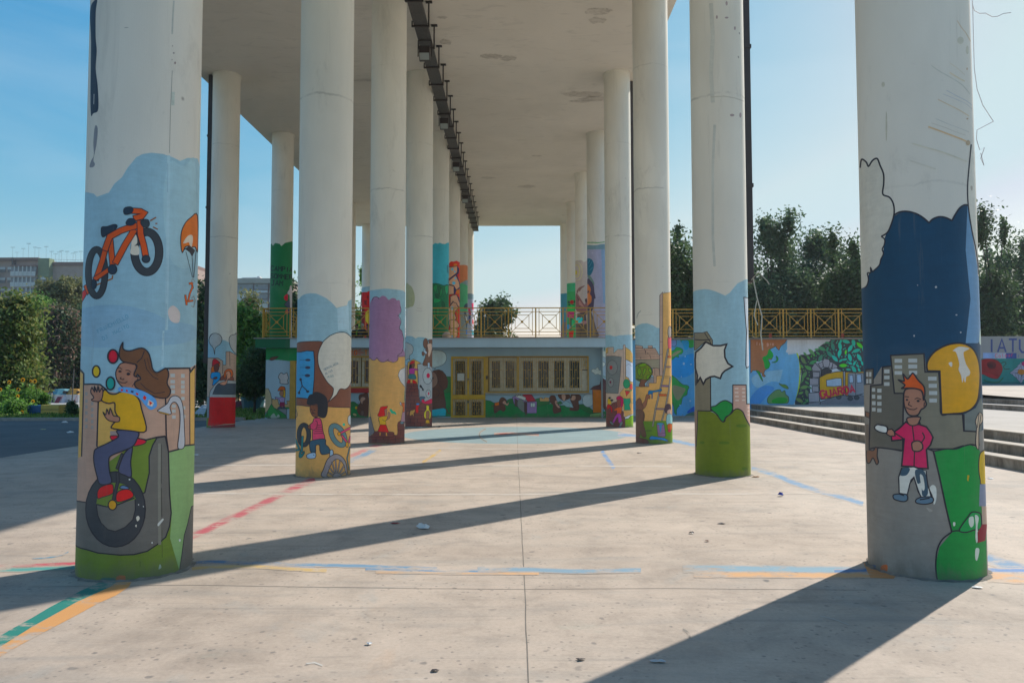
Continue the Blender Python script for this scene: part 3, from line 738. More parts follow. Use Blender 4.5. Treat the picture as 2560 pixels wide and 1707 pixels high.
ART['L2']='''
Z D
B sky 0: 1170,860 1210,850 1230,820 1270,795 1330,782 1400,785 1460,810 1520,840 1580,890 1635,950 1660,940 1750,920 1765,870 1800,850
F 144,164,172 0: 1640,955 1750,922 1765,870 1780,1240 1740,1190 1650,1200
Z E
B brn 0: 1170,-10 1260,-25 1400,-35 1480,-25 1800,-25
F wood 0: 1150,695 1200,690 1300,700 1400,710 1500,708 1620,712 1780,715 1800,1520 1150,1530
L~ k 8: 1160,695 1200,688 1300,700 1420,712 1520,706 1640,712 1790,715
L~ k 7: 1170,2 1220,-22 1320,-30 1440,-32 1478,-20
F panel 9: 1165,88 1230,90 1300,75 1375,80 1385,200 1380,400 1362,610 1300,615 1200,605 1165,605
S 40,44,62 4 0: 1220,180 1300,180
S 40,44,62 4 0: 1220,263 1300,265
S 40,44,62 4 0: 1240,352 1300,355
E 42,44,60 0: 1310,180,30,14|1308,265,30,16|1305,355,30,18
S 34,34,44 12 0: 1228,390 1245,470
S 34,34,44 12 0: 1245,470 1310,535
S 34,34,44 10 0: 1245,470 1210,545
E 34,34,44 0: 1228,400,14,18|1308,535,18,14|1210,550,13,16
F w 0: 1470,-5 1500,-40 1560,-90 1640,-125 1720,-128 1770,-105 1800,-70 1800,440 1770,480 1730,505 1670,508 1640,560 1535,655 1580,590 1598,520 1590,490 1530,430 1480,350 1440,270 1420,180 1430,80
L~ k 8: 1535,655 1580,590 1598,520 1590,490 1530,430 1480,350 1440,270 1422,180 1432,80 1478,-20 1500,-45 1560,-95 1640,-128 1720,-134 1770,-105 1810,-60
L~ k 7: 1535,655 1620,590 1670,508 1730,508 1770,478 1800,420
T 60,88,100 3 22,-26: 1495,300|MERCKLACGL
T 60,88,100 3 22,-26: 1510,345|ALIAS
T 90,110,112 3 22,-14: 1530,385|MEDO
F~ 150,120,90 6: 1165,650 1178,660 1175,720 1190,790 1180,825 1165,820
F~ dskin 6: 1338,690 1380,690 1420,700 1425,760 1420,820 1385,825 1355,800 1335,750
F~ afro 0: 1300,640 1325,575 1370,560 1385,540 1440,545 1500,580 1530,630 1535,720 1525,790 1500,832 1450,830 1420,800 1420,690 1380,682 1330,690 1300,675
E k 0: 1350,738,8,5|1385,745,8,5
L k 8: 1350,785 1370,778 1395,785
L k 4: 1368,745 1362,768 1375,772
L k 8: 1385,822 1410,825
O tyre 42 6: 1265,1025,55,112
S 30,100,100 18 5: 1250,1040 1240,1220
S 30,100,100 14 5: 1165,1060 1215,1190
S 30,100,100 14 5: 1165,1200 1215,1190
F~ 26,92,92 5: 1215,1220 1230,1195 1240,1240 1265,1205 1272,1230 1240,1280 1210,1275
O 84,108,112 48 6: 1648,1030,62,120,-28
E 30,150,130 0: 1715,908,14,16
S 170,66,96 18 5: 1785,945 1668,1010
S 170,66,96 16 5: 1690,1030 1750,1110
S 170,66,96 14 5: 1790,1040 1770,1110
E sun 5: 1662,1013,18,20|1750,1135,14,32
F~ 160,165,165 6: 1760,870 1762,825 1785,800 1800,830 1800,910 1770,905
S 78,104,110 8 4: 1780,1160 1750,1290 1770,1420
F~ 168,70,92 8: 1380,840 1440,835 1465,880 1480,980 1500,1065 1440,1075 1368,1085 1362,1000 1362,965 1335,960 1325,920 1365,880
L k 6: 1410,915 1460,915
L k 6: 1400,940 1470,938
L k 6: 1395,962 1470,960
L k 6: 1385,985 1475,982
L k 6: 1375,1010 1480,1005
L~ k 6: 1340,960 1380,965 1410,940 1415,880 1395,865
F~ dskin 5: 1312,925 1335,915 1338,960 1310,945
F~ 46,70,84 8: 1368,1085 1500,1070 1510,1130 1540,1160 1560,1200 1555,1230 1470,1245 1445,1200 1440,1140 1400,1145 1395,1225 1345,1220 1330,1160 1330,1110
F~ 140,160,176 7: 1298,1250 1345,1228 1395,1228 1395,1280 1350,1292 1305,1285
F~ 140,160,176 7: 1560,1200 1590,1200 1595,1250 1580,1298 1558,1290
E k 0: 1377,1250,5,6
F~ 122,116,118 8: 1475,1500 1490,1400 1530,1300 1590,1250 1650,1245 1710,1290 1745,1370 1752,1480 1740,1510
F~ wood 6: 1538,1500 1545,1420 1580,1345 1620,1300 1670,1310 1710,1360 1725,1420 1725,1500
S 122,116,118 9 4: 1630,1500 1550,1385
S 122,116,118 9 4: 1630,1500 1580,1330
S 122,116,118 9 4: 1632,1500 1620,1305
S 122,116,118 9 4: 1636,1500 1670,1310
S 122,116,118 9 4: 1640,1500 1715,1370
S 122,116,118 9 4: 1640,1500 1728,1440
S 122,116,118 9 4: 1630,1500 1540,1450
F~ 122,116,118 4: 1590,1500 1610,1460 1650,1455 1680,1480 1680,1500
'''
ART['L3']='''
Z F
B sky 0: 370,745 440,735 480,728 560,718 640,715 720,722 790,730 860,742 890,765
F~ mau 0: 400,890 430,840 470,835 520,845 560,820 610,830 640,865 660,880 700,855 750,858 775,885 815,885 830,960 840,1040 800,1110 835,1200 820,1290 855,1340 872,1450 865,1560 880,1800 380,1800 375,1100 380,950
L~ k 7: 412,892 435,845 470,832 500,845 515,868
L~ k 6: 818,968 838,1010 835,1060 810,1100 782,1110
L~ k 6: 800,1110 832,1160 835,1220 812,1295 850,1340 858,1400 876,1450 868,1520 865,1560
Z G
B wood 0: 315,355 400,340 500,380 600,385 700,330 800,318
F mau 0: 315,0 760,0 775,80 775,180 755,260 705,300 700,370 640,395 580,362 540,390 480,390 430,335 400,368 340,345 315,330
L~ k 6: 760,20 778,80 775,140 775,200 750,270 705,300 706,350 680,388 630,395 570,370 585,355 540,385 500,392 460,375 430,335 410,362 370,365 338,330 325,350
L k 5: 705,315 800,320
F 98,96,98 5: 315,1120 345,1105 365,1170 400,1310 330,1370 312,1380
L~ k 4: 325,850 330,980 350,1100 380,1230 405,1300
F~ 168,166,164 5: 720,600 708,560 730,500 770,475 800,480 800,700 770,685 735,640
F 98,120,80 0: 790,770 800,770 800,900 785,900
F~ brik 5: 318,1440 320,1370 380,1340 400,1300 470,1295 640,1305 655,1340 700,1330 705,1180 800,1180 800,1440 500,1450
L k 4: 330,1372 640,1372 660,1345
L k 4: 325,1410 500,1405 600,1405 800,1380
L k 4: 400,1325 520,1330 640,1330
L k 4: 705,1280 800,1278
L k 4: 710,1230 800,1230
L k 4: 668,1345 672,1430
L k 4: 740,1280 738,1340
L k 4: 515,1370 515,1405
L k 4: 420,1372 418,1440
F~ 178,96,50 4: 735,935 760,925 800,935 800,1060 765,1050 770,980
F~ 160,160,164 4: 728,920 745,918 750,950 738,955
F~ 150,118,128 4: 765,1050 800,1055 800,1160 775,1170 745,1170 750,1120
F~ 85,112,120 4: 735,1175 775,1170 775,1195 740,1198
F~ skin 4: 530,1010 560,1010 560,1040 555,1085 530,1095
F~ skin 4: 575,1050 600,1055 600,1110 580,1135 540,1155 530,1145 570,1115
F~ 166,26,40 4: 440,1090 460,1040 475,985 510,970 535,970 570,965 560,995 530,1015 535,1060 530,1100 490,1108
F~ 180,148,60 4: 455,1115 555,1095 565,1130 545,1160 545,1210 470,1205 462,1160
L k 4: 455,1115 450,1160 470,1185
L~ k 4: 500,1140 530,1160 550,1150
F 178,16,36 5: 475,1208 548,1210 588,1310 440,1300
F 176,130,82 3: 465,1305 482,1308 480,1350 462,1350
F 176,130,82 3: 545,1310 562,1312 568,1360 545,1350
F~ 50,140,112 0: 595,1010 620,1005 640,1030 668,1040 685,1080 650,1065 620,1060
E k 0: 545,1025,6,3
'''
ART['L4']='''
Z F
F~ 146,146,120 0: 910,650 960,660 1000,700 1030,780 1040,870 1020,960 980,980 905,975
L 140,120,112 3: 1070,1000 1140,1008
L 130,118,122 3: 1060,1035 1150,1045
Z G
B sky 0: 795,55 860,50 900,60 935,85 970,65 1040,68 1100,90 1160,100
F~ 144,146,144 5: 795,150 850,150 895,180 905,230 890,280 855,310 862,365 845,345 795,355
F 150,126,112 4: 795,420 830,440 835,520 835,1000 795,1000
F tan 5: 832,400 905,352 1005,405 960,420 970,900 835,900
F 138,140,142 5: 960,420 1155,395 1160,920 1040,910 990,860 975,650
F~ 96,66,54 5: 1110,140 1100,110 1130,100 1160,130 1160,440 1120,440 1030,430 1060,330 1065,240 1080,200
E 96,66,54 5: 1066,150,32,66
F~ 176,150,135 4: 1088,160 1140,150 1150,200 1140,260 1110,330 1095,290 1100,240
L k 3: 1105,185 1115,190
L k 3: 1135,180 1142,190
F 150,160,170 3: 1040,225 1050,225 1085,265 1075,290 1045,270
F~ 96,66,54 3: 1022,255 1055,275 1045,310 1020,300
F 150,162,172 4: 1092,400 1120,400 1120,470 1095,470
E 146,150,152 5: 1092,575,62,105
E 170,26,70 0: 1100,568,22,32
E 146,150,152 5: 1102,805,32,52
E 170,26,70 0: 1106,803,10,20
L k 4: 1130,600 1138,640
F k 0: 985,700 1005,685 1030,730 1045,750 1038,770 1020,760 1018,735 998,728
F brik 4: 820,665 955,670 975,760 980,850 1010,920 1160,940 1160,1235 800,1235 795,1100
L k 4: 815,700 960,708
L k 4: 808,740 970,745
L k 4: 800,785 975,790
L k 4: 798,830 980,835
L k 4: 798,880 985,885
L k 4: 798,930 1010,935
L k 4: 798,985 1155,990
L k 4: 798,1030 1155,1035
L k 4: 798,1080 1155,1085
L k 4: 798,1130 1155,1135
L k 4: 798,1180 1155,1185
L k 4: 850,670 850,705
L k 4: 910,672 912,705
L k 4: 880,705 880,742
L k 4: 860,745 860,788
L k 4: 920,747 920,790
L k 4: 885,788 885,832
L k 4: 860,835 860,880
L k 4: 920,885 920,930
L k 4: 870,935 870,985
L k 4: 1060,990 1060,1035
L k 4: 900,1035 900,1080
L k 4: 1010,1085 1010,1132
L k 4: 870,1135 870,1180
L k 4: 960,1135 960,1180
L k 4: 920,1185 920,1230
L k 4: 1060,1135 1060,1182
L k 4: 1000,1185 1000,1230
F~ 36,26,32 0: 865,395 900,440 900,480 860,520 848,480 855,430
F~ dskin 3: 885,410 920,405 925,440 910,470 885,460
F~ 175,25,50 3: 862,420 875,385 905,372 925,380 920,405 890,415
F~ 150,60,120 4: 855,480 900,470 945,480 970,490 965,500 925,500 920,545 860,545 850,510
F~ 60,96,100 4: 855,550 920,550 945,595 930,615 850,610 842,580
F 176,140,90 2: 868,615 895,615 895,660 868,660
F~ 182,40,44 3: 838,625 865,625 862,668 825,665
F~ 182,40,44 3: 900,625 935,640 952,660 945,670 900,668
F~ 58,80,96 4: 990,850 1020,840 1060,850 1050,870 1020,880 1010,920 990,890
F~ 168,30,70 4: 1020,920 1015,880 1045,880 1060,905 1145,870 1160,920 1090,940
F~ 190,178,90 4: 1075,960 1110,965 1110,1010 1135,1050 1130,1110 1120,1130 1065,1130 1045,1100 1050,1050 1075,1010
F~ 116,82,68 4: 1080,1030 1110,1035 1115,1090 1105,1130 1075,1125 1070,1070
F~ 190,150,70 3: 1070,1150 1110,1150 1115,1200 1098,1185 1095,1210 1082,1185 1068,1200
F~ 180,50,50 3: 940,960 965,950 985,950 970,1000 975,1030 960,1060 935,1040
F~ 60,110,160 3: 945,930 980,930 985,948 950,952
F~ 178,140,92 3: 860,1060 870,1030 900,1020 925,1010 925,1040 910,1060 915,1095 905,1095 895,1075 875,1090 860,1085
F~ 120,78,62 3: 825,1040 845,1030 850,1060 840,1085 820,1080
'''
ART['O1']='''
Z Q
F~ 154,152,148 5: 152,740 170,700 205,688 245,700 268,740 250,790 210,820 202,880 190,820 162,780
B sky 0: 135,745 150,740 260,745 290,750 330,770 395,780
F~ 150,148,144 5: 152,745 172,702 205,688 245,700 268,740 250,785 208,820 202,878 190,820 162,785
F~ 150,148,144 5: 330,740 345,710 380,698 400,700 400,860 370,850 340,800
F 150,128,114 4: 130,906 230,908 275,935 275,970 302,970 302,852 335,850 400,885 400,1560 130,1560
L k 4: 335,850 338,980
L k 4: 275,970 272,1050
L 120,100,90 2: 345,890 380,895
L 120,100,90 2: 345,920 380,925
L 120,100,90 2: 345,950 380,955
L 120,100,90 2: 145,950 180,950
L 120,100,90 2: 150,1000 172,1000
F~ ora2 3: 185,980 240,940 250,970 230,1010 195,1045 175,1040 170,1010
F~ 84,50,44 4: 200,965 235,960 240,1000 225,1030 200,1020
F~ 150,24,44 4: 180,980 185,930 205,915 235,935 245,955 220,960 195,975
F~ 50,118,160 4: 170,1050 190,1035 240,1035 255,1060 245,1100 215,1130 190,1150 182,1150 190,1100 168,1085
F~ 84,50,44 3: 190,1085 220,1075 225,1090 200,1098
F~ 110,66,56 4: 250,1100 280,1060 350,1060 370,1105 320,1110 270,1110
F 146,146,144 4: 165,1200 200,1150 240,1110 280,1105 402,1112 402,1260 155,1258 160,1220
F 62,68,74 4: 185,1230 210,1165 235,1135 402,1138 402,1234
F car 0: 155,1255 402,1260 402,1490 290,1495 200,1512 135,1510 150,1440
F~ ora2 4: 285,1080 290,1030 320,1005 355,1015 365,1060 345,1080 345,1040 310,1040 300,1080
F~ 178,130,110 4: 300,1040 330,1025 345,1060 340,1085 318,1100 312,1130 290,1150 255,1145 250,1130 300,1110 310,1080
E k 0: 312,1055,4,4
F 118,36,46 0: 165,1515 402,1495 402,1560 165,1560
F 110,116,118 3: 130,1250 158,1255 152,1440 135,1450
F oli 0: 125,1440 150,1440 140,1510 168,1515 168,1560 120,1560
'''
ART['O2']='''
Z D
B 18,92,58 0: 870,235 900,222 915,245 940,215 990,225 1010,250 1050,215 1090,205 1130,195
T 14,34,34 11 50,4: 890,525|CAMPIA
T 14,34,34 11 50,4: 885,610|SOMMER
T 14,34,34 11 55,4: 895,690|JAM
F~ 176,30,60 0: 1040,820 1080,790 1080,860 1050,860
F~ 160,160,160 4: 1075,780 1100,740 1110,800 1090,800
F~ 60,66,80 5: 1045,910 1080,870 1110,870 1112,1010 1070,1000 1080,950
F~ 168,160,160 0: 1100,740 1130,740 1130,1250 1105,1250 1110,1000
F~ 180,40,80 0: 1055,980 1080,970 1085,1010 1060,1010
'''
ART['O3x']='''
Z F
B 40,110,80 0: 100,690 115,660 140,690 160,700
'''
ART['O4x']='''
Z F
B sky 0: 240,720 300,690 370,680
B 150,10,28 0: 245,770 290,765 330,765 370,750
F 90,8,20 0: 290,890 340,880 330,930 350,960 300,950
F 90,8,20 0: 330,830 360,810 362,870
F~ 190,170,20 4: 305,1130 320,1060 350,1030 390,1030 390,1230 340,1220 315,1180
F 96,10,20 0: 250,1000 300,1000 300,1420 250,1420
'''
ART['L5']='''
Z F
B 74,138,148 0: 1295,75 1340,45 1380,55 1400,40 1440,55 1480,60 1520,40 1560,35
F 18,92,62 0: 1290,640 1340,635 1390,640 1430,655 1470,668 1500,655 1560,660 1560,1430 1290,1430
L~ 10,50,36 8: 1295,645 1340,637 1390,645 1430,660 1470,668 1520,655
F~ 20,116,70 5: 1310,700 1350,650 1370,690 1345,770 1325,740
F~ 14,80,52 5: 1380,690 1410,680 1420,740 1400,800
F~ 24,124,78 5: 1330,850 1400,870 1430,880 1380,920 1320,920
F~ 24,116,72 5: 1430,700 1440,760 1420,840 1410,780
F~ 30,130,90 5: 1480,690 1530,670 1530,760 1500,800
F~ 14,70,48 5: 1340,800 1380,790 1400,840 1360,850
F~ 20,110,70 5: 1380,960 1400,1050 1370,1150 1355,1060
F~ 14,76,50 5: 1440,900 1480,940 1470,1010 1440,980
F~ 22,112,72 5: 1320,1000 1350,1080 1340,1180 1310,1100
F~ 20,104,66 5: 1420,1100 1460,1150 1440,1250 1410,1200
F~ 18,96,60 5: 1330,1250 1370,1300 1360,1400 1330,1380
L k 6: 1515,370 1515,480
L k 6: 1528,370 1528,490
L k 5: 1530,560 1530,640
'''
ART['L6']='''
Z F
B 200,70,46 0: 1545,340 1570,315 1610,318 1650,305 1680,320 1705,325
F 214,130,50 0: 1610,350 1655,350 1660,400 1610,400
F 214,130,50 0: 1645,730 1690,730 1690,790 1650,790
F 178,140,118 9: 1535,400 1660,385 1680,440 1650,490 1560,560 1535,570
F 178,140,118 9: 1535,600 1570,570 1640,510 1690,620 1700,690 1650,735 1610,670 1535,650
F 176,138,116 9: 1535,655 1615,680 1640,720 1630,790 1535,805
F 178,140,118 9: 1560,830 1600,810 1650,800 1700,900 1700,990 1660,960 1600,900 1560,950
F 178,140,118 9: 1535,1000 1600,910 1650,930 1680,1000 1620,1060 1650,1150 1600,1200 1535,1200
F~ 178,140,118 8: 1550,1180 1640,1180 1690,1250 1660,1290 1560,1290
F~ 178,140,118 8: 1535,1330 1600,1295 1660,1310 1665,1390 1640,1430 1535,1430
F 40,36,66 0: 1660,385 1690,420 1685,490 1560,580 1560,560 1660,480
F 40,36,66 0: 1640,510 1660,520 1710,650 1710,700 1665,735 1695,680 1690,620
F 40,36,66 0: 1610,670 1630,690 1650,740 1630,800 1610,790
F 40,36,66 0: 1660,820 1680,830 1700,900 1700,960
E 100,160,180 0: 1590,430,18,18|1625,465,12,12|1612,632,24,24|1635,562,14,14|1590,1000,22,22|1610,1105,14,14|1590,1408,18,14
'''
ART['L7']='''
Z F
B 190,122,90 0: 1700,370 1760,365 1820,385
F 110,124,124 0: 1700,640 1760,605 1790,590 1830,585 1830,680 1700,680
F 84,140,104 0: 1695,650 1730,635 1790,660 1830,680 1830,1050 1695,1050
F 110,116,112 0: 1695,1050 1830,1050 1830,1430 1695,1430
F~ 56,66,74 0: 1760,980 1780,940 1810,930 1840,960 1830,1010 1780,1010
F 60,70,80 0: 1760,1050 1780,1040 1820,1180 1800,1320 1780,1200
F 170,166,160 0: 1780,1110 1800,1130 1812,1210 1795,1200
F 20,100,170 0: 1790,1330 1810,1320 1810,1380 1792,1380
'''
ART['L8']='''
Z F
B 100,118,124 0: 1815,790 1840,785 1880,788 1900,800
F 130,134,146 0: 1815,870 1910,870 1910,1430 1815,1430
F 178,60,90 0: 1870,930 1910,920 1910,1040 1880,1020
F 168,166,176 0: 1865,1040 1910,1040 1910,1430 1870,1430
F 150,50,80 0: 1820,1000 1850,990 1870,1100 1830,1080
F 46,56,92 0: 1830,1080 1860,1110 1850,1240 1825,1180
F 40,60,96 0: 1880,1060 1900,1090 1890,1140
F 176,60,60 0: 1885,1160 1905,1180 1900,1250 1880,1220
F 50,120,130 0: 1870,1320 1900,1330 1905,1400 1875,1390
'''
ART['R2']='''
Z I
B sky 0: 825,-30 860,-48 919,-57 960,-52 1001,-40 1050,-20 1088,-3 1126,-28 1160,-70 1188,-103 1251,-134 1290,-140
F 104,98,84 5: 836,300 900,300 940,290 985,360 985,400 920,375 850,440 836,440
L k 8: 836,355 900,360 970,355
L k 6: 920,300 968,380 970,410
F 104,98,84 0: 845,600 970,660 970,940 840,940
L k 9: 968,660 970,935
F~ 120,112,100 7: 845,590 858,610 860,660 852,720 845,715
F w 14: 848,460 890,425 930,375 990,405 1050,405 1100,392 1082,440 1085,500 1110,550 1148,575 1085,610 1062,635 1048,672 1000,655 965,660 930,680 910,720 885,665 855,715 862,650 845,590 843,520
F 164,168,172 7: 1240,10 1300,20 1300,560 1262,588 1255,560 1258,440 1262,300 1250,150
F 158,130,118 8: 1150,725 1258,725 1262,880 1300,880 1300,1080 1255,1010 1210,930 1150,940
R 176,160,150 0: 1165,748,1195,762|1165,780,1195,795|1168,812,1198,826|1170,844,1198,858|1225,750,1250,763|1225,780,1250,795|1225,812,1250,826|1225,842,1250,855|1268,905,1285,915|1268,935,1285,945|1268,965,1285,975
B oli 0: 838,930 900,938 960,938 1000,955 1020,975 1040,1005 1070,1025 1090,1000 1120,970 1150,935 1195,920 1225,940 1250,985 1300,1080
F~ kgrn 9: 975,905 1010,895 1050,865 1090,852 1130,870 1145,885 1148,925 1125,965 1090,990 1085,1020 1065,1025 1042,1000 1020,965 978,930
L~ k 9: 862,935 940,938 990,940 1025,975 1048,1008 1072,1025 1095,990 1140,955 1160,930 1192,920 1230,945 1255,1000 1298,1075
F 118,100,88 0: 835,930 865,935 850,1300 838,1300
L k 6: 865,935 862,1080 852,1230
E 74,92,40 0: 900,1195,20,12|1080,1197,45,12|1220,1058,45,14|1245,1408,25,14|1140,1480,50,12
Z P
L 158,157,150 22: 430,20 440,200 430,400 440,560
L 150,146,136 5: 430,530 500,525 560,535 608,552
E 130,118,116 0: 515,20,6,12|515,98,10,5|462,95,5,10|560,155,5,10|545,628,12,7|590,628,6,14
L 157,157,151 14: 450,680 440,900 440,1300 450,1450
'''
ART['R3']='''
Z I
B sky 0: 355,260 370,240 410,225 450,222 500,240 530,260 560,262 650,262
Z V
F 150,126,112 5: -190,170 -120,120 40,150 40,180 220,175 285,290 285,340 -190,350
F 120,114,100 5: -190,345 285,335 285,475 180,460 -190,560
F wood 5: -190,735 130,730 130,675 235,680 240,575 330,575 330,-620 470,-640 470,1235 60,1235 20,1240 -190,1240
F 150,128,116 6: 285,-590 330,-640 330,575 285,575 285,340
L k 5: 285,80 330,82
L k 5: 285,268 330,265
F 140,118,104 5: 180,470 235,460 280,475 285,575 240,580 235,680 200,680 200,590 175,560
L k 5: 215,470 215,570
F 112,112,114 4: 100,680 170,590 200,600 200,680 130,680 130,730 90,728
L~ k 5: -180,180 -80,170 60,180 220,178
L~ k 5: -180,215 0,212 100,208 235,208
L~ k 5: -180,250 0,245 120,240 245,238
L~ k 5: -180,275 0,270 130,266 262,266
L~ k 5: -180,305 0,302 150,298 280,298
L k 5: 65,178 80,240
L k 5: 80,210 85,268
L k 5: 110,240 120,268
L k 5: 140,268 160,330
L k 5: 10,305 15,335
F 156,132,118 5: 118,140 180,140 182,172 118,172
F 156,132,118 5: -60,130 40,148 38,175 -60,170
E 96,108,52 0: 40,530,135,140
L~ k 11: -90,560 -70,450 0,395 80,400 150,450 182,520 150,590 100,640 20,650 -60,625
F~ 100,130,46 6: -20,430 40,395 100,410 60,440 0,445
F~ 100,130,46 6: 40,560 60,470 90,470 80,520 50,570
F~ 96,124,44 6: -40,500 0,460 20,520 -10,580
F~ 100,128,46 6: 130,470 165,490 160,540 130,510
F~ 100,128,46 6: -30,610 30,590 50,600 0,625
F~ 92,120,44 6: 90,590 130,560 150,570 110,630
F~ 96,66,54 6: -10,728 10,640 -40,620 40,630 110,640 70,690 75,728
F~ 180,82,88 5: 405,20 465,-20 465,180 412,190
E 130,120,112 7: 430,-60,28,85
F 204,150,60 4: 418,180 465,170 465,290 425,285
L k 4: 30,735 130,735
S 118,112,104 20 4: 405,190 340,560 280,830 225,1060 185,1310
S 118,112,104 16 4: 440,590 415,800 370,1030 310,1250
S ora2 22 4: 400,300 455,300
S 130,104,104 16 4: 372,447 440,447
S wood 16 4: 345,592 430,592
S 112,90,112 22 4: 310,722 410,725
S 190,94,48 24 4: 278,855 382,855
S 112,92,96 20 4: 240,1055 355,1058
F~ 34,92,128 4: 130,790 200,790 290,770 300,760 315,780 300,800 200,815 185,830 180,900 170,905 165,840 120,850
F~ 118,80,64 5: 30,990 70,940 90,860 110,845 145,870 140,910 115,910 90,1010 40,1060
F~ 104,72,58 5: -60,960 -10,900 20,930 30,990 50,1020 35,1080 -40,1090 -80,1040
F~ 86,62,50 4: -60,1100 40,1090 70,1150 60,1250 95,1450 30,1455 15,1380 0,1460 -70,1450
F~ 128,94,78 4: 40,1450 90,1410 98,1455
B 86,112,48 0: -200,1240 0,1235 200,1232 300,1228 470,1230
F~ 86,62,50 4: -60,1090 40,1085 60,1130 50,1250 95,1450 30,1455 15,1380 0,1460 -90,1450
F~ brik 5: -190,1480 -50,1470 100,1500 105,1568 -190,1568
S 118,112,104 18 4: 225,1060 185,1310
F 112,86,112 5: 240,1270 345,1265 370,1440 350,1462 260,1450
E 70,120,140 5: 292,1272,52,16
F~ 60,110,140 0: 280,1285 315,1285 300,1390 290,1380
L~ k 4: 255,1410 300,1415 360,1400
F~ 50,110,160 5: 140,1480 170,1450 260,1465 350,1480 405,1515 390,1525 330,1510 250,1500 150,1500
F~ 60,40,46 0: 350,1080 360,1020 385,985 430,985 450,1030 440,1080 395,1085 380,1130
F~ 170,138,122 4: 395,1080 440,1060 455,1130 420,1140 395,1130
F~ 130,160,158 4: 388,1145 455,1140 460,1270 385,1275
F~ ora2 4: 400,1280 455,1275 455,1360 405,1360
F~ 170,50,66 4: 402,1360 440,1360 440,1390 410,1390
E 70,92,42 0: 130,1370,50,14|160,1568,60,14
Z I
L 150,148,142 8: 365,180 378,140 400,120
'''
ART['R4']='''
Z I
B 130,152,160 0: 105,320 150,318 180,330 230,320 330,315
Z U
F tan 0: 90,150 140,120 230,120 235,220 300,155 390,155 395,90 430,80 430,120 530,200 580,260 580,1500 100,1500
F 158,138,124 5: 100,230 135,215 135,130 230,118 235,225 300,158 390,158 400,80 432,80 432,700 430,1400 100,1400
L k 5: 395,90 395,400 408,700
F tan 4: 435,120 530,190 545,380 435,320
F 164,170,178 4: 440,330 570,400 570,720 510,700 480,640 440,620
L~ k 4: 440,440 490,410 530,440 550,435
L~ k 4: 440,625 490,650 500,690 545,715
F 96,98,96 6: 95,275 240,270 365,290 345,600 310,910 100,900
E 106,106,104 5: 208,468,88,124
E 150,16,36 0: 188,468,25,34
E 112,110,108 5: 185,720,48,78
E 100,30,50 3: 178,716,14,20
F wood 0: 340,900 400,830 570,800 570,1300 420,1300 400,1200
L k 4: 340,960 340,900 410,815
E 26,112,78 5: 452,745,58,80
F~ 196,84,80 4: 500,820 520,750 545,750 550,830 520,845
F 180,60,60 4: 425,860 515,870 450,955
L 26,112,78 14: 430,855 515,862 545,850
F 44,120,90 5: 390,990 450,1000 515,990 522,1060 500,1100 520,1190 415,1195 412,1090 385,1040
F~ brik 5: 105,1240 110,1140 190,1100 220,1070 290,1060 300,1200 395,1210 400,1300 420,1320 425,1490 105,1480
L k 3: 110,1200 400,1250
L k 3: 110,1260 400,1300
L k 3: 110,1310 415,1340
L k 3: 110,1370 420,1395
L k 3: 110,1430 420,1440
L k 3: 190,1110 200,1200
L k 3: 160,1260 160,1310
L k 3: 330,1340 330,1390
L k 3: 200,1370 200,1430
L k 3: 250,1070 250,1140
F~ 150,34,72 4: 280,1010 290,965 340,950 385,980 400,1040 385,1130 350,1130 345,1040 300,1020
F~ 110,64,56 4: 290,1030 345,1015 350,1080 340,1135 300,1140 285,1070
F~ 196,96,44 4: 240,1190 300,1150 370,1145 370,1200 350,1260 290,1255 290,1200 250,1205
F~ 140,60,124 4: 285,1260 350,1265 370,1400 320,1405 300,1310 240,1410 215,1390
F~ 100,108,106 4: 170,1380 210,1400 235,1430 215,1445 175,1415
F~ 100,108,106 4: 350,1400 385,1395 380,1430 345,1475 330,1465
F 20,70,110 0: 315,1475 365,1470 370,1500 310,1502
F~ 200,170,30 4: 130,1060 135,1010 160,1000 195,1060 190,1090 140,1090
E k 0: 165,985,22,16|203,1025,26,18
F~ 150,40,44 4: 120,1150 130,1100 165,1100 210,1160 210,1240 190,1220 175,1150 140,1180
F 176,176,176 5: 425,1310 570,1250 560,1290 480,1335 425,1345
F lgrn 5: 428,1350 480,1340 520,1290 580,1270 580,1510 428,1500
F tan 3: 530,1000 560,1000 560,1075 535,1075
'''
ART['R5']='''
Z J
B 100,120,128 0: 495,425 540,428 600,430 660,418 705,415
L 30,110,60 9: 490,400 560,398 620,402 705,392
F 132,132,150 0: 490,480 600,478 705,478 705,1495 490,1495
F 112,130,150 0: 660,480 705,480 705,1100 680,1100
F~ 40,86,108 0: 495,600 520,582 555,600 575,650 565,720 530,780 500,760
L 90,140,160 3: 510,640 530,600
L 90,140,160 3: 520,680 555,620
L 90,140,160 3: 525,720 568,680
F~ 90,108,104 0: 500,780 530,780 570,840 580,890 560,880 520,820
F~ 50,42,66 0: 498,840 540,840 575,900 580,960 595,1040 580,1050 570,1150 540,1200 500,1210
F~ 176,110,72 0: 498,890 525,900 540,940 530,990 548,1020 545,1080 520,1110 498,1110
F 90,50,44 0: 498,960 520,950 525,975 500,985
F~ 84,80,84 0: 500,1200 550,1210 600,1380 630,1480 500,1490
F 110,100,90 0: 540,1250 570,1300 600,1480 560,1480
E 160,160,170 0: 512,520,4,4|558,520,4,4|590,570,4,4|600,535,3,3
'''
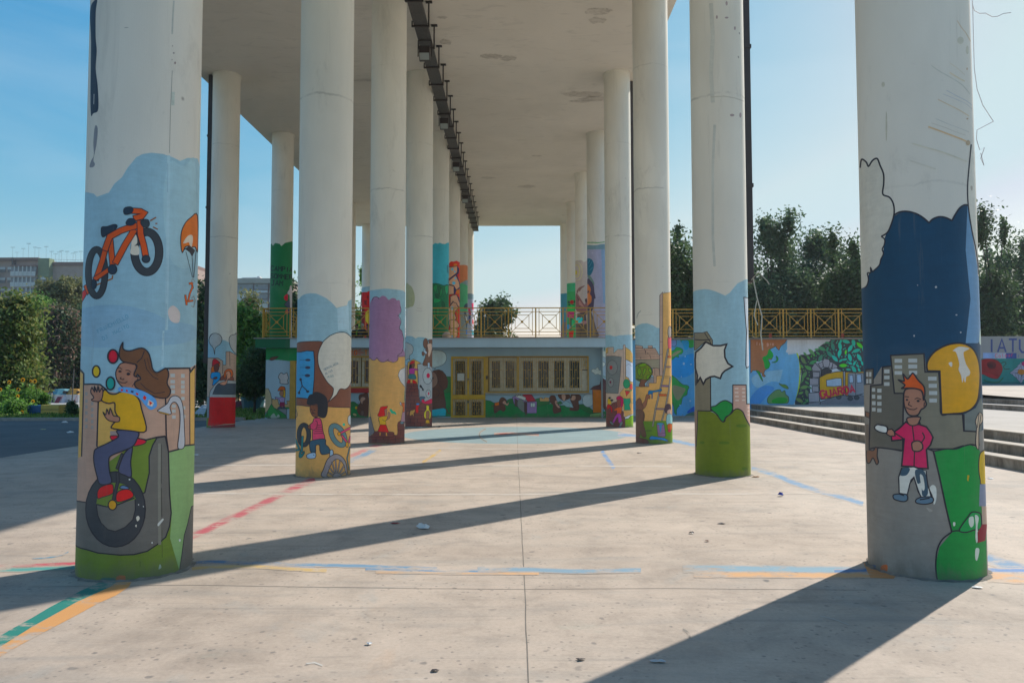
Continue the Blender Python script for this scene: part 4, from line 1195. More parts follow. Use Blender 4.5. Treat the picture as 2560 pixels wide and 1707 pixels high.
ART['R6']='''
Z J
B 158,146,140 0: 355,615 390,605 420,600 440,605 460,625 495,605
O 168,160,120 12 0: 378,725,32,70
O 172,166,136 8 0: 380,730,60,105
E 180,166,70 0: 370,745,12,28
F 110,84,80 0: 375,960 400,920 470,890 465,905 430,930 415,960 400,955 380,1000
F~ 116,80,78 0: 365,1000 385,990 420,1040 470,1110 490,1040 500,1100 500,1230 400,1200 362,1150
F 56,40,44 0: 380,1010 400,1050 440,1110 430,1120 395,1080
F 56,40,44 0: 470,1050 495,1040 495,1080 480,1100
L k 5: 400,1140 430,1125 460,1140
F~ 148,110,104 0: 400,1060 430,1090 460,1140 430,1130 405,1110
F 70,62,62 0: 380,1220 480,1200 490,1300 390,1310
F~ 70,170,170 0: 375,1270 440,1260 440,1300 410,1325 380,1315
F 84,70,60 0: 365,1330 500,1330 500,1490 365,1490
F 150,110,110 0: 440,1310 490,1300 490,1330 450,1350
L k 4: 400,1340 430,1400 420,1480
'''
ART['R7']='''
Z J
B 66,140,100 0: 262,875 300,866 360,862
F 60,128,80 0: 262,970 360,960 360,1490 262,1490
E 130,28,34 0: 322,1085,24,24
E 22,60,34 0: 285,1085,14,16|350,1080,10,18|290,1115,14,10|340,1120,16,10
F 60,150,80 0: 280,1130 350,1120 350,1190 275,1190
F 150,36,90 0: 266,1195 350,1195 345,1270 270,1260
F 40,80,60 0: 290,1270 330,1270 320,1400 280,1400
E 34,120,160 0: 280,1370,28,30
F 30,150,100 0: 320,1290 356,1290 350,1360 320,1360
F 176,30,36 0: 285,1420 345,1410 335,1490 290,1490
'''
ART['R8']='''
Z J
B 62,112,126 0: 188,990 230,985 262,982
F~ 50,100,140 0: 205,1310 235,1290 262,1300 262,1330 210,1330
F~ 92,90,96 0: 190,1400 215,1330 262,1320 262,1490 190,1490
F 130,60,60 0: 190,1440 200,1440 200,1490 190,1490
'''
PAL.update({'bwall':(104,134,156),'bwal2':(122,148,166),'hill':(18,84,48),'hill2':(40,76,44),'anim':(66,42,34),'animl':(132,104,90),'ocean':(82,126,158),'ocean2':(134,164,180),
'land':(128,88,66),'landg':(30,120,60),'leaf':(56,98,58),'leaf2':(36,142,122),'leaf3':(76,140,46),'ston':(124,120,124),'trn':(204,160,50),'terr':(20,98,60)})
ART['WALL']='''
Z H
F hill 4: 570,1262 640,1275 680,1300 840,1275 900,1245 960,1240 1000,1260 1220,1340 1290,1320 1400,1310 1500,1330 1760,1340 1880,1420 2030,1440 2045,1480 2045,1500 570,1500
F~ hill2 4: 840,1275 900,1245 990,1250 960,1300 880,1300
F~ hill2 4: 1200,1260 1290,1240 1400,1290 1300,1330 1220,1340
F~ hill2 4: 1740,1335 1840,1320 1960,1410 2045,1400 2045,1450 1880,1425
F 96,122,84 3: 1900,1440 2045,1420 2045,1480 1890,1480
F~ anim 3: 680,1340 690,1310 740,1290 800,1290 820,1330 830,1380 800,1410 770,1390 740,1400 720,1420 690,1430 680,1390
F~ anim 3: 750,1270 770,1235 800,1230 830,1250 845,1275 830,1310 790,1320 755,1310
F~ animl 3: 790,1290 820,1270 845,1310 865,1290 870,1310 850,1335 825,1320 800,1310
L anim 8: 685,1345 665,1330 655,1350
F 150,84,30 3: 690,1300 745,1285 750,1325 700,1340
F~ anim 3: 1385,1230 1410,1205 1450,1210 1470,1250 1480,1290 1510,1330 1530,1370 1530,1410 1480,1430 1440,1430 1425,1380 1430,1330 1395,1290
F~ animl 3: 1450,1280 1480,1270 1490,1320 1520,1350 1500,1365 1465,1330
F~ anim 3: 1490,1200 1520,1183 1600,1183 1640,1200 1640,1240 1600,1260 1560,1270 1510,1240
F~ animl 3: 1535,1200 1580,1190 1590,1230 1575,1275 1550,1260
F~ anim 3: 1655,1200 1690,1185 1750,1190 1785,1220 1780,1260 1750,1280 1760,1340 1750,1390 1700,1400 1640,1390 1650,1350 1680,1330 1650,1270
F~ animl 3: 1670,1210 1710,1205 1715,1250 1680,1270 1640,1250 1660,1240
F 110,128,128 3: 1540,1310 1590,1270 1660,1310 1690,1360 1600,1350
F hill2 3: 1470,1300 1520,1275 1550,1300 1520,1320
L k 3: 1470,1200 1478,1195
F 108,88,118 4: 915,1225 970,1205 1050,1260 1110,1290 1225,1280 1222,1430 1105,1430 1060,1400 935,1310
F 128,22,44 4: 1040,1195 1155,1190 1215,1275 1110,1285
F 150,150,144 3: 960,1185 1085,1230 1080,1270 960,1225
T k 5 26,-22: 968,1219|Scuola
F 60,46,44 3: 945,1240 980,1260 985,1350 945,1340
F~ 84,86,82 3: 985,1350 985,1270 1020,1250 1060,1290 1070,1420
F 56,38,36 3: 1065,1285 1100,1290 1100,1440 1085,1460 1065,1400
F 150,156,150 3: 1145,1300 1200,1300 1200,1350 1145,1350
L k 3: 1172,1300 1172,1350
F 150,118,84 3: 1260,1235 1290,1230 1290,1245 1320,1245 1320,1230 1380,1235 1378,1280 1265,1280
F~ 136,142,142 3: 1805,1240 1840,1195 1900,1192 1945,1205 1945,1290 1910,1340 1860,1350 1810,1310
L k 3: 1805,1240 1795,1265 1812,1270
F 152,92,46 4: 1928,1120 2045,1100 2045,1420 1935,1425
F 58,34,36 4: 1898,1130 1940,1090 2020,1070 2040,990 2045,990 2045,1135
F~ 146,150,146 3: 1912,900 1935,870 1965,875 1980,855 2005,860 2010,885 2040,890 2040,950 2000,935 1960,940 1940,920
L k 4: 690,1400 720,1420
L k 3: 860,1375 880,1365 900,1378
L k 3: 960,1450 980,1435 1010,1450
L k 3: 640,1430 670,1425
Z G
F hill2 4: 1150,520 1200,560 1360,580 1400,582 1400,800 1350,800 1150,800
F hill 4: 1150,860 1300,800 1400,780 1400,1100 1150,1110
F~ 150,158,156 5: 1152,250 1200,238 1270,245 1320,275 1340,320 1335,370 1300,420 1240,450 1198,460 1190,485 1178,460 1152,450
F anim 5: 1140,520 1180,500 1240,490 1290,510 1330,560 1360,640 1350,720 1320,750 1300,760 1330,920 1330,1000 1310,1010 1150,1015
F~ 100,76,66 4: 1140,530 1190,535 1215,580 1225,640 1200,700 1140,720
E k 0: 1163,600,8,14
L~ k 5: 1150,850 1200,855 1240,820 1240,770 1200,740 1155,745
L~ k 4: 1225,600 1245,680 1300,750
F 34,120,130 4: 1150,1015 1300,990 1335,1010 1330,1095 1150,1100
L anim 14: 1340,1000 1360,1060 1390,1060
L~ anim 6: 1370,985 1385,1020 1390,1060
Z E
F~ hill2 3: 1790,670 1830,650 1880,680 1990,700 1990,830 1780,830
F~ hill 3: 1790,720 1850,700 1900,760 1990,760 1990,830 1780,830
F~ anim 3: 1890,575 1930,562 1990,565 1990,800 1930,810 1880,790 1865,720 1900,660 1885,620
F~ animl 3: 1915,600 1950,600 1960,620 1930,650 1925,680 1900,640
L~ k 3: 1880,650 1900,720 1940,730
E 78,60,54 3: 1925,780,18,30
E trn 0: 1855,718,12,16
F~ 130,120,90 3: 1815,790 1840,780 1862,800 1840,812
F~ anim 3: 2010,600 2100,590 2130,700 2120,800 2030,800
'''
ART['BANNER']='''
Z E
R 134,128,118 4: 1560,50,2450,135
T 188,110,40 9 44,2: 1680,118|FESTO
O 180,70,40 6 0: 1855,90,22,20
L 170,46,50 6: 1882,72 1910,60
L 170,46,50 6: 1888,92 1940,97
L 170,46,50 6: 1880,108 1910,122
L 120,80,90 5: 1835,58 1830,52
L 120,80,90 5: 1850,118 1848,130
L 120,80,90 5: 1865,114 1875,128
L 120,80,90 5: 1828,112 1815,124
T 190,120,20 10 50,0: 1950,122|T
'''
ART['PIER']='''
Z H
F 140,156,166 0: 2040,480 2110,480 2110,700 2040,700
L 30,90,70 10: 2080,520 2085,560 2078,640
F~ 150,154,150 3: 2050,680 2060,640 2100,650 2110,640 2110,720 2060,715
F~ 150,154,150 3: 2040,790 2070,785 2090,805 2080,830 2060,845 2040,850
F 58,34,36 4: 2038,985 2110,1020 2110,1140 2030,1130
F~ 90,112,110 0: 2040,910 2070,960 2100,960 2100,980 2060,970
F 150,104,64 3: 2040,1220 2070,1210 2070,1370 2040,1370
F~ anim 3: 2040,1140 2085,1130 2100,1200 2110,1400 2060,1350 2045,1220
F 22,96,110 0: 2040,1370 2075,1370 2075,1410 2040,1410
F hill2 3: 2035,1410 2110,1400 2110,1490 2035,1490
E 100,100,90 4: 2060,1445,10,12|2082,1450,8,10|2070,1465,10,8
'''
ART['LPIER']='''
Z Q
F terr 0: 640,815 1100,815 1100,960 880,945 860,935 830,945 800,930 770,925 735,938 700,930 675,925 640,925
F~ 78,50,40 4: 690,920 715,900 770,895 740,920 710,930
L k 3: 730,905 775,900
F~ 158,152,150 5: 770,1080 782,1050 800,1040 815,1052 845,1040 852,1060 860,1085 852,1110 858,1135 835,1142 815,1140 785,1132 785,1105
F 142,128,104 4: 640,1180 680,1180 700,1220 710,1270 712,1310 690,1370 640,1400
F 44,96,52 4: 640,1420 670,1390 715,1320 750,1360 790,1370 840,1400 845,1450 700,1455 640,1430
F~ 50,104,58 4: 672,1395 690,1350 716,1315 750,1370 790,1430 700,1450
F 150,124,92 4: 715,1270 740,1280 760,1260 775,1320 850,1320 845,1290 875,1290 878,1350 760,1365 730,1350 712,1320
F 96,98,100 4: 760,1360 845,1360 842,1420 800,1390
F~ 200,104,40 4: 765,1200 785,1165 805,1160 828,1170 830,1200 800,1195
F~ 200,160,60 3: 812,1195 832,1200 832,1245 825,1270 808,1250
F~ 130,92,76 3: 785,1205 812,1200 815,1235 800,1250 782,1235
F 130,112,138 4: 740,1255 780,1262 800,1255 830,1262 825,1305 785,1305 780,1280 745,1270
F 104,24,52 3: 785,1302 828,1302 825,1350 808,1350 806,1325 800,1350 780,1350
F~ 44,50,64 3: 765,1350 790,1340 800,1358 768,1362
F~ 44,50,64 3: 805,1348 830,1342 830,1358 808,1360
E 44,110,60 3: 850,1353,18,7
F~ 130,136,126 0: 700,1430 730,1400 750,1430 770,1410 780,1435 720,1450
'''
ART['GLOBE']='''
Z K
R 150,154,160 0: -1300,440,1400,1195
R 100,142,172 0: -1300,440,480,1240
F~ ocean2 0: 80,900 200,830 480,800 560,850 480,950 300,930 150,1000
F~ 74,118,164 0: 75,1100 200,980 330,1000 240,1100 120,1230 75,1230
F 104,146,174 0: 460,640 580,625 600,720 598,900 575,1100 540,1180 250,1200 400,900
L~ 140,160,60 14: 575,620 602,700 612,800 605,920 590,1030 565,1140
F land 5: 70,440 470,450 445,510 400,545 380,590 355,565 345,545 320,560 278,580 310,620 318,650 300,690 262,690 285,740 270,780 225,810 215,850 235,870 220,880 200,870 195,840 170,830 200,910 205,930 185,900 165,860 130,810 95,810 72,840
F~ landg 0: 270,580 312,620 315,650 300,680 262,685 280,740 275,775 230,790 215,720 200,670 250,640
F~ landg 4: 305,720 340,710 355,690 348,655 362,660 372,690 350,720 310,725
F~ landg 4: 130,810 165,820 180,850 205,925 185,905 160,855
F~ 84,110,72 5: 258,1110 300,1060 345,1025 390,1018 410,1045 425,1035 445,1030 455,1070 485,1100 480,1160 420,1170 330,1170 262,1165
F~ 40,116,50 0: 300,1140 350,1110 420,1100 470,1120 450,1160 330,1165
F~ 78,104,52 4: 380,950 410,960 450,965 480,990 480,1010 440,1000 400,975
F~ 170,174,180 0: 455,600 480,560 470,520 540,500 620,520 680,540 660,600 560,610 480,620
F 166,168,172 0: 470,450 960,450 950,480 860,530 760,600 690,640 600,655 580,620 520,610 470,600
T 150,120,110 8 34,0: 130,535|fiu giu
F~ 40,40,44 5: 600,655 700,640 790,590 850,530 940,490 975,450 1350,450 1350,820 1200,835 1100,820 1030,800 960,740 900,690 850,700 750,740 745,900 710,900 710,1180 560,1180 590,1050 615,940 625,820
'''
def _leaves():
    import random as _r
    r=_r.Random(5); out=[]
    import math as _m
    pts=[]
    def inside(x,y):
        if y<452 or y>1175: return False
        if x>1340 or x<570: return False
        if y<655-(x-600)*0.52 and x<975: return False
        if x<600+ (1180-y)*0.03: return False
        if x>715 and y>760 and not(x>1030 and y<820): return False
        if (x-890)**2/150**2+(y-800)**2/125**2<1: return False
        if x>820 and y>815: return False
        return True
    for rr,n in ((56,900),(34,1600),(15,3500)):
        for _ in range(n):
            x=r.uniform(575,1335); y=r.uniform(455,1172)
            if not inside(x,y): continue
            if any((x-a)**2+(y-b)**2<((rr+c)*0.62)**2 for a,b,c in pts): continue
            pts.append((x,y,rr))
    for x,y,rr in pts:
        if x>980: col=(r.choice([(38,150,132),(34,138,120),(44,142,128)]))
        else:
            t=max(0,min(1,(x-600)/380)); col=(int(84-34*t+r.uniform(-8,8)),int(108+r.uniform(-10,12)),int(64+26*t))
        if r.random()<.05: col=(86,160,48)
        a=r.uniform(0,180); 
        if rr>20: out.append('Q %d,%d,%d 0 %d: %d,%d,%d,%d'%(col[0],col[1],col[2],a,x,y,rr*.86,rr*.36))
        else: out.append('Q %d,%d,%d 0 %d: %d,%d,%d,%d'%(col[0],col[1],col[2],a,x,y,rr*.62,rr*.46))
    return '\n'.join(out)
ART['GLOBE']+=_leaves()+'''
F ston 7: 735,785 770,725 838,800 825,820 745,815
F ston 7: 770,725 805,735 850,800 838,800
F ston 7: 805,735 855,712 862,770 835,790
F ston 7: 855,712 870,680 925,690 935,720 920,778 865,775
F ston 7: 935,715 968,725 950,790 920,780
F ston 7: 968,725 1010,755 1020,775 955,795
F ston 7: 745,825 822,825 820,885 748,882
F ston 7: 712,895 810,893 812,968 714,965
F ston 7: 740,978 812,980 815,1045 742,1040
F ston 7: 698,1055 815,1048 825,1150 705,1158
F 34,32,36 0: 835,810 860,785 900,775 950,800 960,825 825,880
R ston 5: 700,1162,825,1180|830,1160,1400,1182
F 96,94,98 5: 830,1150 1000,1090 1200,1070 1400,1090 1400,1182 830,1182
E 60,60,62 5: 1030,1100,28,20|1155,1115,28,22|1225,1105,28,22
F trn 8: 820,885 900,845 1000,825 1078,818 1082,1075 980,1095 900,1115 835,1125 820,1000
F 150,162,176 6: 895,915 1000,895 1058,895 1062,975 980,985 898,982
F 130,128,132 5: 1080,820 1098,820 1100,1080 1084,1080
F trn 8: 1100,825 1220,830 1310,815 1400,815 1400,1065 1310,1060 1200,1085 1110,1085 1098,960
F 110,110,114 5: 1130,850 1150,838 1290,838 1305,850 1305,1060 1200,1085 1130,1080
F 150,162,176 5: 1142,865 1180,858 1190,940 1145,945
F 150,162,176 5: 1225,855 1270,850 1280,940 1228,945
L k 6: 1210,840 1215,1080
F 110,110,114 5: 1340,850 1500,850 1500,1060 1345,1060
F 150,162,176 5: 1350,865 1390,860 1390,940 1352,942
T 172,56,72 20 76,-10: 838,1110|GUARDA
Z V
R 72,116,148 0: 300,12,800,1200
F~ 30,110,160 0: 470,320 600,300 790,260 790,500 640,600 470,560
F~ 20,66,130 0: 680,1110 720,1060 790,1020 800,1090 740,1120
F 96,84,66 0: 300,12 800,12 800,40 300,45
F~ 52,118,66 5: 560,30 620,55 690,40 790,35 790,140 745,170 715,165 700,120 680,80 640,60 600,90 590,60
F~ 44,126,170 0: 600,70 700,70 700,180 650,200 620,120
F~ 90,112,150 5: 440,50 500,40 530,80 520,140 480,150 440,120
F~ 52,118,66 5: 440,230 500,200 530,160 600,180 625,220 600,260 560,270 560,310 520,300 470,340 440,340
F~ 110,110,90 0: 460,270 530,220 600,210 560,250 480,300
F~ 54,112,64 6: 440,590 500,595 560,650 620,700 690,715 710,745 690,790 680,850 620,890 600,980 560,1020 530,1070 530,1140 500,1110 490,1030 470,980 440,900
F~ 104,104,84 0: 470,720 600,740 660,770 620,850 560,930 500,880
F~ 60,82,72 0: 440,1150 600,1180 700,1120 800,1100 800,1200 440,1200
E 140,165,185 0: 635,400,14,18|740,410,10,8|728,940,14,14|655,295,10,10|600,590,6,10|580,1000,8,10
'''
ART['FAR']='''
Z O
R 118,112,124 0: -200,30,1400,250
R 132,150,180 0: 250,182,378,245
R 156,158,166 0: 378,182,500,248
R 40,60,116 0: 500,185,615,250
R 16,110,104 0: -200,245,1400,540
R 10,84,86 0: -200,500,1400,540
T 56,66,110 20 140,0: 300,175|IATU
T 176,60,90 5 40,-4: 385,236|Colour
T 70,84,130 4 34,0: 512,234|graff
F~ 128,20,30 3: 200,300 240,255 320,245 400,262 450,310 462,370 430,440 400,465 330,455 260,420 200,400
F~ 84,12,22 0: 290,300 340,275 390,300 380,350 320,355
F~ 60,16,20 0: 300,320 330,300 360,320 340,345
F~ 150,40,44 0: 230,400 300,400 380,430 410,455 330,450
L~ 14,50,30 8: 440,300 480,280 500,300 475,330 490,360 540,355
L~ 20,70,30 10: 255,480 330,500 420,500 470,450
'''+'\n'.join('Q 150,148,160 3 %d: %d,%d,%d,%d'%(a,660+62*c,400+58*s,58,15) for a,c,s in [(k*24,__import__('math').cos(k*.4189),-__import__('math').sin(k*.4189)) for k in range(15)])+'''
E 170,110,30 0: 665,390,42,30
E 150,40,90 0: 690,300,20,24
'''
ART['FLOOR']='''
Z Y
L~ 196,92,98 38: -30,683 150,598 300,530 440,460 600,385
L~ 200,130,125 26: 770,280 850,245 930,212
L 125,155,180 26: 770,300 830,275 900,240
L~ 85,128,168 18: 0,798 100,792 250,796 400,805 600,815
L~ 118,155,182 20: 300,796 560,806 800,812 1000,819 1200,826
L~ 112,150,178 14: 1150,830 1300,836 1450,832
L~ 105,146,178 16: 850,828 1000,830 1200,838 1500,842
L~ 135,166,184 26: 1400,826 1630,830 1820,838 1960,838 2200,832
L~ 215,180,115 20: 0,826 80,818 300,816 480,826 660,836
L~ 225,175,125 14: 900,842 1200,848 1500,850 1700,850
L 215,175,95 16: 1130,306 1220,245
L 115,155,200 24: 2008,250 2068,335
L 212,200,186 8: 0,455 700,462 1600,462 2352,450
L 210,198,184 7: 0,320 500,318 1400,320 2352,325
L 210,198,184 5: 780,232 1400,238 2000,240
L 190,90,80 12: 1480,167 1560,163 1700,170
L~ 110,120,115 8: 1440,140 1410,160 1415,185 1445,205
L 205,200,190 10: 560,1290 600,1285 640,1300
Z C
L~ 205,85,95 34: -800,805 -300,795 0,788 350,778 690,765
L~ 90,165,155 40: -300,850 0,825 250,820 690,800
L~ 80,150,180 14: 300,720 430,712 560,690 630,655
F 35,135,120 0: -900,1950 0,1430 100,1370 300,1260 450,1170 600,1090 750,1010 900,945 1080,925 1010,980 900,1030 700,1120 500,1230 300,1340 0,1530 -900,2060
F 222,160,95 0: -900,2060 0,1530 300,1345 500,1235 700,1120 900,1030 1010,980 1080,930 1210,930 1180,980 1060,1060 900,1130 700,1240 500,1345 300,1450 100,1560 -900,2150
Z X
L~ 122,156,186 32: 440,380 560,410 680,460 800,500 950,540 1060,575
L 214,202,188 8: 0,519 400,520 780,518
L~ 138,172,188 46: 60,935 300,935 500,935 700,940 900,942 1090,945
L~ 80,130,180 26: 900,950 1000,945 1090,940
L~ 225,172,118 34: 120,968 400,968 700,972 900,972 1230,968
F 215,150,90 0: 1230,990 1100,985 1060,900 1130,940 1240,975
L~ 118,152,182 66: 1750,880 1850,910 1980,950
L~ 95,140,195 28: 1750,942 1960,945
L~ 228,172,118 60: 1750,980 1960,990
L 110,155,195 22: -300,190 0,222 130,252
L~ 190,185,175 5: 820,1195 900,1215 980,1245
L~ 185,180,172 5: 360,1200 400,1160 480,1160
L~ 135,128,118 14: 60,1270 90,1290 100,1320
'''
# ---------------------------------------------------------------- shared materials
M_plaster=m_plaster('weathered_plaster',(.85,.80,.69),.5,(.30,.27,.23),True)
M_ceil=m_plaster('ceiling_plaster',(.50,.46,.41),.35)
M_paint=m_paint(); M_fp=m_floorpaint()
M_yellow=simple('yellow_steel_paint',(.52,.29,.035),.5,.2,4)
M_rust=simple('rusty_yellow_paint',(.42,.17,.03),.6,.3,5)
M_dark=simple('dark_brown_metal',(.045,.035,.035),.5,.2,3)
M_iron=simple('grey_iron',(.10,.095,.09),.5,.3,6)
M_conc=simple('rough_concrete',(.33,.30,.26),.9,.35,2.5,0,.3)
M_coping=simple('stone_coping',(.36,.34,.31),.85,.2,3)
M_white=simple('white_plastic',(.72,.72,.70),.5,.1)
def m_ground():
    m,nt,b=newmat('worn_concrete_floor',.78); v=coords(nt)
    nt.links.new(ground_color(nt,v),b.inputs['Base Color']); bump(nt,b,noise(nt,22,6,.7,v),.15,.01)
    return m
M_ground=m_ground()
def m_asphalt():
    m,nt,b=newmat('dark_asphalt',.9); v=coords(nt); f=noise(nt,.6,7,.7,v,.5)
    c=ramp(nt,f,((.3,(.075,.078,.08)),(.7,(.13,.13,.13)))); c=mix(nt,1,c,ramp(nt,noise(nt,30,4,.7,v),((.3,g3(.8)),(.7,g3(1.15)))),'MULTIPLY')
    nt.links.new(c,b.inputs['Base Color']); return m
def m_soil():
    m,nt,b=newmat('grassy_ground',.95); v=coords(nt); f=noise(nt,.5,7,.7,v)
    c=ramp(nt,f,((.35,(.045,.075,.018)),(.55,(.075,.11,.028)),(.75,(.16,.14,.07)))); nt.links.new(c,b.inputs['Base Color']); return m
def sheet(name,x0,y0,x1,y1,z,mat,nx=1,ny=1,kind='structure',zf=None):
    m=MB(); 
    for i in range(nx+1):
        for j in range(ny+1):
            x=x0+(x1-x0)*i/nx; y=y0+(y1-y0)*j/ny; m.v.append((x,y,z if zf is None else zf(x,y)))
    for i in range(nx):
        for j in range(ny): a=i*(ny+1)+j; m.f.append((a,a+ny+1,a+ny+2,a+1))
    o=m.build(name,mat); tag(o,kind=kind); return o
sheet('ground',-500,-300,500,700,-.06,m_soil())
sheet('asphalt',-60,-20,-9.9,28.0,-.012,m_asphalt())
sheet('plaza_floor',-9.9,-14,8.2,29.9,0,M_ground)
sheet('path',-60,37.5,-12,58,-.03,simple('pale_paving',(.40,.38,.35),.9,.15,1))
# kerb between asphalt and lawn
k=MB(); k.box(-60,28.0,-.05,-9.95,28.22,.10); o=k.build('kerb',M_conc); tag(o,kind='structure')
# steps and raised plaza
st=MB(); st.box(8.2,-14,-.05,8.652,29.9,.16); st.box(8.65,-14,-.05,9.102,29.9,.33); st.box(9.1,-14,-.05,45,60,.50)
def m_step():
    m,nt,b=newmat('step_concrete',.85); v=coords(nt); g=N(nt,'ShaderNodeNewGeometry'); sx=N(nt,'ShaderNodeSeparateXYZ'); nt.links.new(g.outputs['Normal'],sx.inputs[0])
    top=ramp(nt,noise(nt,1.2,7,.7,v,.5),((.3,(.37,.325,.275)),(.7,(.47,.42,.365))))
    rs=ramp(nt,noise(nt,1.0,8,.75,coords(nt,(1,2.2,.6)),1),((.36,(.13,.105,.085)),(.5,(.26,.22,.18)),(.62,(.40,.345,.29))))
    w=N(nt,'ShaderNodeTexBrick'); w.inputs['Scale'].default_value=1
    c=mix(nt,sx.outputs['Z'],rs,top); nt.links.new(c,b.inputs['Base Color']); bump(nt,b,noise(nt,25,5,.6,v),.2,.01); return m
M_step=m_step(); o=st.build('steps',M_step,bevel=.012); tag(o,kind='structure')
# nosings: the thin pale lip of each step
nz=MB()
for x,z in ((8.2,.16),(8.65,.33),(9.1,.5)): nz.box(x-.02,-14,z+.002,x+.30,29.88,z+.022)
o=nz.build('step_nosing',simple('worn_step_edge',(.44,.38,.31),.8,.25,3)); tag(o,kind='structure')
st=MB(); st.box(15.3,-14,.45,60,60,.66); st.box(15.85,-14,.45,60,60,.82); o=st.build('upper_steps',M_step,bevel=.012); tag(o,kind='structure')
sheet('upper_plaza',15.9,10,60,45,0,M_ground,1,6,zf=lambda x,y:.826+max(0,(y-22))*.028)
# painted court circle and worn lines on the floor
fl=MB(); S=ZS(0)
paint('FLOOR',S,'floor_markings',M_fp,None,.80,soft=True)
tag(bpy.data.objects['floor_markings'],kind='structure')
m=MB(); n=72; V=[(0.0,20.9,.0009)]+[(3.05*math.cos(2*math.pi*i/n),20.9+3.15*math.sin(2*math.pi*i/n),.0009) for i in range(n)]
m.add(V,[(0,i+1,(i+1)%n+1) for i in range(n)])
M_blue,nt,b=newmat('faded_blue_floor_paint',.8); v=coords(nt)
c=ramp(nt,noise(nt,1.4,8,.75,coords(nt,(.6,2,1)),.6),((.35,(.19,.26,.27)),(.6,(.24,.33,.34)),(.8,(.36,.37,.34)))); nt.links.new(c,b.inputs['Base Color'])
o=m.build('court_circle',M_blue); tag(o,kind='structure')
# expansion joints of the slab
m=MB()
def groove(pts,w,z=.0012):
    P=[ptZ(x/1.96+480,y/1.96+1000) for x,y in pts]
    rr=random.Random(3); Q=subdiv(P,False,.25); Q=[(x+rr.uniform(-.003,.003),y+rr.uniform(-.003,.003)) for x,y in Q]
    for q in ribbon(Q,w,False): m.quad(*[(x,y,z) for x,y in q])
groove([(1650,1386),(1641,1200),(1633,1000),(1626,840),(1615,640),(1606,440),(1599,330),(1595,212),(1592,120),(1589,80)],.007)
groove([(-800,915),(0,905),(400,912),(1100,922),(1640,926),(2352,922),(3300,930)],.007,.0014)
o=m.build('slab_joint',simple('joint_dirt',(.17,.15,.125),.95,.3,8)); tag(o,kind='structure')
# ---------------------------------------------------------------- roof slab on columns
SP=5.9492; Y1=6.1626; XR,XL,XO,RC,HC=3.2606,-3.0343,-9.2347,.4181,11.2152
def m_ceiling():
    m,nt,b=newmat('peeling_ceiling',.9); v=coords(nt)
    c=ramp(nt,noise(nt,.28,5,.6,v,.8),((.3,(.73,.66,.56)),(.7,(.84,.76,.65))))
    c=mix(nt,ramp(nt,noise(nt,1.3,8,.7,coords(nt,(1,2.6,1)),1.2),((.55,g3(0)),(.75,g3(.4)))),c,(.40,.36,.30))
    nt.links.new(c,b.inputs['Base Color']); bump(nt,b,noise(nt,14,6,.7,v),.12,.02); return m
cr_=root('canopy_roof',(-2.9,26,HC),'long flat concrete canopy roof carried high on the rows of round columns','canopy')
m=MB(); m.box(-10.092,3.0,HC,4.163,48.21,HC+.75); m.build('roof_slab',m_ceiling(),cr_)
# peeled patches under the slab
m=MB(); rr=random.Random(8)
PT=[(2.2,19.8,.42,.22),(2.25,20.3,.3,.2),(-.7,22.6,.34,.22),(-.2,22.75,.3,.2),(2.3,25.7,.8,.3),(2.75,26.1,.55,.25),(2.3,26.35,.4,.15),(-1.95,20.1,.14,.1),(-2.0,21.6,.2,.2),(.95,32.9,.25,.12),(-4.9,24.4,.4,.12),(.6,38.2,.5,.3),(-1.3,36.5,.4,.2)]
for x,y,a,b_ in PT:
    P=[(x+a*math.cos(t)*rr.uniform(.7,1.1),y+b_*math.sin(t)*rr.uniform(.6,1.15),HC-.004) for t in [2*math.pi*i/22 for i in range(22)]]
    m.add([(x,y,HC-.004)]+P,[(0,1+(i+1)%22,1+i) for i in range(22)])
Mp_,nt,b=newmat('peeled_plaster',.95); v=coords(nt)
nt.links.new(ramp(nt,noise(nt,5,8,.8,coords(nt,(1,2,1)),1.5),((.40,(.48,.42,.35)),(.50,(.66,.59,.50)),(.62,(.74,.67,.57)))),b.inputs['Base Color']); bump(nt,b,noise(nt,6,8,.8,v,1.5),.8,.03)
m.build('peeled_patch',Mp_,cr_)
TZ=3.065
M_mortar=simple('dirty_mortar',(.22,.19,.155),.95,.5,9,0,.4)
def column(key,X,i,label,art=None,z0=0,k=1.9,group='round columns carrying the canopy roof'):
    Y=Y1+i*SP; r=root('round_column',(X,Y,z0),label,'column',group); s=CylS(X,Y,RC,z0)
    m=MB(); n=144
    V=[];R=RC*1.0
    for z in (z0-.02,HC-.02):
        for q in range(n):
            a=s.a0+q*s.STEP; V.append((X+R*math.cos(a),Y+R*math.sin(a),z))
    m.add(V,[(q,(q+1)%n,n+(q+1)%n,n+q) for q in range(n)]); m.build('shaft',M_plaster,r)
    m=MB(); m.cyl((X,Y,HC-.05),RC*1.05,.048,48); m.build('collar',M_plaster,r)
    if z0==0:
        m=MB(); rr=random.Random(i*7+int(X)); n2=60; A=[2*math.pi*q/n2 for q in range(n2)]; ro=[RC+rr.uniform(.012,.05) for _ in A]
        m.add([(X+(RC-.01)*math.cos(a),Y+(RC-.01)*math.sin(a),rr.uniform(.006,.022)) for a in A]+[(X+o_*math.cos(a),Y+o_*math.sin(a),.0008) for a,o_ in zip(A,ro)],[(q,n2+q,n2+(q+1)%n2,(q+1)%n2) for q in range(n2)])
        m.build('base_mortar',M_mortar,r)
    for a in (art or [key]):
        if a in ART: paint(a,s,'mural',M_paint,r,k)
    return r
column('R1',XR,0,'right front column painted with an orange-haired boy in a pink shirt holding a brush under a yellow moon','R1'.split())
column('L1',XL,0,'left front column painted with a yellow-shirted juggler riding a unicycle and an orange bicycle above')
column('R2',XR,1,'column painted with a blank white starburst bubble over olive green hills')
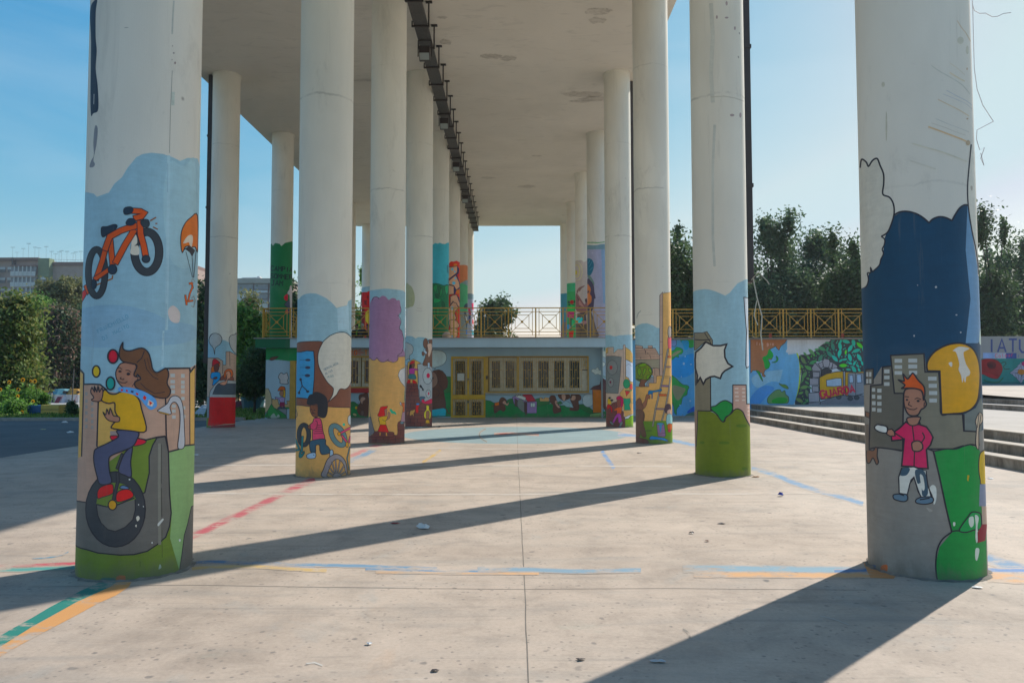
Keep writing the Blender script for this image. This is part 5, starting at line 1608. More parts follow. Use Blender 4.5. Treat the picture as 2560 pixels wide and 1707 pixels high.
column('L2',XL,1,'column painted with a bicycle mechanic with black curly hair below a blank white speech bubble')
column('R3',XR,2,'column painted with a long ladder, brick roofs and a blue paint bucket on grass')
column('L3',XL,2,'column painted with a mauve cloud and a small red-haired girl in a red skirt')
column('R4',XR,3,'column painted with a grey loudspeaker, a castle and a green T-shirt')
column('L4',XL,3,'column painted with a brick tower, a dancing girl and a grey loudspeaker')
column('O1',XO,3,'column painted with a bright red car and an elephant wearing orange headphones')
column('O2',XO,4,'dark green painted column on the terrace with black graffiti letters',z0=TZ-.01)
column('R5',XR,4,'terrace column painted mauve with a dark-haired face and a blue feather',z0=TZ-.01)
column('L5',XL,4,'terrace column painted teal above dark green leaves',z0=TZ-.01)
column('R6',XR,5,'terrace column painted with a pink-brown old face under a faint yellow sun',z0=TZ-.01)
column('L6',XL,5,'terrace column covered in orange and skin-coloured graffiti lettering',z0=TZ-.01)
column('R7',XR,6,'terrace column painted green with a red flower and pots',z0=TZ-.01)
column('L7',XL,6,'terrace column painted green below a salmon band',z0=TZ-.01)
column('R8',XR,7,'farthest right terrace column with a teal painted base',z0=TZ-.01)
column('L8',XL,7,'farthest left inner terrace column with a grey and pink painted base',z0=TZ-.01)
column('O3x',XO,5,'outer terrace column with a narrow mid-green painted base',z0=TZ-.01)
column('O4x',XO,7,'outer terrace column painted dark red with a yellow disc',z0=TZ-.01)
column('none',XO,6,'plain outer terrace column between the green and the dark red ones',z0=TZ-.01)
# dark downpipes beside three of the columns
def pipe(x,y,z0,label,w=.2):
    r=root('downpipe',(x,y,z0),label,'downpipe','dark steel downpipes beside the columns'); m=MB(); m.box(x-w/2,y-w/2,z0,x+w/2,y+w/2,HC-.01); m.build('pipe_run',M_dark,r,bevel=.015)
    for z in (z0+.05,4.6,6.9,9.2):
        m=MB(); m.box(x-w/2-.012,y-w/2-.012,z,x+w/2+.012,y+w/2+.012,z+.06); m.build('joint_band',M_dark,r)
pipe(XR+.50,Y1+SP+.25,3.05,'dark brown downpipe behind the starburst column, torn off above the railing',.19)
pipe(XR+.55,Y1+3*SP+.6,TZ+.2,'slim dark downpipe beside the loudspeaker and castle column',.17)
pipe(XO-.47,Y1+3*SP-.05,2.0,'dark downpipe beside the red car column',.15)
# torn wires hanging from the broken pipe
m=MB(); wx,wy=XR+.58,Y1+SP+.2
m.tube([(wx-.05,wy-.1,3.08),(wx+.05,wy-.14,3.2),(wx+.18,wy-.16,3.06),(wx+.22,wy-.15,3.0)],.009,5)
m.tube([(wx-.02,wy-.1,3.1),(wx+.02,wy-.14,2.8),(wx+.1,wy-.13,2.5),(wx+.07,wy-.15,2.2),(wx+.1,wy-.14,1.95)],.011,5)
m.tube([(wx+.02,wy-.14,2.75),(wx-.03,wy-.14,2.5),(wx+.03,wy-.14,2.35)],.008,5)
tag(m.build('torn_cable',simple('pale_cable',(.38,.35,.29),.6)),'pale torn cables dangling below the broken brown downpipe','cable')
# ---------------------------------------------------------------- cable tray with floodlights
tr=root('cable_tray',(-2.42,31,10.57),'long dark cable tray hung on brackets under the canopy roof','cable tray')
m=MB(); m.box(-2.60,13.0,10.585,-2.25,46.7,10.60); m.box(-2.60,13.0,10.602,-2.585,46.7,10.68); m.box(-2.265,13.0,10.602,-2.25,46.7,10.68); m.build('tray_channel',simple('galvanised_tray',(.085,.08,.075),.6,.5,30),tr)
y=14.0; YH=[]
while y<46.6: YH.append(y); y+=1.31
for y in YH:
    m=MB(); m.box(-2.235,y-.03,10.55,-2.20,y+.03,HC-.02); m.box(-2.66,y-.025,10.545,-2.20,y+.025,10.583); m.box(-2.30,y-.05,HC-.03,-2.13,y+.05,HC-.003); m.box(-2.66,y-.02,10.584,-2.63,y+.02,10.70); m.build('hanger',M_dark,tr)
M_glass=simple('lamp_glass',(.30,.34,.33),.2,.05)
FL=root('floodlight',(0,0,0),'x','floodlight','floodlights hung under the cable tray')
m=MB(); m.box(-.17,-.13,-.02,.17,.13,.20); m.add([(-.17,-.15,-.02),(.17,-.15,-.02),(.17,-.02,-.22),(-.17,-.02,-.22),(-.17,.13,-.02),(.17,.13,-.02),(.17,.10,-.22),(-.17,.10,-.22)],[(0,1,2,3),(4,7,6,5),(0,4,5,1),(3,2,6,7),(0,3,7,4),(1,5,6,2)]); m.build('lamp_housing',M_dark,FL)
m=MB(); m.quad((-.15,-.156,-.04),(.15,-.156,-.04),(.15,-.03,-.215),(-.15,-.03,-.215)); m.build('lamp_glass',M_glass,FL)
m=MB(); m.bar((-.21,0,.42),(-.21,0,-.1),.03,.02); m.bar((.21,0,.42),(.21,0,-.1),.03,.02); m.bar((-.21,0,.42),(.21,0,.42),.03,.02); m.build('bracket',M_dark,FL)
labs=['floodlight nearest the viewer under the cable tray','second floodlight from the front under the cable tray','third floodlight from the front under the cable tray','fourth floodlight from the front under the cable tray']
for i,y in enumerate((20.1,25.75,31.1,36.7)):
    f=FL if i==0 else copy_tree(FL)
    f.location=(-2.42,y,10.22); f.scale=(.85,.85,.85); f['label']=labs[i]
# ---------------------------------------------------------------- school building under the terrace
YW,YP,YF=29.9,29.3,28.9
M_bwall=m_plaster('light_blue_render',(.37,.51,.58),.3)
M_bwal2=m_plaster('pale_blue_render',(.46,.60,.68),.35)
M_green=m_plaster('green_render',(.015,.16,.07),.2)
M_winf=simple('dirty_cream_frame',(.64,.58,.45),.6,.2,6)
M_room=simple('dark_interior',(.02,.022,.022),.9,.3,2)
def hx(x): return 1100+x/5.0587
def hy(y): return 750+y/5.0587
def wx(x,Y=YW): return ptY(hx(x),900,Y)[0]
def wz(y,Y=YW): return ptY(1280,hy(y),Y)[1]
B=root('school_building',(-3.2,YW,0),'low light blue building under the terrace with painted animals and yellow grilled windows','building')
DX0,DX1,DZ1=wx(140),wx(575),wz(712); WX0,WX1,WZ0,WZ1=wx(575),wx(1880),wz(1172),wz(712)
LX0,LX1=-7.6,-4.5   # left window band
LZ0,LZ1=ptY(900,860+495/4.519,YW)[1],ptY(900,860+140/4.519,YW)[1]
m=MB()
def wall_holes(m,x0,x1,z0,z1,holes,y0,y1):
    xs=sorted({x0,x1,*[h[0] for h in holes],*[h[1] for h in holes]}); zs=sorted({z0,z1,*[h[2] for h in holes],*[h[3] for h in holes]})
    for a,b in zip(xs,xs[1:]):
        for c,d in zip(zs,zs[1:]):
            xm,zm=(a+b)/2,(c+d)/2
            if any(h[0]<xm<h[1] and h[2]<zm<h[3] for h in holes): continue
            m.box(a,y0,c,b,y1,d)
HO=[(DX0,DX1,0,DZ1),(WX0+.0,WX1,WZ0,WZ1),(LX0,LX1,LZ0,LZ1)]
wall_holes(m,-8.2,3.35,0,2.70,HO,YW,YW+.25); m.build('wall',M_bwall,B)
m=MB(); m.box(3.35,YP,0,3.95,YW+.25,2.70); m.build('pier',M_bwal2,B)
m=MB(); m.box(-9.55,29.2,0,-8.2,29.45,2.70); m.box(-9.56,29.452,0,-9.3,44,2.69); m.build('end_pier',M_bwal2,B)
m=MB(); m.box(-9.85,YF,2.695,4.0,50.0,3.03); m.build('terrace_slab',M_bwal2,B)
m=MB(); m.box(-9.93,YF-.05,3.03,4.0,YF+.3,TZ); m.box(-9.93,YF+.301,3.03,-9.6,50.0,TZ); m.build('coping',M_coping,B)
m=MB(); m.box(-9.6,YF+.3,3.031,17,50.0,TZ-.012); m.build('terrace_floor',M_conc,B)
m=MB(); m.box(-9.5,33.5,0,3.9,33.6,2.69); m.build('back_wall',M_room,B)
# green painted end of the fascia
fx1=ptY((480+1110/4.519),800,YF)[0]
m=MB(); m.box(-9.862,YF-.004,2.69,fx1,YF+.0,3.028); m.build('painted_fascia_end',M_green,B)
m=MB(); m.box(wx(-40,YF),YF-.003,wz(560,YF),wx(60,YF),YF,wz(535,YF)); 
paint('WALL',YS(YW,-8.2,3.35,0,2.7),'wall_mural',M_paint,B,2.7)
paint('PIER',YS(YP,3.35,3.95,0,2.9),'wall_mural',M_paint,B,2.7)
paint('LPIER',YS(29.2,-9.55,-8.2,0,2.7),'wall_mural',M_paint,B,2.1)
# window band builder: cream casements with glass, yellow grille in front
M_pane,nt,b=newmat('dark_window_glass',.12,(.03,.035,.04)); b.inputs['Specular IOR Level'].default_value=.6
nt.links.new(ramp(nt,noise(nt,1.1,3,.5,coords(nt,(2.2,1,1))),((.35,(.006,.007,.008)),(.55,(.012,.02,.02)),(.62,(.11,.10,.07)),(.66,(.01,.012,.012)),(.8,(.05,.06,.06)))),b.inputs['Base Color'])
M_grl=simple('dull_yellow_bars',(.55,.33,.06),.6,.3,6)
def grille(mb,x0,x1,z0,z1,y,n):
    w=(x1-x0)/n
    for i in range(n+1): mb.box(x0+i*w-.0075,y-.008,z0,x0+i*w+.0075,y+.008,z1)
    rr=random.Random(int(x0*100)); H=z1-z0
    for i in range(n):
        for t in ((.13,.64) if i%2 else (.38,.88)):
            z=z0+H*t; mb.box(x0+i*w+.011,y-.010,z-.011,x0+(i+1)*w-.011,y+.010,z+.011)
def casement(x0,x1,z0,z1,y,npar=4):
    r=MB(); t=.10; r.box(x0,y,z0,x0+t,y+.06,z1); r.box(x1-t,y,z0,x1,y+.06,z1); r.box(x0+t,y,z0,x1-t,y+.06,z0+t*1.3); r.box(x0+t,y,z1-t*1.3,x1-t,y+.06,z1)
    w=r.build('window',M_winf,B); p=MB(); p.box(x0+t,y+.03,z0+t*1.3,x1-t,y+.04,z1-t*1.3); p.build('pane',M_pane,w)
    g=MB(); grille(g,x0+.03,x1-.03,z0+.02,z1-.02,y-.13,npar); g.build('window_grille',M_grl,w)
cs=[620,800,975]; 
for a,b_ in ((620,795),(795,975),(1015,1210),(1210,1410),(1410,1605),(1605,1800)): casement(wx(a),wx(b_),WZ0+.06,WZ1-.05,YW+.08,6)
casement(wx(1800),wx(1872),wz(880),WZ1-.05,YW+.08,2)
m=MB(); m.box(wx(1800),YW+.08,WZ0+.06,wx(1872),YW+.14,wz(890)); m.build('window_panel',M_winf,B)
m=MB(); m.box(wx(975),YW+.02,WZ0+.03,wx(1015),YW+.16,WZ1-.03); m.build('window_post',M_winf,B)
# yellow outer frames
m=MB(); y=YW-.06
m.box(wx(575),y,WZ0-.0,WX1,y+.06,WZ0+.05); m.box(wx(575),y,WZ1-.03,WX1,y+.06,WZ1+.01); m.box(WX1-.05,y,WZ0+.05,WX1,y+.06,WZ1-.03); m.box(wx(975),y,WZ0+.05,wx(1000),y+.06,WZ1-.03); m.build('window_surround',M_yellow,B)
m=MB(); m.box(wx(575),YW-.05,WZ0+.05,wx(612),YW+.1,WZ1-.04); m.build('shutter_panel',M_yellow,B)
m=MB(); m.box(wx(575),YW-.10,WZ0-.06,WX1+.03,YW+.02,WZ0-.003); m.build('window_sill',M_coping,B)
for x in (590,): 
    m=MB(); m.box(wx(583),YW-.07,wz(1000),wx(605),YW-.051,wz(955)); m.build('intercom',M_dark,B)
# left window band with red sill and banner
nw=4
for i in range(nw):
    a=LX0+(LX1-LX0)*i/nw; casement(a+.02,a+(LX1-LX0)/nw-.02,LZ0+.05,LZ1-.03,YW+.08,5)
m=MB(); m.box(LX0,YW-.06,LZ0,LX1,YW,LZ0+.05); m.box(LX0,YW-.06,LZ1-.04,LX1,YW,LZ1+.02); m.build('window_surround',M_yellow,B)
M_red=simple('red_painted_sill',(.42,.015,.015),.6,.2)
m=MB(); m.box(LX0-.05,YW-.08,LZ0-.19,LX1+.05,YW+.02,LZ0-.003); m.build('window_sill',M_red,B)
m=MB(); a=ptY(480+1700/4.519,860+45/4.519,YW-.03); b2=ptY(480+2400/4.519,860+138/4.519,YW-.03)
bn=root('school_banner',(a[0],YW-.03,b2[1]),'cream paper banner with orange lettering and a red sun above the left windows','banner')
m.box(-7.5,YW-.03,b2[1],-4.2,YW-.02,a[1]); m.build('banner_sheet',simple('cream_paper',(.42,.38,.32),.8,.1),bn)
ART['BANNER']='\n'.join(l for l in ART['BANNER'].strip().split('\n') if not l.startswith('R'))
paint('BANNER',YS(YW-.03,-7.5,-4.2,0,3),'banner_lettering',M_paint,bn,2.2)
# door: two leaves with vertical bars
D=MB(); y=YW-.04; t=.075
xm=(DX0+DX1)/2; zmid=wz(1225); 
D.box(DX0,y,0,DX0+t,y+.10,DZ1); D.box(DX1-t,y,0,DX1,y+.10,DZ1); D.box(DX0+t,y,DZ1-t,DX1-t,y+.10,DZ1); D.box(xm-.04,y,0,xm+.04,y+.10,DZ1-t)
D.box(DX0+t,y,zmid-.09,xm-.04,y+.08,zmid+.09); D.box(xm+.04,y,zmid-.09,DX1-t,y+.08,zmid+.09); D.box(DX0+t,y,.0,xm-.04,y+.06,.09); D.box(xm+.04,y,.0,DX1-t,y+.06,.09)
door=D.build('door',simple('mustard_door_paint',(.58,.33,.012),.5,.2,3),B)
D=MB()
for x0,x1 in ((DX0+t,xm-.04),(xm+.04,DX1-t)):
    for z0,z1 in ((.09,zmid-.09),(zmid+.09,DZ1-t)):
        D.box(x0,y+.09,z0,x0+.09,y+.15,z1); D.box(x1-.09,y+.09,z0,x1,y+.15,z1); D.box(x0+.09,y+.09,z1-.1,x1-.09,y+.15,z1)
D.build('inner_frame',M_winf,door)
D=MB(); D.box(DX0+t,y+.2,0.09,DX1-t,y+.21,DZ1-t); D.build('pane',M_pane,door)
D=MB()
for x0,x1 in ((DX0+t,xm-.04),(xm+.04,DX1-t)):
    grille(D,x0+.06,x1-.06,zmid+.09,DZ1-t,y+.03,6); grille(D,x0+.06,x1-.06,.09,zmid-.09,y+.03,6)
D.build('door_grille',M_yellow,door)
D=MB(); D.box(xm-.03,y-.02,wz(1010),xm+.03,y,wz(990)); D.build('door_handle',M_iron,door); D=MB(); D.box(xm-.03,y-.025,wz(1300),xm+.03,y,wz(1270)); D.build('lock_plate',M_iron,door)
m=MB(); m.box(wx(222),y-.012,wz(1018),wx(310),y-.004,wz(925)); nb=m.build('paper_notice',simple('crumpled_paper',(.55,.52,.44),.8,.15,20),B)
# left end yellow door edge (seen beside the end pier)
m=MB(); ya=29.15; x0=ptY(480+880/3.565,900,ya)[0]; x1=ptY(480+925/3.565,900,ya)[0]
m.box(x0,ya-.1,0,x1+.02,ya,2.2); m.box(x1+.02,ya-.06,2.1,x1+.7,ya,2.2); m.box(x1+.66,ya-.1,0,x1+.72,ya,2.2); m.build('side_door_frame',M_yellow,B)
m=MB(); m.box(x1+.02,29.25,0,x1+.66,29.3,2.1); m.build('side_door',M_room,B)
m=MB(); m.box(x1+.72,29.2,0,-7.75,29.9,2.7); m.build('return_wall',M_bwall,B)
# ---------------------------------------------------------------- mural walls on the right
gw=root('mural_wall',(10.3,29.6,0),'long retaining wall painted with a world map, leaves and a yellow train','wall')
m=MB(); m.box(3.95,29.6,0,17,29.95,3.0); m.build('wall_face',M_bwal2,gw)
m=MB(); m.box(3.95,29.52,3.0,17,30.0,TZ); m.build('coping',M_coping,gw)
paint('GLOBE',YS(29.6,3.96,17,0,3.0),'mural',M_paint,gw,2.25)
m=MB(); m.box(3.95,29.5,0,9.0,29.6,.07); m.build('wall_footing',M_conc,gw)
wr=MB(); wr.box(17,29.6,.4,17.3,36,3.4); tag(wr.build('side_wall',M_conc),'plain concrete wall running back behind the right front column','wall')
fw=root('graffiti_wall',(22,36,1.1),'rough grey wall with blue block letters above painted red and white flowers','wall')
m=MB(); m.box(17,36,.6,70,36.3,3.47); m.build('wall_face',m_plaster('bare_grey_render',(.36,.345,.33),.6),fw)
ART['FAR']='\n'.join(l for l in ART['FAR'].split('\n') if not l.startswith('R 118'))
paint('FAR',YS(36,17.3,46,1.15,3.46),'mural',M_paint,fw,1.5)
# ---------------------------------------------------------------- railings
def rail_unit():
    return None
def railing(x0,x1,y,z0,h,label,mat,mat2,dense=False,pw=1.045,rot=False,flip=None):
    r=root('railing',((x0+x1)/2,y,z0) if not rot else (y,(x0+x1)/2,z0),label,'railing','yellow steel railings round the terrace')
    T=(lambda x,yy,z:(x,yy,z)) if not rot else (lambda x,yy,z:(yy,x,z))
    def box(m,a,b,c,d,e,f):
        p=T(a,b,c);q=T(d,e,f); m.box(min(p[0],q[0]),min(p[1],q[1]),p[2],max(p[0],q[0]),max(p[1],q[1]),q[2])
    m=MB(); box(m,x0,y-.022,z0+h-.035,x1,y+.022,z0+h); m.build('handrail',mat,r)
    n=max(1,round((x1-x0)/pw)); w=(x1-x0)/n
    for i in range(n+1):
        m=MB(); x=x0+i*w; box(m,x-.024,y-.024,z0-.005,x+.024,y+.024,z0+h-.036); m.build('post',mat,r)
    for i in range(n):
        a=x0+i*w+.026; b=x0+(i+1)*w-.026; m=MB(); t=.011
        zt,zb=z0+h-.16,z0+.22
        for z in (zt,zb,z0+.09): box(m,a,y-t,z-t,b,y+t,z+t)
        for x in (a+.10,b-.10): box(m,x-t,y-t*1.1,z0+.09,x+t,y+t*1.1,z0+h-.036)
        if dense:
            for q in range(1,14): x=a+(b-a)*q/14; box(m,x-.006,y-.006,z0+.09,x+.006,y+.006,zt)
        else:
            cx,cz=(a+b)/2,(zt+zb)/2; ia,ib=a+.10,b-.10; s=.13
            def bar(p,q):
                P=T(p[0],y-.002,p[1]);Q=T(q[0],y-.002,q[1]); m.bar(P,Q,.020,.018,up=(0,1,0) if not rot else (1,0,0))
            for sx in (-1,1):
                for sz in (-1,1): bar((cx,cz),(cx+sx*(ib-ia)/2,cz+sz*(zt-zb)/2))
            qx,qz=(ib-ia)/2-s,(zt-zb)/2-s
            for p,q in (((cx-qx,cz-qz),(cx+qx,cz-qz)),((cx-qx,cz+qz),(cx+qx,cz+qz)),((cx-qx,cz-qz),(cx-qx,cz+qz)),((cx+qx,cz-qz),(cx+qx,cz+qz))): bar(p,q)
            box(m,cx-.045,y-.03,cz-.045,cx+.045,y+.03,cz+.045)
        m.build('panel',mat if not dense else mat2,r)
    return r
RH=1.15
railing(-9.62,3.9,YF+.12,TZ,RH,'yellow railing with square and cross panels along the terrace front above the painted building',M_yellow,M_rust)
railing(YF+.2,49,-9.62,TZ,RH,'yellow railing running back along the left edge of the terrace',M_yellow,M_rust,rot=True,pw=1.08)
railing(4.0,16.9,29.75,TZ,RH,'yellow railing with square and cross panels on top of the world map wall',M_yellow,M_rust)
railing(-9.4,9.0,49.5,TZ,RH,'rusty yellow railing of close vertical bars along the back of the terrace',M_rust,M_rust,dense=True,pw=1.9)
for i,(x,lab) in enumerate(((9.9,'short red-brown stub post at the railing foot, left of the two'),(12.7,'short red-brown stub post at the railing foot, right of the two'))):
    m=MB(); m.box(x-.04,29.60,TZ,x+.04,29.68,TZ+.17); m.box(x-.06,29.585,TZ+.001,x+.06,29.695,TZ+.02); tag(m.build('stub_post',simple('red_oxide',(.35,.06,.03),.7)),lab,'post')
# ---------------------------------------------------------------- trees, shrubs, grass
def m_leaf(name,cols,trans=.38):
    m,nt,b=newmat(name,.55); g=N(nt,'ShaderNodeNewGeometry')
    c=ramp(nt,g.outputs['Random Per Island'],[(i/(len(cols)-1)*.98+.01,c) for i,c in enumerate(cols)])
    c=mix(nt,1,c,ramp(nt,noise(nt,.9,3,.5,coords(nt)),((.3,g3(.7)),(.7,g3(1.3)))),'MULTIPLY')
    nt.links.new(c,b.inputs['Base Color']); b.inputs['Specular IOR Level'].default_value=.35
    t=N(nt,'ShaderNodeBsdfTranslucent'); nt.links.new(c,t.inputs[0]); mx=N(nt,'ShaderNodeMixShader'); mx.inputs[0].default_value=trans
    nt.links.new(b.outputs[0],mx.inputs[1]); nt.links.new(t.outputs[0],mx.inputs[2]); nt.links.new(mx.outputs[0],nt.nodes['Material Output'].inputs[0]); return m
LF={'dark':m_leaf('dark_leaves',[(.045,.085,.028),(.065,.12,.04),(.10,.16,.06),(.07,.12,.04)]),
'blue':m_leaf('bluish_leaves',[(.06,.11,.055),(.09,.155,.075),(.14,.21,.10),(.08,.135,.065)]),
'olive':m_leaf('olive_leaves',[(.13,.145,.055),(.20,.205,.08),(.28,.275,.11),(.16,.17,.06)]),
'red':m_leaf('rust_tipped_leaves',[(.035,.07,.025),(.055,.10,.035),(.20,.12,.09),(.28,.18,.13),(.05,.095,.035),(.06,.11,.04)]),
'yell':m_leaf('yellow_green_leaves',[(.09,.15,.03),(.15,.235,.05),(.28,.26,.08),(.12,.19,.04)]),
'bright':m_leaf('bright_leaves',[(.08,.19,.03),(.13,.28,.04),(.22,.38,.07),(.10,.22,.035)])}
M_bark=simple('bark',(.07,.055,.042),.95,.4,6,0,.4)
def leaves(blobs,n,size,seed,clump=.55,aspect=.55):
    """blobs: (x,y,z,rx,ry,rz); returns vertices and faces of n bent leaf faces gathered in clumps"""
    r=np.random.RandomState(seed); B_=np.array(blobs,float); vol=(B_[:,3]*B_[:,4]*B_[:,5])**(2/3); pr=vol/vol.sum()
    n=int(n*1.35); nc=max(12,int(n/34)); bi=r.choice(len(B_),nc,p=pr); d=r.normal(size=(nc,3)); d/=np.linalg.norm(d,axis=1)[:,None]
    rad=r.uniform(.35,1.02,nc)**.6; cc=B_[bi,:3]+d*B_[bi,3:]*rad[:,None]
    ci=r.randint(0,nc,n); sp=clump*(.6+.8*r.rand(nc))[ci]
    P=cc[ci]+r.normal(size=(n,3))*sp[:,None]*[1,1,.75]*.42
    nn=r.normal(size=(n,3))+d[ci]*.6+[0,0,.5]; nn/=np.linalg.norm(nn,axis=1)[:,None]
    t=np.cross(nn,r.normal(size=(n,3))); t/=np.linalg.norm(t,axis=1)[:,None]; b=np.cross(nn,t)
    s=size*r.uniform(.6,1.35,n)[:,None]; a=t*s; c=b*s*aspect
    V=np.empty((n,4,3)); V[:,0]=P-a; V[:,1]=P+c*.9-nn*s*.12; V[:,2]=P+a; V[:,3]=P-c*.9-nn*s*.12
    m=n//4; bi=r.choice(len(B_),m,p=pr); d=r.normal(size=(m,3)); d/=np.linalg.norm(d,axis=1)[:,None]; P=B_[bi,:3]+d*B_[bi,3:]*(r.rand(m)**.5*.8)[:,None]
    nn=r.normal(size=(m,3)); nn/=np.linalg.norm(nn,axis=1)[:,None]; t=np.cross(nn,r.normal(size=(m,3))); t/=np.linalg.norm(t,axis=1)[:,None]; b=np.cross(nn,t); s=size*1.7; a=t*s; c=b*s*.6
    U=np.empty((m,4,3)); U[:,0]=P-a; U[:,1]=P+c; U[:,2]=P+a; U[:,3]=P-c; V=np.concatenate([V,U])
    V[...,2]=np.maximum(V[...,2],.02)
    return V.reshape(-1,3)
def mesh_quads(name,V,mat,parent):
    n=len(V)//4; off=wloc(parent); me=bpy.data.meshes.new(name); me.vertices.add(4*n); me.vertices.foreach_set('co',(V-np.array(off)).ravel())
    me.loops.add(4*n); me.loops.foreach_set('vertex_index',np.arange(4*n)); me.polygons.add(n); me.polygons.foreach_set('loop_start',np.arange(0,4*n,4)); me.polygons.foreach_set('loop_total',np.full(n,4))
    me.update(calc_edges=True); me.validate(); me.materials.append(mat); o=bpy.data.objects.new(name,me); C.objects.link(o); o.parent=parent; return o
def dX(px,Y): return (px-1183.5)/1754.2*Y
def dZ(py,Y): return CAMH+(870-py)/1754.2*Y
def tree(name,x,y,h,w,kind,n,size,label,seed,group=None,z0=0,low=.25,spire=0,clump=.8,cat='tree'):
    r=root(name,(x,y,z0),label,cat,group); R=random.Random(seed); m=MB()
    th=h*(low+.15); tr=max(.05,h*.018)
    top=Vector((x+R.uniform(-.2,.2),y,z0+h*.8)); m.tube([(x,y,z0-.1),(x+R.uniform(-.08,.08),y,z0+th*.5),(x+R.uniform(-.1,.1),y,z0+th),tuple(top)],[tr*1.3,tr,tr*.8,tr*.15],8)
    blobs=[]; nb=9 if w>2 else 6
    for i in range(nb):
        a=R.uniform(0,6.28); t=R.uniform(0,1); zz=z0+h*(low+(1-low)*(.12+.72*t)); rr=w*(.62-.34*abs(t-.35))*R.uniform(.6,1.05)
        bx,by=x+rr*math.cos(a),y+rr*math.sin(a); q=w*R.uniform(.26,.44); blobs.append((bx,by,zz,q,q,q*R.uniform(.7,1.05)*max(1,(h*(1-low))/w/2.2)))
        m.tube([(x,y,z0+th*R.uniform(.5,1)),((x+bx)/2+R.uniform(-.1,.1),(y+by)/2,(z0+th+zz)/2+.1),(bx,by,zz)],[tr*.55,tr*.35,tr*.1],6)
    blobs.append((x,y,z0+h*(low+(1-low)*.45),w*.5,w*.5,h*(1-low)*.42))
    for i in range(spire):
        a=R.uniform(0,6.28); rr=w*R.uniform(0,.8); bx=x+rr*math.cos(a); by=y+rr*math.sin(a)*.5; zt=z0+h*R.uniform(.92,1.12)
        blobs.append((bx,by,zt,w*.12,w*.12,h*.12)); m.tube([(x,y,z0+h*.5),(bx,by,zt+.2)],[tr*.4,tr*.08],5)
    m.build('trunk',M_bark,r,smooth=True); mesh_quads('crown',leaves(blobs,n,size,seed,clump),LF[kind],r); return r
G1='trees behind the terrace and mural wall'
tree('leafy_tree',dX(1568,38),38,9.3,2.3,'dark',16000,.105,'dark leafy tree between the ladder column and the starburst column',11,G1,low=.15)
tree('feathery_tree',dX(1775,42),42,9.0,2.7,'blue',17000,.10,'loose feathery tree just right of the starburst column, above the railing',12,G1,low=.12,spire=7,clump=.75)
tree('feathery_tree',dX(1860,45),45,8.6,2.6,'blue',15000,.10,'feathery tree with tall thin shoots in the middle of the gap on the right',13,G1,low=.1,spire=6,clump=.7)
tree('feathery_tree',dX(1905,43),43,6.6,2.4,'blue',14000,.10,'lower bushy tree between the tall shoots and the dark tree on the right',14,G1,low=.08,spire=3)
tree('leafy_tree',dX(1975,40),40,7.9,2.3,'dark',16000,.10,'dark leafy tree just left of the right front column',15,G1,low=.08,spire=2)
tree('leafy_tree',dX(1690,46),46,8.2,2.8,'dark',10000,.12,'dark tree partly hidden behind the starburst column',16,G1,low=.1)
tree('leafy_tree',dX(2100,42),42,8.4,2.8,'blue',7000,.14,'tree hidden behind the dark blue painted column',17,G1,low=.1)
tree('leafy_tree',dX(2285,42),42,9.3,1.9,'dark',14000,.10,'tall narrow tree just right of the right front column',18,G1,low=.08,spire=3)
tree('feathery_tree',dX(2345,45),45,8.6,2.4,'blue',14000,.10,'feathery tree at the right edge of the photo above the graffiti wall',19,G1,low=.08,spire=4)
tree('leafy_tree',dX(2440,43),43,8.2,2.6,'dark',6000,.14,'dark tree beyond the right edge above the graffiti wall',20,G1,low=.08)
tree('round_tree',dX(1118,66),66,8.6,3.3,'dark',9000,.17,'broad green tree seen beyond the middle of the terrace railing',21,'trees beyond the back of the terrace',low=.1)
tree('round_tree',dX(1268,70),70,5.2,1.9,'bright',3500,.17,'low treetop just showing above the terrace left of the right columns',22,'trees beyond the back of the terrace',low=.1)
tree('round_tree',dX(822,58),58,8.4,2.2,'bright',6000,.15,'tree seen through the railing between the mechanic column and the mauve cloud column',23,'trees beyond the back of the terrace',low=.1,spire=2)
tree('round_tree',dX(680,54),54,7.4,1.7,'dark',5000,.15,'dark tree in the gap between the green column and the mechanic column',24,'trees beyond the back of the terrace',low=.1,spire=3)
for i,(px,Y,h,w,lb) in enumerate(((1745,50,9.0,3.2,'dense tree filling the gap just right of the starburst column'),(1815,52,9.3,3.4,'dense tree behind the thin shoots right of the starburst column'),(1885,51,8.4,3.4,'dense tree in the middle of the right-hand tree line'),(1950,50,7.6,3.2,'dense tree left of the dark blue painted column'),(1560,50,9.6,3.0,'dense tree behind the one between the ladder and starburst columns'),(2300,52,9.6,3.4,'dense tree behind the narrow one above the graffiti wall'),(2380,51,8.8,3.4,'dense tree at the right edge behind the feathery one'))):
    tree('leafy_tree',dX(px,Y),Y,h,w,'blue' if i%2 else 'dark',11000,.14,lb,200+i,G1,low=.05,spire=2,clump=1.1)
G2='trees and bushes on the lawn at the left'
tree('leafy_tree',dX(463,46),46,8.3,2.1,'dark',8000,.13,'tall dark tree between the unicycle column and the red car column',31,G2,low=.06)
tree('leafy_tree',dX(447,36),36,3.0,.9,'blue',2500,.10,'small grey-green shrub low beside the unicycle column',32,G2,low=.1)
tree('leafy_tree',dX(580,42),42,5.7,1.9,'bright',7500,.12,'bright green tree between the red car column and the terrace corner',33,G2,low=.12)
tree('small_tree',dX(585,32.5),32.5,2.95,.95,'dark',5000,.085,'small dark round tree standing under the green end of the terrace',34,G2,low=.22,clump=.35)
tree('leafy_tree',dX(545,60),60,8.6,2.2,'olive',5000,.15,'olive tree behind the red car column in front of the far flats',35,G2,low=.1)
tree('flowering_tree',dX(8,38),38,5.9,2.2,'yell',11000,.12,'yellow-green bushy tree at the left edge of the photo',36,G2,low=.03)
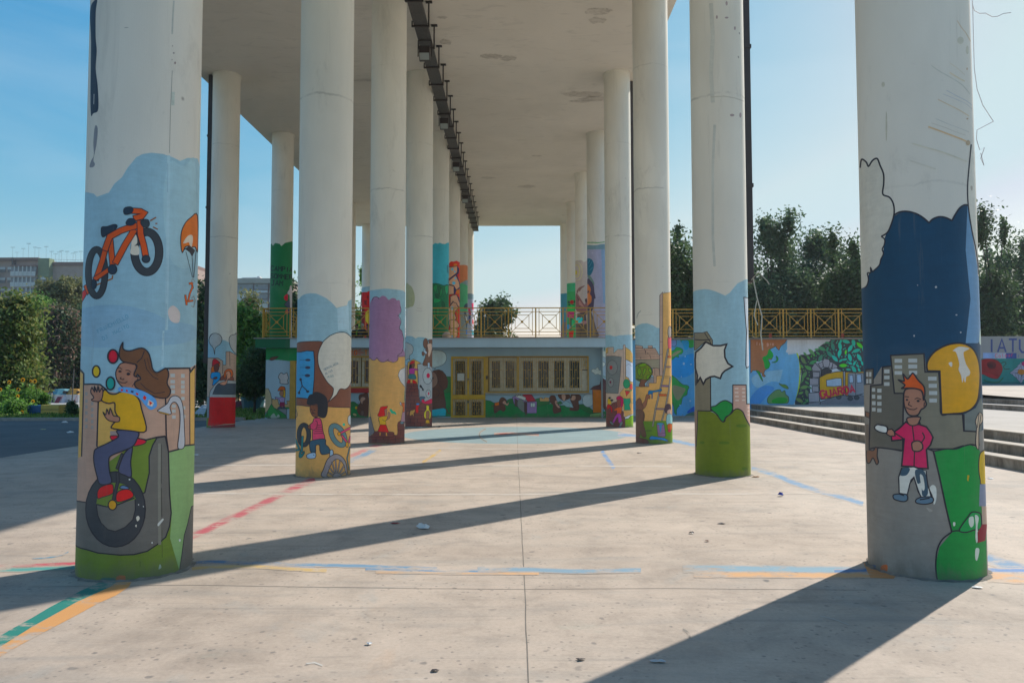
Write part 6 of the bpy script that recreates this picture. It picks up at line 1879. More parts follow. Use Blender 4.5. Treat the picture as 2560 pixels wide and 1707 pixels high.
tree('flowering_tree',dX(128,57),57,8.0,2.5,'red',15000,.14,'dark bush dotted with rust coloured blossom left of the unicycle column',37,G2,low=.02)
tree('leafy_tree',dX(72,64),64,9.0,2.4,'bright',8000,.14,'light green treetop behind the rust blossomed bush',38,G2,low=.1)
tree('olive_tree',dX(142,72),72,12.6,2.9,'olive',16000,.14,'tall feathery olive-green tree in front of the long apartment block',39,G2,low=.12,clump=.6)
tree('leafy_tree',dX(183,60),60,8.2,1.4,'dark',4500,.13,'dark narrow tree just left of the unicycle column',40,G2,low=.05)
tree('leafy_tree',dX(-60,44),44,6.0,2.6,'dark',6000,.13,'dark tree beyond the left edge of the photo',41,G2,low=.05)
for i,(px,Y,h) in enumerate(((230,60,5.5),(330,62,6.5),(400,58,5),(500,64,6.2),(640,66,6))):
    tree('hedge_bush',dX(px,Y),Y,h,3.2,'dark',3500,.18,['dense dark bush far back behind the unicycle column','tall dense bush far back behind the unicycle column','dense bush far back left of the red car column','dense bush far back behind the red car column','dense bush far back behind the green end of the terrace'][i],50+i,'dense bushes far back across the lawn',low=.02,cat='bush')
# grass blades and low plants on the lawn (uncountable)
def grass(name,x0,y0,x1,y1,n,h,seed,mat):
    r=np.random.RandomState(seed); x=r.uniform(x0,x1,n); y=y0+(y1-y0)*r.rand(n)**1.3; a=r.uniform(0,6.28,n); w=.03+.02*r.rand(n); hh=h*(.4+r.rand(n)); lx=r.normal(size=n)*.06; ly=r.normal(size=n)*.06
    V=np.empty((n,4,3)); z=np.full(n,-.06)
    V[:,0]=np.stack([x-w*np.cos(a),y-w*np.sin(a),z],1); V[:,1]=np.stack([x+w*np.cos(a),y+w*np.sin(a),z],1)
    V[:,2]=np.stack([x+lx+w*.4*np.cos(a),y+ly+w*.4*np.sin(a),z+hh],1); V[:,3]=np.stack([x+lx-w*.4*np.cos(a),y+ly-w*.4*np.sin(a),z+hh],1)
    me=bpy.data.meshes.new(name); V=V.reshape(-1,3); me.vertices.add(4*n); me.vertices.foreach_set('co',V.ravel()); me.loops.add(4*n); me.loops.foreach_set('vertex_index',np.arange(4*n)); me.polygons.add(n); me.polygons.foreach_set('loop_start',np.arange(0,4*n,4)); me.polygons.foreach_set('loop_total',np.full(n,4)); me.update(calc_edges=True); me.materials.append(mat)
    o=bpy.data.objects.new(name,me); C.objects.link(o); return tag(o,'short green grass with litter behind the kerb on the left','grass',kind='stuff')
M_grass=m_leaf('grass_blades',[(.08,.15,.02),(.14,.24,.035),(.20,.30,.05),(.22,.22,.08)],.3)
grass('grass',-34,28.25,-9.7,37.5,26000,.16,1,M_grass)
grass('grass',-40,58,-8,75,6000,.4,2,M_grass)
# terrace weeds along the coping
wm=MB(); rr=random.Random(5)
V=[]
for x in [rr.uniform(6.8,9.6) for _ in range(26)]+[rr.uniform(17.6,24) for _ in range(30)]:
    yy=29.75 if x<17 else 36.1; zz=TZ+.02 if x<17 else 3.47
    for _ in range(5): 
        a=rr.uniform(-.2,.2); wm.add([(x,yy,zz),(x+.02,yy+.02,zz),(x+a,yy+rr.uniform(-.1,.1),zz+rr.uniform(.06,.22))],[(0,1,2)])
tag(wm.build('dry_weeds',LF['olive']),'dry weeds sprouting along the top of the mural walls','weeds',kind='stuff')
# sunflowers at the left
M_petal=m_leaf('sunflower_petals',[(.80,.42,.01),(.85,.36,.01)],.55); M_seed=simple('sunflower_seeds',(.05,.025,.01),.9,.1)
M_stem=simple('green_stem',(.08,.15,.03),.8,.2)
def sunflower(x,y,h,head,seed,label):
    R=random.Random(seed); r=root('sunflower',(x,y,-.05),label,'sunflower','sunflowers growing behind the lawn kerb'); m=MB(); tx=x+R.uniform(-.12,.12)
    m.tube([(x,y,-.05),((x+tx)/2+.03,y,h*.5),(tx,y-.03,h)],[.022,.018,.012],6); m.build('stem',M_stem,r)
    L=MB()
    for i in range(11):
        z=h*(.15+.075*i); a=i*2.4+R.uniform(-.3,.3); l=R.uniform(.16,.28); cx,cy=x+(tx-x)*z/h,y; dx,dy=math.cos(a),math.sin(a); w=l*.42
        L.add([(cx,cy,z),(cx+dx*l*.5-dy*w,cy+dy*l*.5+dx*w,z+.05),(cx+dx*l,cy+dy*l,z-.06),(cx+dx*l*.5+dy*w,cy+dy*l*.5-dx*w,z+.05)],[(0,1,2,3)])
    L.build('leaf_whorl',LF['bright'],r)
    P=MB(); S_=head; n=16
    for i in range(n):
        a=2*math.pi*i/n; b=a+.16; c=a-.16; y0=y-.06
        P.add([(tx+.45*S_*math.cos(c),y0,h+.45*S_*math.sin(c)),(tx+.45*S_*math.cos(b),y0,h+.45*S_*math.sin(b)),(tx+S_*math.cos(a+.06),y0-.01,h+S_*math.sin(a+.06)),(tx+S_*math.cos(a-.06),y0-.01,h+S_*math.sin(a-.06))],[(0,1,2,3)])
    hd=P.build('flower_head',M_petal,r); q=MB(); q.ball((tx,y-.07,h),S_*.5,.03,S_*.5,12,6); q.build('seed_disc',M_seed,hd); return r
SF=[(60,878,33,.12,'sunflower at the front left with its head above the bush'),(39,893,33,.12,'second sunflower from the left, low beside the tall one'),(57.5,871,33,.13,'tallest pair of sunflowers, left head'),(66,874,33.2,.09,'small sunflower head tucked right of the tallest'),(84,874,33,.13,'rightmost tall sunflower above the planter'),(46,908,32,.10,'small pale sunflower low in the clump'),(76,920,32,.10,'small sunflower low beside the blue and yellow planter'),(18,876,33,.11,'sunflower at the left edge of the clump'),(56,944,31,.09,'small sunflower in the grass in front of the clump'),(5,893,33,.11,'leftmost sunflower at the photo edge')]
for i,(px,py,Y,hd,lb) in enumerate(SF[1:]): sunflower(dX(px,Y),Y,dZ(py,Y),hd*.78,i,lb)
for i,(px,Y,h,lb) in enumerate(((10,33.6,1.05,'leafy bush at the left edge among the sunflowers'),(45,34.2,1.1,'leafy bush in the middle of the sunflower clump'),(90,34.4,1.0,'leafy bush behind the blue and yellow planter'),(25,31.5,.6,'low weedy plant in front of the sunflowers'))):
    tree('garden_bush',dX(px,Y),Y,h,.75,'bright',2600,.055,lb,70+i,'garden bushes among the sunflowers',z0=-.05,low=.02,clump=.25,cat='bush')
# ---------------------------------------------------------------- far buildings
def mcol(n,c,v=.12,s=1): return simple(n,c,.85,v,s)
M_brick=mcol('brown_brick',(.38,.27,.235)); M_bal=mcol('balcony_white',(.55,.56,.57)); M_glz=simple('balcony_glass',(.16,.20,.24),.3,.35,.6); M_gren=mcol('green_tower',(.16,.22,.12)); M_roofr=mcol('rust_roof_edge',(.20,.11,.09)); M_wn=simple('window_dark',(.09,.11,.13),.3,.5,.9)
Y=200; L=lambda px:dX(px,Y); Zt=lambda z2:(dZ((580+z2/3.267)/1.0884,Y)); Lx=lambda z2:dX(z2/3.267/1.0884,Y)
ab=root('apartment_block',(L(60),Y,0),'long brown brick apartment block with glazed balconies and a green stair tower on the left','building')
m=MB(); m.box(Lx(-900),Y,0,Lx(320),Y+14,Zt(205)); m.box(Lx(320)+.01,Y+.5,0,Lx(1500),Y+13.9,Zt(262)); m.build('wall',M_brick,ab)
m=MB(); m.box(Lx(300),Y-1.2,0,Lx(392),Y+1,Zt(207)); m.build('stair_tower',M_gren,ab)
m=MB(); m.box(Lx(-900),Y-1,Zt(222),Lx(298),Y+14.5,Zt(200)); m.box(Lx(394),Y+.2,Zt(262),Lx(1500),Y+14.2,Zt(232)); m.build('roof',M_roofr,ab)
m=MB(); m.box(Lx(82),Y-1.2,0,Lx(95),Y-.01,Zt(200)); m.build('downpipe',M_dark,ab)
for i in range(9):
    z0=Zt(357+i*88); z1=Zt(268+i*88)
    for a,b in ((95,298),(-300,-40)):
        m=MB(); m.box(Lx(a),Y-2.2,z0,Lx(b),Y-2.0,z0+(z1-z0)*.42); bq=m.build('balcony',M_bal,ab)
        m=MB(); m.box(Lx(a),Y-1.9,z0+(z1-z0)*.42,Lx(b),Y-1.7,z0+(z1-z0)*.86); m.build('glazing',M_glz,bq)
        m=MB(); m.box(Lx(a),Y-2.3,z0+(z1-z0)*.88,Lx(b),Y-.02,z1); m.build('slab_edge',M_roofr if i==0 else M_brick,bq)
        m=MB()
        for k in range(1,6): xx=Lx(a)+(Lx(b)-Lx(a))*k/6; m.box(xx-.1,Y-2.35,z0,xx+.1,Y-2.21,z1-.3)
        m.build('mullions',M_bal,bq)
    for a,b in ((32,76),(-30,14),(330,372) if i>0 else (410,440),(540,572)):
        if a>300 and i<1: continue
        yy=Y-.25 if a<300 else (Y-1.4 if a<390 else Y+.3)
        m=MB(); m.box(Lx(a),yy,Zt(318+i*88),Lx(b),yy+.1,Zt(275+i*88)); w=m.build('window',M_wn,ab); m=MB(); m.box(Lx(a),yy-.08,Zt(295+i*88),Lx(b),yy-.01,Zt(275+i*88)); m.build('blind',M_bal,w)
A0=root('roof_aerial',(0,0,0),'x','aerial','thin television aerials on the roof of the long apartment block'); m=MB(); m.tube([(0,0,0),(0,0,2.6)],.022,5); m.build('mast',M_iron,A0)
m=MB(); m.tube([(-.55,0,2.5),(.55,0,2.5)],.02,4)
for k in (-.5,-.25,0,.25,.5): m.tube([(k,-.02,2.35),(k,-.02,2.65)],.015,4)
m.build('aerial_rods',M_iron,A0)
xs=[2,38,90,135,188,222,283,328,362,392,412,458,510,532,575,648]
zs=[1,.6,.9,1.3,1.0,.95,1.05,1,.8,.95,1.05,1,.85,.95,1,.8]
pl=['at the far left end','second from the left','third from the left','tallest, fourth from the left','fifth from the left','sixth from the left','seventh from the left','eighth from the left','ninth from the left','tenth from the left','eleventh from the left','twelfth from the left','thirteenth from the left','fourteenth from the left','fifteenth from the left','nearest the unicycle column']
for i,(x,s) in enumerate(zip(xs,zs)):
    a=A0 if i==0 else copy_tree(A0); a.location=(Lx(x),Y+3,Zt(200) if x<300 else Zt(235)); a.scale=(1,1,s*1.35); a['label']='television aerial on the long block roof, '+pl[i]
m=MB(); 
for z2 in (175,): 
    m.tube([(Lx(-500),Y+2,Zt(176)),(Lx(660),Y+2,Zt(210))],.03,4)
    for k in range(40): xx=Lx(-500)+(Lx(660)-Lx(-500))*k/39; zz=Zt(176)+(Zt(210)-Zt(176))*k/39; m.tube([(xx,Y+2,zz-2.6),(xx,Y+2,zz)],.022,4)
tag(m.build('roof_fence',M_iron),'thin wire safety fence along the roof of the long block','fence')
# small pink and yellow building
Y=88; Lx=lambda z2:dX(z2/3.267/1.0884,Y); Zt=lambda z2:(dZ((580+z2/3.267)/1.0884,Y))
sb=root('small_house',(Lx(250),Y,0),'small pale yellow building with a pink parapet and one shuttered window','building')
m=MB(); m.box(Lx(155),Y,0,Lx(560),Y+9,Zt(520)); m.add([(Lx(82),Y+14,0),(Lx(155),Y,0),(Lx(155),Y,Zt(520)),(Lx(82),Y+14,Zt(490))],[(0,1,2,3)]); m.build('wall',mcol('pale_yellow_render',(.40,.33,.22)),sb)
m=MB(); m.add([(Lx(80),Y+14,Zt(492)),(Lx(156),Y-.2,Zt(522)),(Lx(560),Y-.2,Zt(530)),(Lx(560),Y+9,Zt(475)),(Lx(150),Y+14,Zt(465))],[(0,1,2,3,4)]); m.box(Lx(150),Y-.35,Zt(530),Lx(560),Y-.02,Zt(518)); m.build('roof',mcol('pink_roof',(.40,.25,.22)),sb)
m=MB(); m.box(Lx(215),Y-.1,Zt(618),Lx(275),Y-.02,Zt(530)); m.build('shutter',mcol('pale_shutter',(.42,.45,.46)),sb)
m=MB(); m.box(Lx(172),Y-.3,Zt(543),Lx(205),Y-.02,Zt(520)); m.build('air_conditioner',M_iron,sb)
m=MB(); m.tube([(Lx(117),Y+6,0),(Lx(117),Y+6,Zt(500))],.12,6); m.build('downpipe',M_roofr,sb)
# second block behind the red car column
Y=190; Lx=lambda x:dX((480+x/4.519)/1.0884,Y); Zt=lambda y:dZ((560+y/4.519)/1.0884,Y)
bb=root('apartment_block',(Lx(700),Y,0),'grey-white flats with balconies seen between the red car column and the green column','building')
m=MB(); m.box(Lx(380),Y,0,Lx(1100),Y+14,Zt(640)); m.build('wall',M_brick,bb)
m=MB(); m.box(Lx(380),Y-2.4,Zt(672),Lx(1100),Y+15,Zt(618)); m.build('roof',mcol('grey_cornice',(.36,.34,.31)),bb)
m=MB(); m.box(Lx(510),Y+2,Zt(620),Lx(725),Y+9,Zt(582)); m.box(Lx(612),Y+4,Zt(583),Lx(640),Y+6,Zt(568)); m.box(Lx(655),Y+4,Zt(583),Lx(683),Y+6,Zt(557)); m.build('penthouse',mcol('white_render',(.55,.55,.54)),bb)
for i in range(6):
    zt=672+i*108
    for a,b in ((500,702),(715,870),(380,490),(890,1080)):
        m=MB(); m.box(Lx(a),Y-2.2,Zt(zt+105),Lx(b),Y-2.0,Zt(zt+(66 if a!=715 else 78))); q=m.build('balcony',M_bal if (i+a)%2 else mcol('grey_blind',(.30,.32,.33)),bb)
        m=MB(); m.box(Lx(a),Y-1.9,Zt(zt+66),Lx(b),Y-1.8,Zt(zt+6)); m.build('glazing',M_glz if (i*7+a)%3 else M_bal,q)
        m=MB(); m.box(Lx(a),Y-2.4,Zt(zt+108),Lx(b),Y,Zt(zt+104)); m.build('slab_edge',M_bal,q)
# ---------------------------------------------------------------- things on the lawn at the left
Lx=lambda z2,Y:dX(z2/3.267/1.0884,Y); Zt=lambda z2,Y:dZ((580+z2/3.267)/1.0884,Y)
Y=31.8; p=root('planter_box',(Lx(350,Y),Y,-.05),'long planter box painted half blue and half yellow on the lawn','planter')
m=MB(); m.box(Lx(222,Y),Y,-.05,Lx(333,Y),Y+.6,Zt(1410,Y)); m.build('blue_half',simple('blue_gloss',(.02,.10,.25),.5,.2),p,bevel=.01)
m=MB(); m.box(Lx(333,Y)+.002,Y,-.05,Lx(480,Y),Y+.6,Zt(1406,Y)); m.build('yellow_half',simple('yellow_gloss',(.62,.42,.09),.5,.2),p,bevel=.01)
m=MB(); m.box(Lx(333,Y),Y-.01,Zt(1446,Y),Lx(480,Y),Y-.002,Zt(1442,Y)); m.build('board_gap',M_dark,p)
tree('potted_plant',Lx(530,30),30.6,.62,.34,'dark',900,.05,'dark leafy plant in a blue trough at the edge of the lawn',90,z0=-.0,low=.1,clump=.15,cat='plant')
m=MB(); m.box(Lx(445,30),30.3,-.05,Lx(582,30),30.8,.06); tag(m.build('blue_trough',simple('blue_trough_paint',(.05,.16,.30),.6,.2)),'low light blue trough under the dark leafy plant','planter')
# igloo recycling bins
def igloo(x,Y,w,col,label,hh):
    r=root('recycling_bin',(x,Y,-.1),label,'bin','domed recycling bins beyond the lawn'); z0=-.1
    m=MB(); h1=hh*.62; n=10
    R=[(w/2,0),(w/2,h1),(w*.46,h1+.02),(w*.30,hh*.97),(w*.1,hh)]
    V=[];F=[]
    for rad,z in R:
        for k in range(n): a=2*math.pi*(k+.5)/n; V.append((x+rad*math.cos(a),Y+rad*math.sin(a),z0+z))
    for i in range(4):
        for k in range(n): F.append((i*n+k,i*n+(k+1)%n,(i+1)*n+(k+1)%n,(i+1)*n+k))
    F1=[f for f in F if f[0]<n*1]; F2=[f for f in F if f[0]>=n]
    m.add(V,F1); m.build('bin_body',simple('white_bin',(.62,.63,.64),.5,.1),r)
    m=MB(); m.add(V,F2+[tuple(range(4*n,5*n))]); lid=m.build('bin_lid',col,r)
    for k in (-1,1):
        m=MB(); m.ball((x+k*w*.26,Y-w*.36,z0+hh*.78),w*.08,.03,w*.06,8,5); m.build('filling_hole',M_dark,lid)
    m=MB()
    for k in range(7): a=-1.9+k*.12; m.box(x+w*.2+.02*k,Y-w*.52,z0+h1*(.2+.1*k),x+w*.2+.02*k+.03,Y-w*.51,z0+h1*(.2+.1*k)+.05)
    m.build('lettering',simple('faded_red_lettering',(.5,.15,.2),.6),r)
Yb=51
igloo(Lx(515,Yb),Yb,1.75,simple('teal_lid',(.12,.32,.36),.5,.2),'white domed recycling bin with a teal lid beyond the planter',Zt(1275,Yb)+.1)
igloo(Lx(625,Yb),Yb,1.5,simple('orange_lid',(.55,.27,.03),.5,.2),'white domed recycling bin with an orange lid beside the unicycle column',Zt(1275,Yb)+.1)
Y=50; m=MB(); p=root('poster_board',(Lx(370,Y),Y,-.05),'low two-part board covered in torn posters left of the bins','board'); m.box(Lx(320,Y),Y,-.05,Lx(365,Y),Y+.05,Zt(1310,Y)); m.box(Lx(368,Y),Y,-.05,Lx(422,Y),Y+.05,Zt(1310,Y)); m.build('board_panel',m_plaster('torn_posters',(.45,.42,.44),.9,(.2,.05,.08)),p)
m=MB(); m.box(Lx(318,Y),Y+.06,-.05,Lx(424,Y),Y+.09,Zt(1306,Y)); m.build('frame',M_iron,p)
Y=49.5; p=root('leaning_board',(Lx(475,Y),Y,-.05),'red and white boards leaning against the teal-lidded bin','board'); m=MB(); m.add([(Lx(440,Y),Y,-.05),(Lx(478,Y),Y,-.05),(Lx(482,Y),Y+.3,Zt(1340,Y)),(Lx(446,Y),Y+.3,Zt(1340,Y))],[(0,1,2,3)]); m.build('red_board',simple('dark_red_board',(.25,.04,.05),.6),p)
m=MB(); m.add([(Lx(488,Y),Y,-.05),(Lx(520,Y),Y,-.05),(Lx(524,Y),Y+.3,Zt(1342,Y)),(Lx(492,Y),Y+.3,Zt(1342,Y))],[(0,1,2,3)]); m.build('white_board',simple('white_board_paint',(.55,.5,.5),.6),p)
Y=48; p=root('sign_pole',(Lx(590,Y),Y,-.05),'thin grey pole standing in front of the bins','pole'); m=MB(); m.tube([(Lx(588,Y),Y,-.05),(Lx(597,Y),Y,Zt(1115,Y))],.035,8); m.build('pole',M_iron,p); m=MB(); m.cyl((Lx(588,Y),Y,-.05),.12,.04,12); m.build('base_plate',M_iron,p)
# yellow-topped low guard wall beyond the path
for a,b,lb in ((-600,560,'low yellow-topped guard rail beyond the path, left of the bins'),(1350,1480,None)):
    if not lb: continue
    Y=53.5; p=root('guard_rail',(Lx((a+b)/2,Y),Y,-.05),lb,'railing'); m=MB(); m.box(Lx(a,Y),Y,Zt(1302,Y),Lx(b,Y),Y+.1,Zt(1290,Y)); m.build('rail',simple('ochre_rail',(.45,.27,.05),.6,.2),p)
    m=MB(); 
    x=Lx(a,Y)
    while x<Lx(b,Y): m=MB(); m.box(x,Y+.1,-.05,x+.1,Y+.2,Zt(1300,Y)); m.build('post',M_iron,p); x+=2.4
Qx=lambda x,Y:dX((480+x/3.565)/1.0884,Y); Qz=lambda y,Y:dZ((640+y/3.565)/1.0884,Y)
Y=55; p=root('guard_wall',(Qx(60,Y),Y,-.05),'low ochre wall with a yellow cap between the unicycle and red car columns','wall'); m=MB(); m.box(Qx(-60,Y),Y,-.05,Qx(420,Y),Y+.2,Qz(1166,Y)); m.build('wall_face',simple('ochre_render',(.38,.25,.10),.8),p); m=MB(); m.box(Qx(-60,Y),Y-.05,Qz(1166,Y),Qx(420,Y),Y+.25,Qz(1157,Y)); m.build('cap',simple('ochre_cap',(.6,.38,.08),.6),p)
# slatted pallet, planter and bin in the shade
Y=30.2; p=root('wooden_pallet',(Qx(40,Y),Y,-.04),'white slatted pallet lying on the grass beside the unicycle column','pallet')
for i in range(5):
    m=MB(); t=i/5; x0,x1=Qx(-20,Y),Qx(20+i*14,Y); m.add([(x0,Y+1.2-1.1*t,.02+.42*(1-t)),(Qx(28+i*15,Y),Y+1.2-1.1*t,.02+.42*(1-t)),(Qx(40+i*15,Y),Y+1.02-1.1*t,.02+.42*(.83-t)),(x0,Y+1.02-1.1*t,.02+.42*(.83-t))],[(0,1,2,3)]); m.build('slat',simple('white_slat',(.5,.5,.5),.7,.2),p)
m=MB(); m.bar((Qx(-15,Y),Y+1.2,.36),(Qx(-5,Y),Y+.1,-.02),.06); m.build('bearer',M_iron,p)
Y=40; m=MB(); m.box(Qx(385,Y),Y,-.05,Qx(520,Y),Y+.8,Qz(1292,Y)); p=root('planter_box',(Qx(450,Y),Y,-.05),'dark maroon planter box in the shade under the trees','planter'); m.build('box_body',simple('maroon_paint',(.10,.015,.03),.6,.3),p,bevel=.02); m=MB(); m.box(Qx(390,Y),Y+.05,Qz(1292,Y),Qx(515,Y),Y+.75,Qz(1286,Y)); m.build('soil',simple('soil',(.04,.03,.02),.95),p)
Y=39.5; p=root('litter_bin',(Qx(545,Y),Y,-.05),'dark teal litter bin beside the maroon planter','bin'); m=MB(); m.tube([(Qx(545,Y),Y,-.05),(Qx(545,Y),Y,Qz(1262,Y))],[.52,.6],12); m.build('bin_body',simple('teal_bin',(.02,.10,.11),.5,.2),p); m=MB(); m.tube([(Qx(545,Y),Y,Qz(1262,Y)),(Qx(545,Y),Y,Qz(1246,Y))],[.64,.58],12); m.build('rim',simple('teal_rim',(.03,.14,.15),.5),p)
# ---------------------------------------------------------------- litter
M_pap=simple('white_litter',(.68,.67,.64),.7,.1)
def scrap(px,py,w,mat,label,seed,h=.04,name='litter',z=0):
    x,y=ptZ(px,py,z); R=random.Random(seed); m=MB(); n=9
    V=[(x+w*(.5+.5*R.random())*math.cos(a),y+w*(.3+.4*R.random())*math.sin(a),z+.005+h*R.random()*.5) for a in [2*math.pi*i/n for i in range(n)]]
    V2=[(x+(v[0]-x)*.5+w*.1*R.uniform(-1,1),y+(v[1]-y)*.5,z+h*(.6+.6*R.random())) for v in V]
    m.add(V+V2+[(x,y,z+h*.8)],[(i,(i+1)%n,n+(i+1)%n,n+i) for i in range(n)]+[(n+i,n+(i+1)%n,2*n) for i in range(n)])
    return tag(m.build(name,mat),label,'litter','scraps of litter on the floor')
scrap(480+1138/1.96,1000+628/1.96,.10,M_pap,'crumpled white tissue on the shaded strip of floor',1,.05,'crumpled_paper')
scrap(480+995/1.96,1000+605/1.96,.055,simple('red_litter',(.35,.02,.03),.6),'small flat red scrap left of the white tissue',2,.012)
scrap(1680+605/2.2182,1000+533/2.2182,.05,simple('blue_litter',(.03,.05,.30),.5),'small blue carton on the sunlit floor between the right columns',3,.05,'drinks_carton')
scrap(1680+275/2.2182,1000+685/2.2182,.06,M_dark,'dark forked twig on the sunlit floor',4,.01,'twig')
scrap(1680+107/2.2182,1000+740/2.2182,.035,M_dark,'small dark scrap left of the forked twig',5,.02)
scrap(1680+195/2.2182,1000+785/2.2182,.03,simple('brown_litter',(.20,.08,.05),.7),'small brown scrap below the forked twig',6,.015)
scrap(480+868/1.96,1000+1197/1.96,.03,M_pap,'tiny white cigarette end in the left foreground',7,.015)
scrap(480+1190/1.96,1000+1328/1.96,.035,M_dark,'dark flattened scrap in the centre foreground',8,.01)
scrap(480+1905/1.96,1000+1273/1.96,.035,M_dark,'dark flattened scrap right of the slab joint',9,.01)
scrap(480+2285/1.96,1000+1283/1.96,.05,simple('grey_litter',(.45,.45,.44),.7),'pale stick in the foreground column shadow',10,.012,'paper_stick')
scrap(1680+1765/2.2182,1000+437/2.2182,.07,M_pap,'white and pink wrapper right of the right front column',11,.02,'wrapper')
scrap(1680+465/2.2182,1000+427/2.2182,.09,simple('dry_leaf',(.28,.15,.08),.8),'dry brown leaf at the foot of the starburst column',12,.02,'dry_leaf')
scrap(1680+1690/2.2182,1000+1040/2.2182,.05,M_pap,'white paper scrap at the foot of the right front column',13,.01)
scrap(480+15/1.96,1000+272/1.96,.12,M_pap,'white rag beside the unicycle column in the shade',14,.03)
scrap(590/3.672,827+848/3.672,.14,M_pap,'white litter on the kerb at the left',15,.08)
scrap(650/3.672,827+936/3.672,.13,M_pap,'white litter on the dark asphalt',16,.05)
scrap(395/3.672,827+908/3.672,.13,simple('yellow_litter',(.5,.45,.2),.6),'yellowish litter on the dark asphalt',17,.03)
scrap(1100+840/5.0587,750+1480/5.0587,.13,simple('blue_bag',(.02,.05,.25),.5),'blue plastic bag at the foot of the painted wall',18,.12,'plastic_bag')
scrap(1100+940/5.0587,750+1492/5.0587,.16,simple('yellow_strip',(.45,.5,.05),.6),'yellow-green strip lying by the painted wall',19,.02)
scrap(480+2190/1.96,1000+261/1.96,.07,M_dark,'dark leaf scrap beside the shadow of the ladder column',20,.02)
scrap(480+1213/1.96,1000+135/1.96,.07,M_dark,'dark scrap at the edge of the blue circle',21,.05)
scrap(1860+318/4.356,740+1408/4.356,.06,M_pap,'white scrap by the foot of the steps',22,.03)
# pale sack on the terrace edge
x,z=ptY(1100+78/5.0587,750+470/5.0587,YF+.35); r=root('plastic_sack',(x,YF+.45,TZ),'small pale pink sack standing on the terrace edge behind the railing','bag')
m=MB(); m.ball((x,YF+.45,TZ+.10),.17,.14,.12,12,8); m.build('sack_body',simple('pinkish_plastic',(.5,.38,.33),.5),r,smooth=True); m=MB(); m.ball((x+.02,YF+.45,TZ+.2),.10,.08,.07,10,6); m.build('crumpled_top',simple('white_rag',(.6,.58,.56),.6),r,smooth=True)
# wire dangling outside the right front column
def wpt(x,y,Y): a=ptY(2200+x/3.7333,y/3.7333,Y); return (a[0],Y,a[1])
m=MB(); Yw=7.2
m.tube([(wpt(850,-60,Yw)[0]-.02,Yw,HC),wpt(855,-300,Yw),wpt(858,-60,Yw),wpt(866,100,Yw),wpt(873,400,Yw),wpt(880,640,Yw),wpt(905,830,Yw),wpt(960,985,Yw),wpt(1058,1135,Yw)],.0035,5)
m.tube([wpt(1058,1135,Yw),wpt(905,1215,Yw),wpt(900,1300,Yw),wpt(930,1400,Yw),wpt(975,1380,Yw),wpt(940,1480,Yw),wpt(970,1545,Yw),wpt(940,1430,Yw)],.0035,5)
m.tube([wpt(862,40,Yw),wpt(880,100,Yw),wpt(930,128,Yw),wpt(985,125,Yw),wpt(1050,160,Yw),wpt(1100,155,Yw),wpt(1150,130,Yw),wpt(1222,120,Yw)],.0035,5)
tag(m.build('hanging_wire',simple('pale_wire',(.55,.53,.56),.5)),'thin wire with a tangled end dangling beside the right front column','wire')
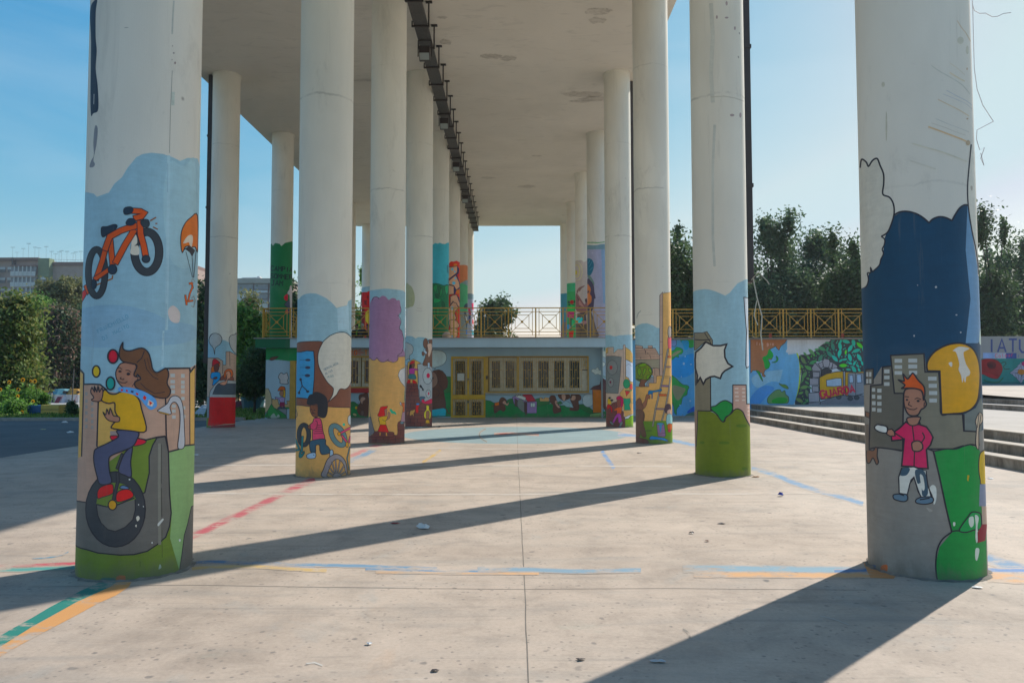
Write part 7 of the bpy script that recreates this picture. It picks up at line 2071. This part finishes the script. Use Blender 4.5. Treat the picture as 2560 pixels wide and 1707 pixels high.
# ---------------------------------------------------------------- people sitting on the terrace
M_skin=simple('skin',(.42,.25,.18),.55,.1); M_jacket=simple('black_jacket',(.018,.02,.022),.8,.2); M_jean=simple('dark_trousers',(.02,.022,.03),.8,.2); M_hair=simple('dark_hair',(.02,.015,.012),.7,.2); M_lime=simple('lime_shirt',(.12,.38,.05),.8,.15); M_ghair=simple('grey_hair',(.35,.33,.31),.7,.1); M_mau=simple('mauve_top',(.12,.08,.12),.8,.1)
def person(x,y,z0,face,label,top,hair,shirt=None):
    """a seated figure grown as one skinned surface; clothing and hair are children"""
    r=root('person',(x,y,z0),label,'person','people sitting on the terrace'); r.rotation_euler=(0,0,0)
    ca,sa=math.cos(face),math.sin(face)
    def P(f,s,z): return (x+f*ca-s*sa,y+f*sa+s*ca,z0+z)
    def skin(name,nodes,edges,mat,parent):
        me=bpy.data.meshes.new(name); off=wloc(parent); me.from_pydata([(a-off.x,b-off.y,c-off.z) for a,b,c in [P(*n[:3]) for n in nodes]],edges,[]); me.materials.append(mat)
        o=bpy.data.objects.new(name,me); C.objects.link(o); o.parent=parent; sm=o.modifiers.new('skin','SKIN')
        for v,n in zip(me.skin_vertices[0].data if me.skin_vertices else [],nodes): v.radius=(n[3],n[4] if len(n)>4 else n[3])
        if not me.skin_vertices:
            bm=bmesh.new(); bm.from_mesh(me); ly=bm.verts.layers.skin.verify()
            for v,n in zip(bm.verts,nodes): v[ly].radius=(n[3],n[4] if len(n)>4 else n[3]); v[ly].use_root=(v.index==0)
            bm.to_mesh(me); bm.free()
        o.modifiers.new('sub','SUBSURF').levels=1; o.modifiers['sub'].render_levels=2; return o
    body=[(0,0,.50,.15),(.02,0,.72,.13),(.05,0,.92,.15),(.07,0,1.03,.07),(.09,0,1.12,.055),(.11,0,1.22,.092,.10),(.12,0,1.29,.075),
      (.05,.19,.98,.055),(.12,.25,.74,.045),(.33,.20,.62,.035),(.42,.17,.60,.028),(.05,-.19,.98,.055),(.12,-.25,.74,.045),(.33,-.20,.62,.035),(.42,-.17,.60,.028),
      (.10,.11,.48,.095),(.48,.13,.50,.07),(.50,.13,.10,.045),(.62,.13,.04,.035),(.10,-.11,.48,.095),(.48,-.13,.50,.07),(.50,-.13,.10,.045),(.62,-.13,.04,.035)]
    ed=[(0,1),(1,2),(2,3),(3,4),(4,5),(5,6),(2,7),(7,8),(8,9),(9,10),(2,11),(11,12),(12,13),(13,14),(0,15),(15,16),(16,17),(17,18),(0,19),(19,20),(20,21),(21,22)]
    skin('body',body,ed,M_skin,r)
    j=[(-.005,0,.50,.17),(.02,0,.72,.155),(.05,0,.92,.175,.165),(.06,0,1.02,.095),(.05,.19,.98,.075),(.12,.25,.74,.06),(.32,.20,.625,.048),(.05,-.19,.98,.075),(.12,-.25,.74,.06),(.32,-.20,.625,.048)]
    skin('jacket',j,[(0,1),(1,2),(2,3),(2,4),(4,5),(5,6),(2,7),(7,8),(8,9)],top,r)
    t=[(-.0,0,.48,.165),(.10,.11,.48,.115),(.48,.13,.50,.085),(.50,.13,.10,.062),(.10,-.11,.48,.115),(.48,-.13,.50,.085),(.50,-.13,.10,.062)]
    skin('trousers',t,[(0,1),(1,2),(2,3),(0,4),(4,5),(5,6)],M_jean,r)
    m=MB(); c=P(.085,0,1.265); m.ball(c,.10,.10,.105,12,8); m.build('hair',hair,r,smooth=True)
    m=MB(); c=P(.205,0,1.215); m.ball(c,.02,.02,.03,6,5); m.build('nose',M_skin,r,smooth=True)
    m=MB()
    for s in (.035,-.035): m.ball(P(.195,s,1.245),.011,.011,.009,6,4)
    m.build('eyes',M_dark,r)
    if shirt: 
        m=MB(); m.ball(P(.17,0,.86),.06,.075,.16,10,7); m.build('shirt_front',shirt,r,smooth=True)
Yp=40.0
bm_=root('terrace_bench',(dX(832,Yp),Yp,TZ),'low concrete bench the people sit on behind the railing','bench')
m=MB(); m.box(dX(795,Yp)-.3,Yp-.1,TZ+.36,dX(870,Yp)+.3,Yp+.45,TZ+.43); m.build('seat',M_conc,bm_)
for xx in (dX(800,Yp),dX(865,Yp)): m=MB(); m.box(xx-.1,Yp,TZ-.01,xx+.1,Yp+.35,TZ+.36); m.build('leg',M_conc,bm_)
Zq=TZ-.03
person(dX(816.6,Yp),Yp+.1,Zq,-1.2,'seated person with dark hair and a lime green shirt under a black jacket',M_jacket,M_hair,M_lime)
person(dX(832,Yp),Yp-.35,Zq,1.2,'seated grey-haired person in a black jacket with their back to the railing',M_jacket,M_ghair)
person(dX(846,Yp),Yp+.15,Zq,-2.2,'seated person in a mauve top half hidden by the mauve cloud column',M_mau,M_hair)
# ---------------------------------------------------------------- air
mh=bpy.data.materials.new('air'); mh.use_nodes=True; nt=mh.node_tree; nt.nodes.clear()
vo=nt.nodes.new('ShaderNodeVolumePrincipled'); vo.inputs['Color'].default_value=(.86,.93,1,1); vo.inputs['Density'].default_value=.00045; vo.inputs['Anisotropy'].default_value=.3
oo=nt.nodes.new('ShaderNodeOutputMaterial'); nt.links.new(vo.outputs[0],oo.inputs['Volume'])
m=MB(); m.box(-230,-30,-1.1,230,240,50); hz=m.build('haze',mh); tag(hz,kind='stuff')
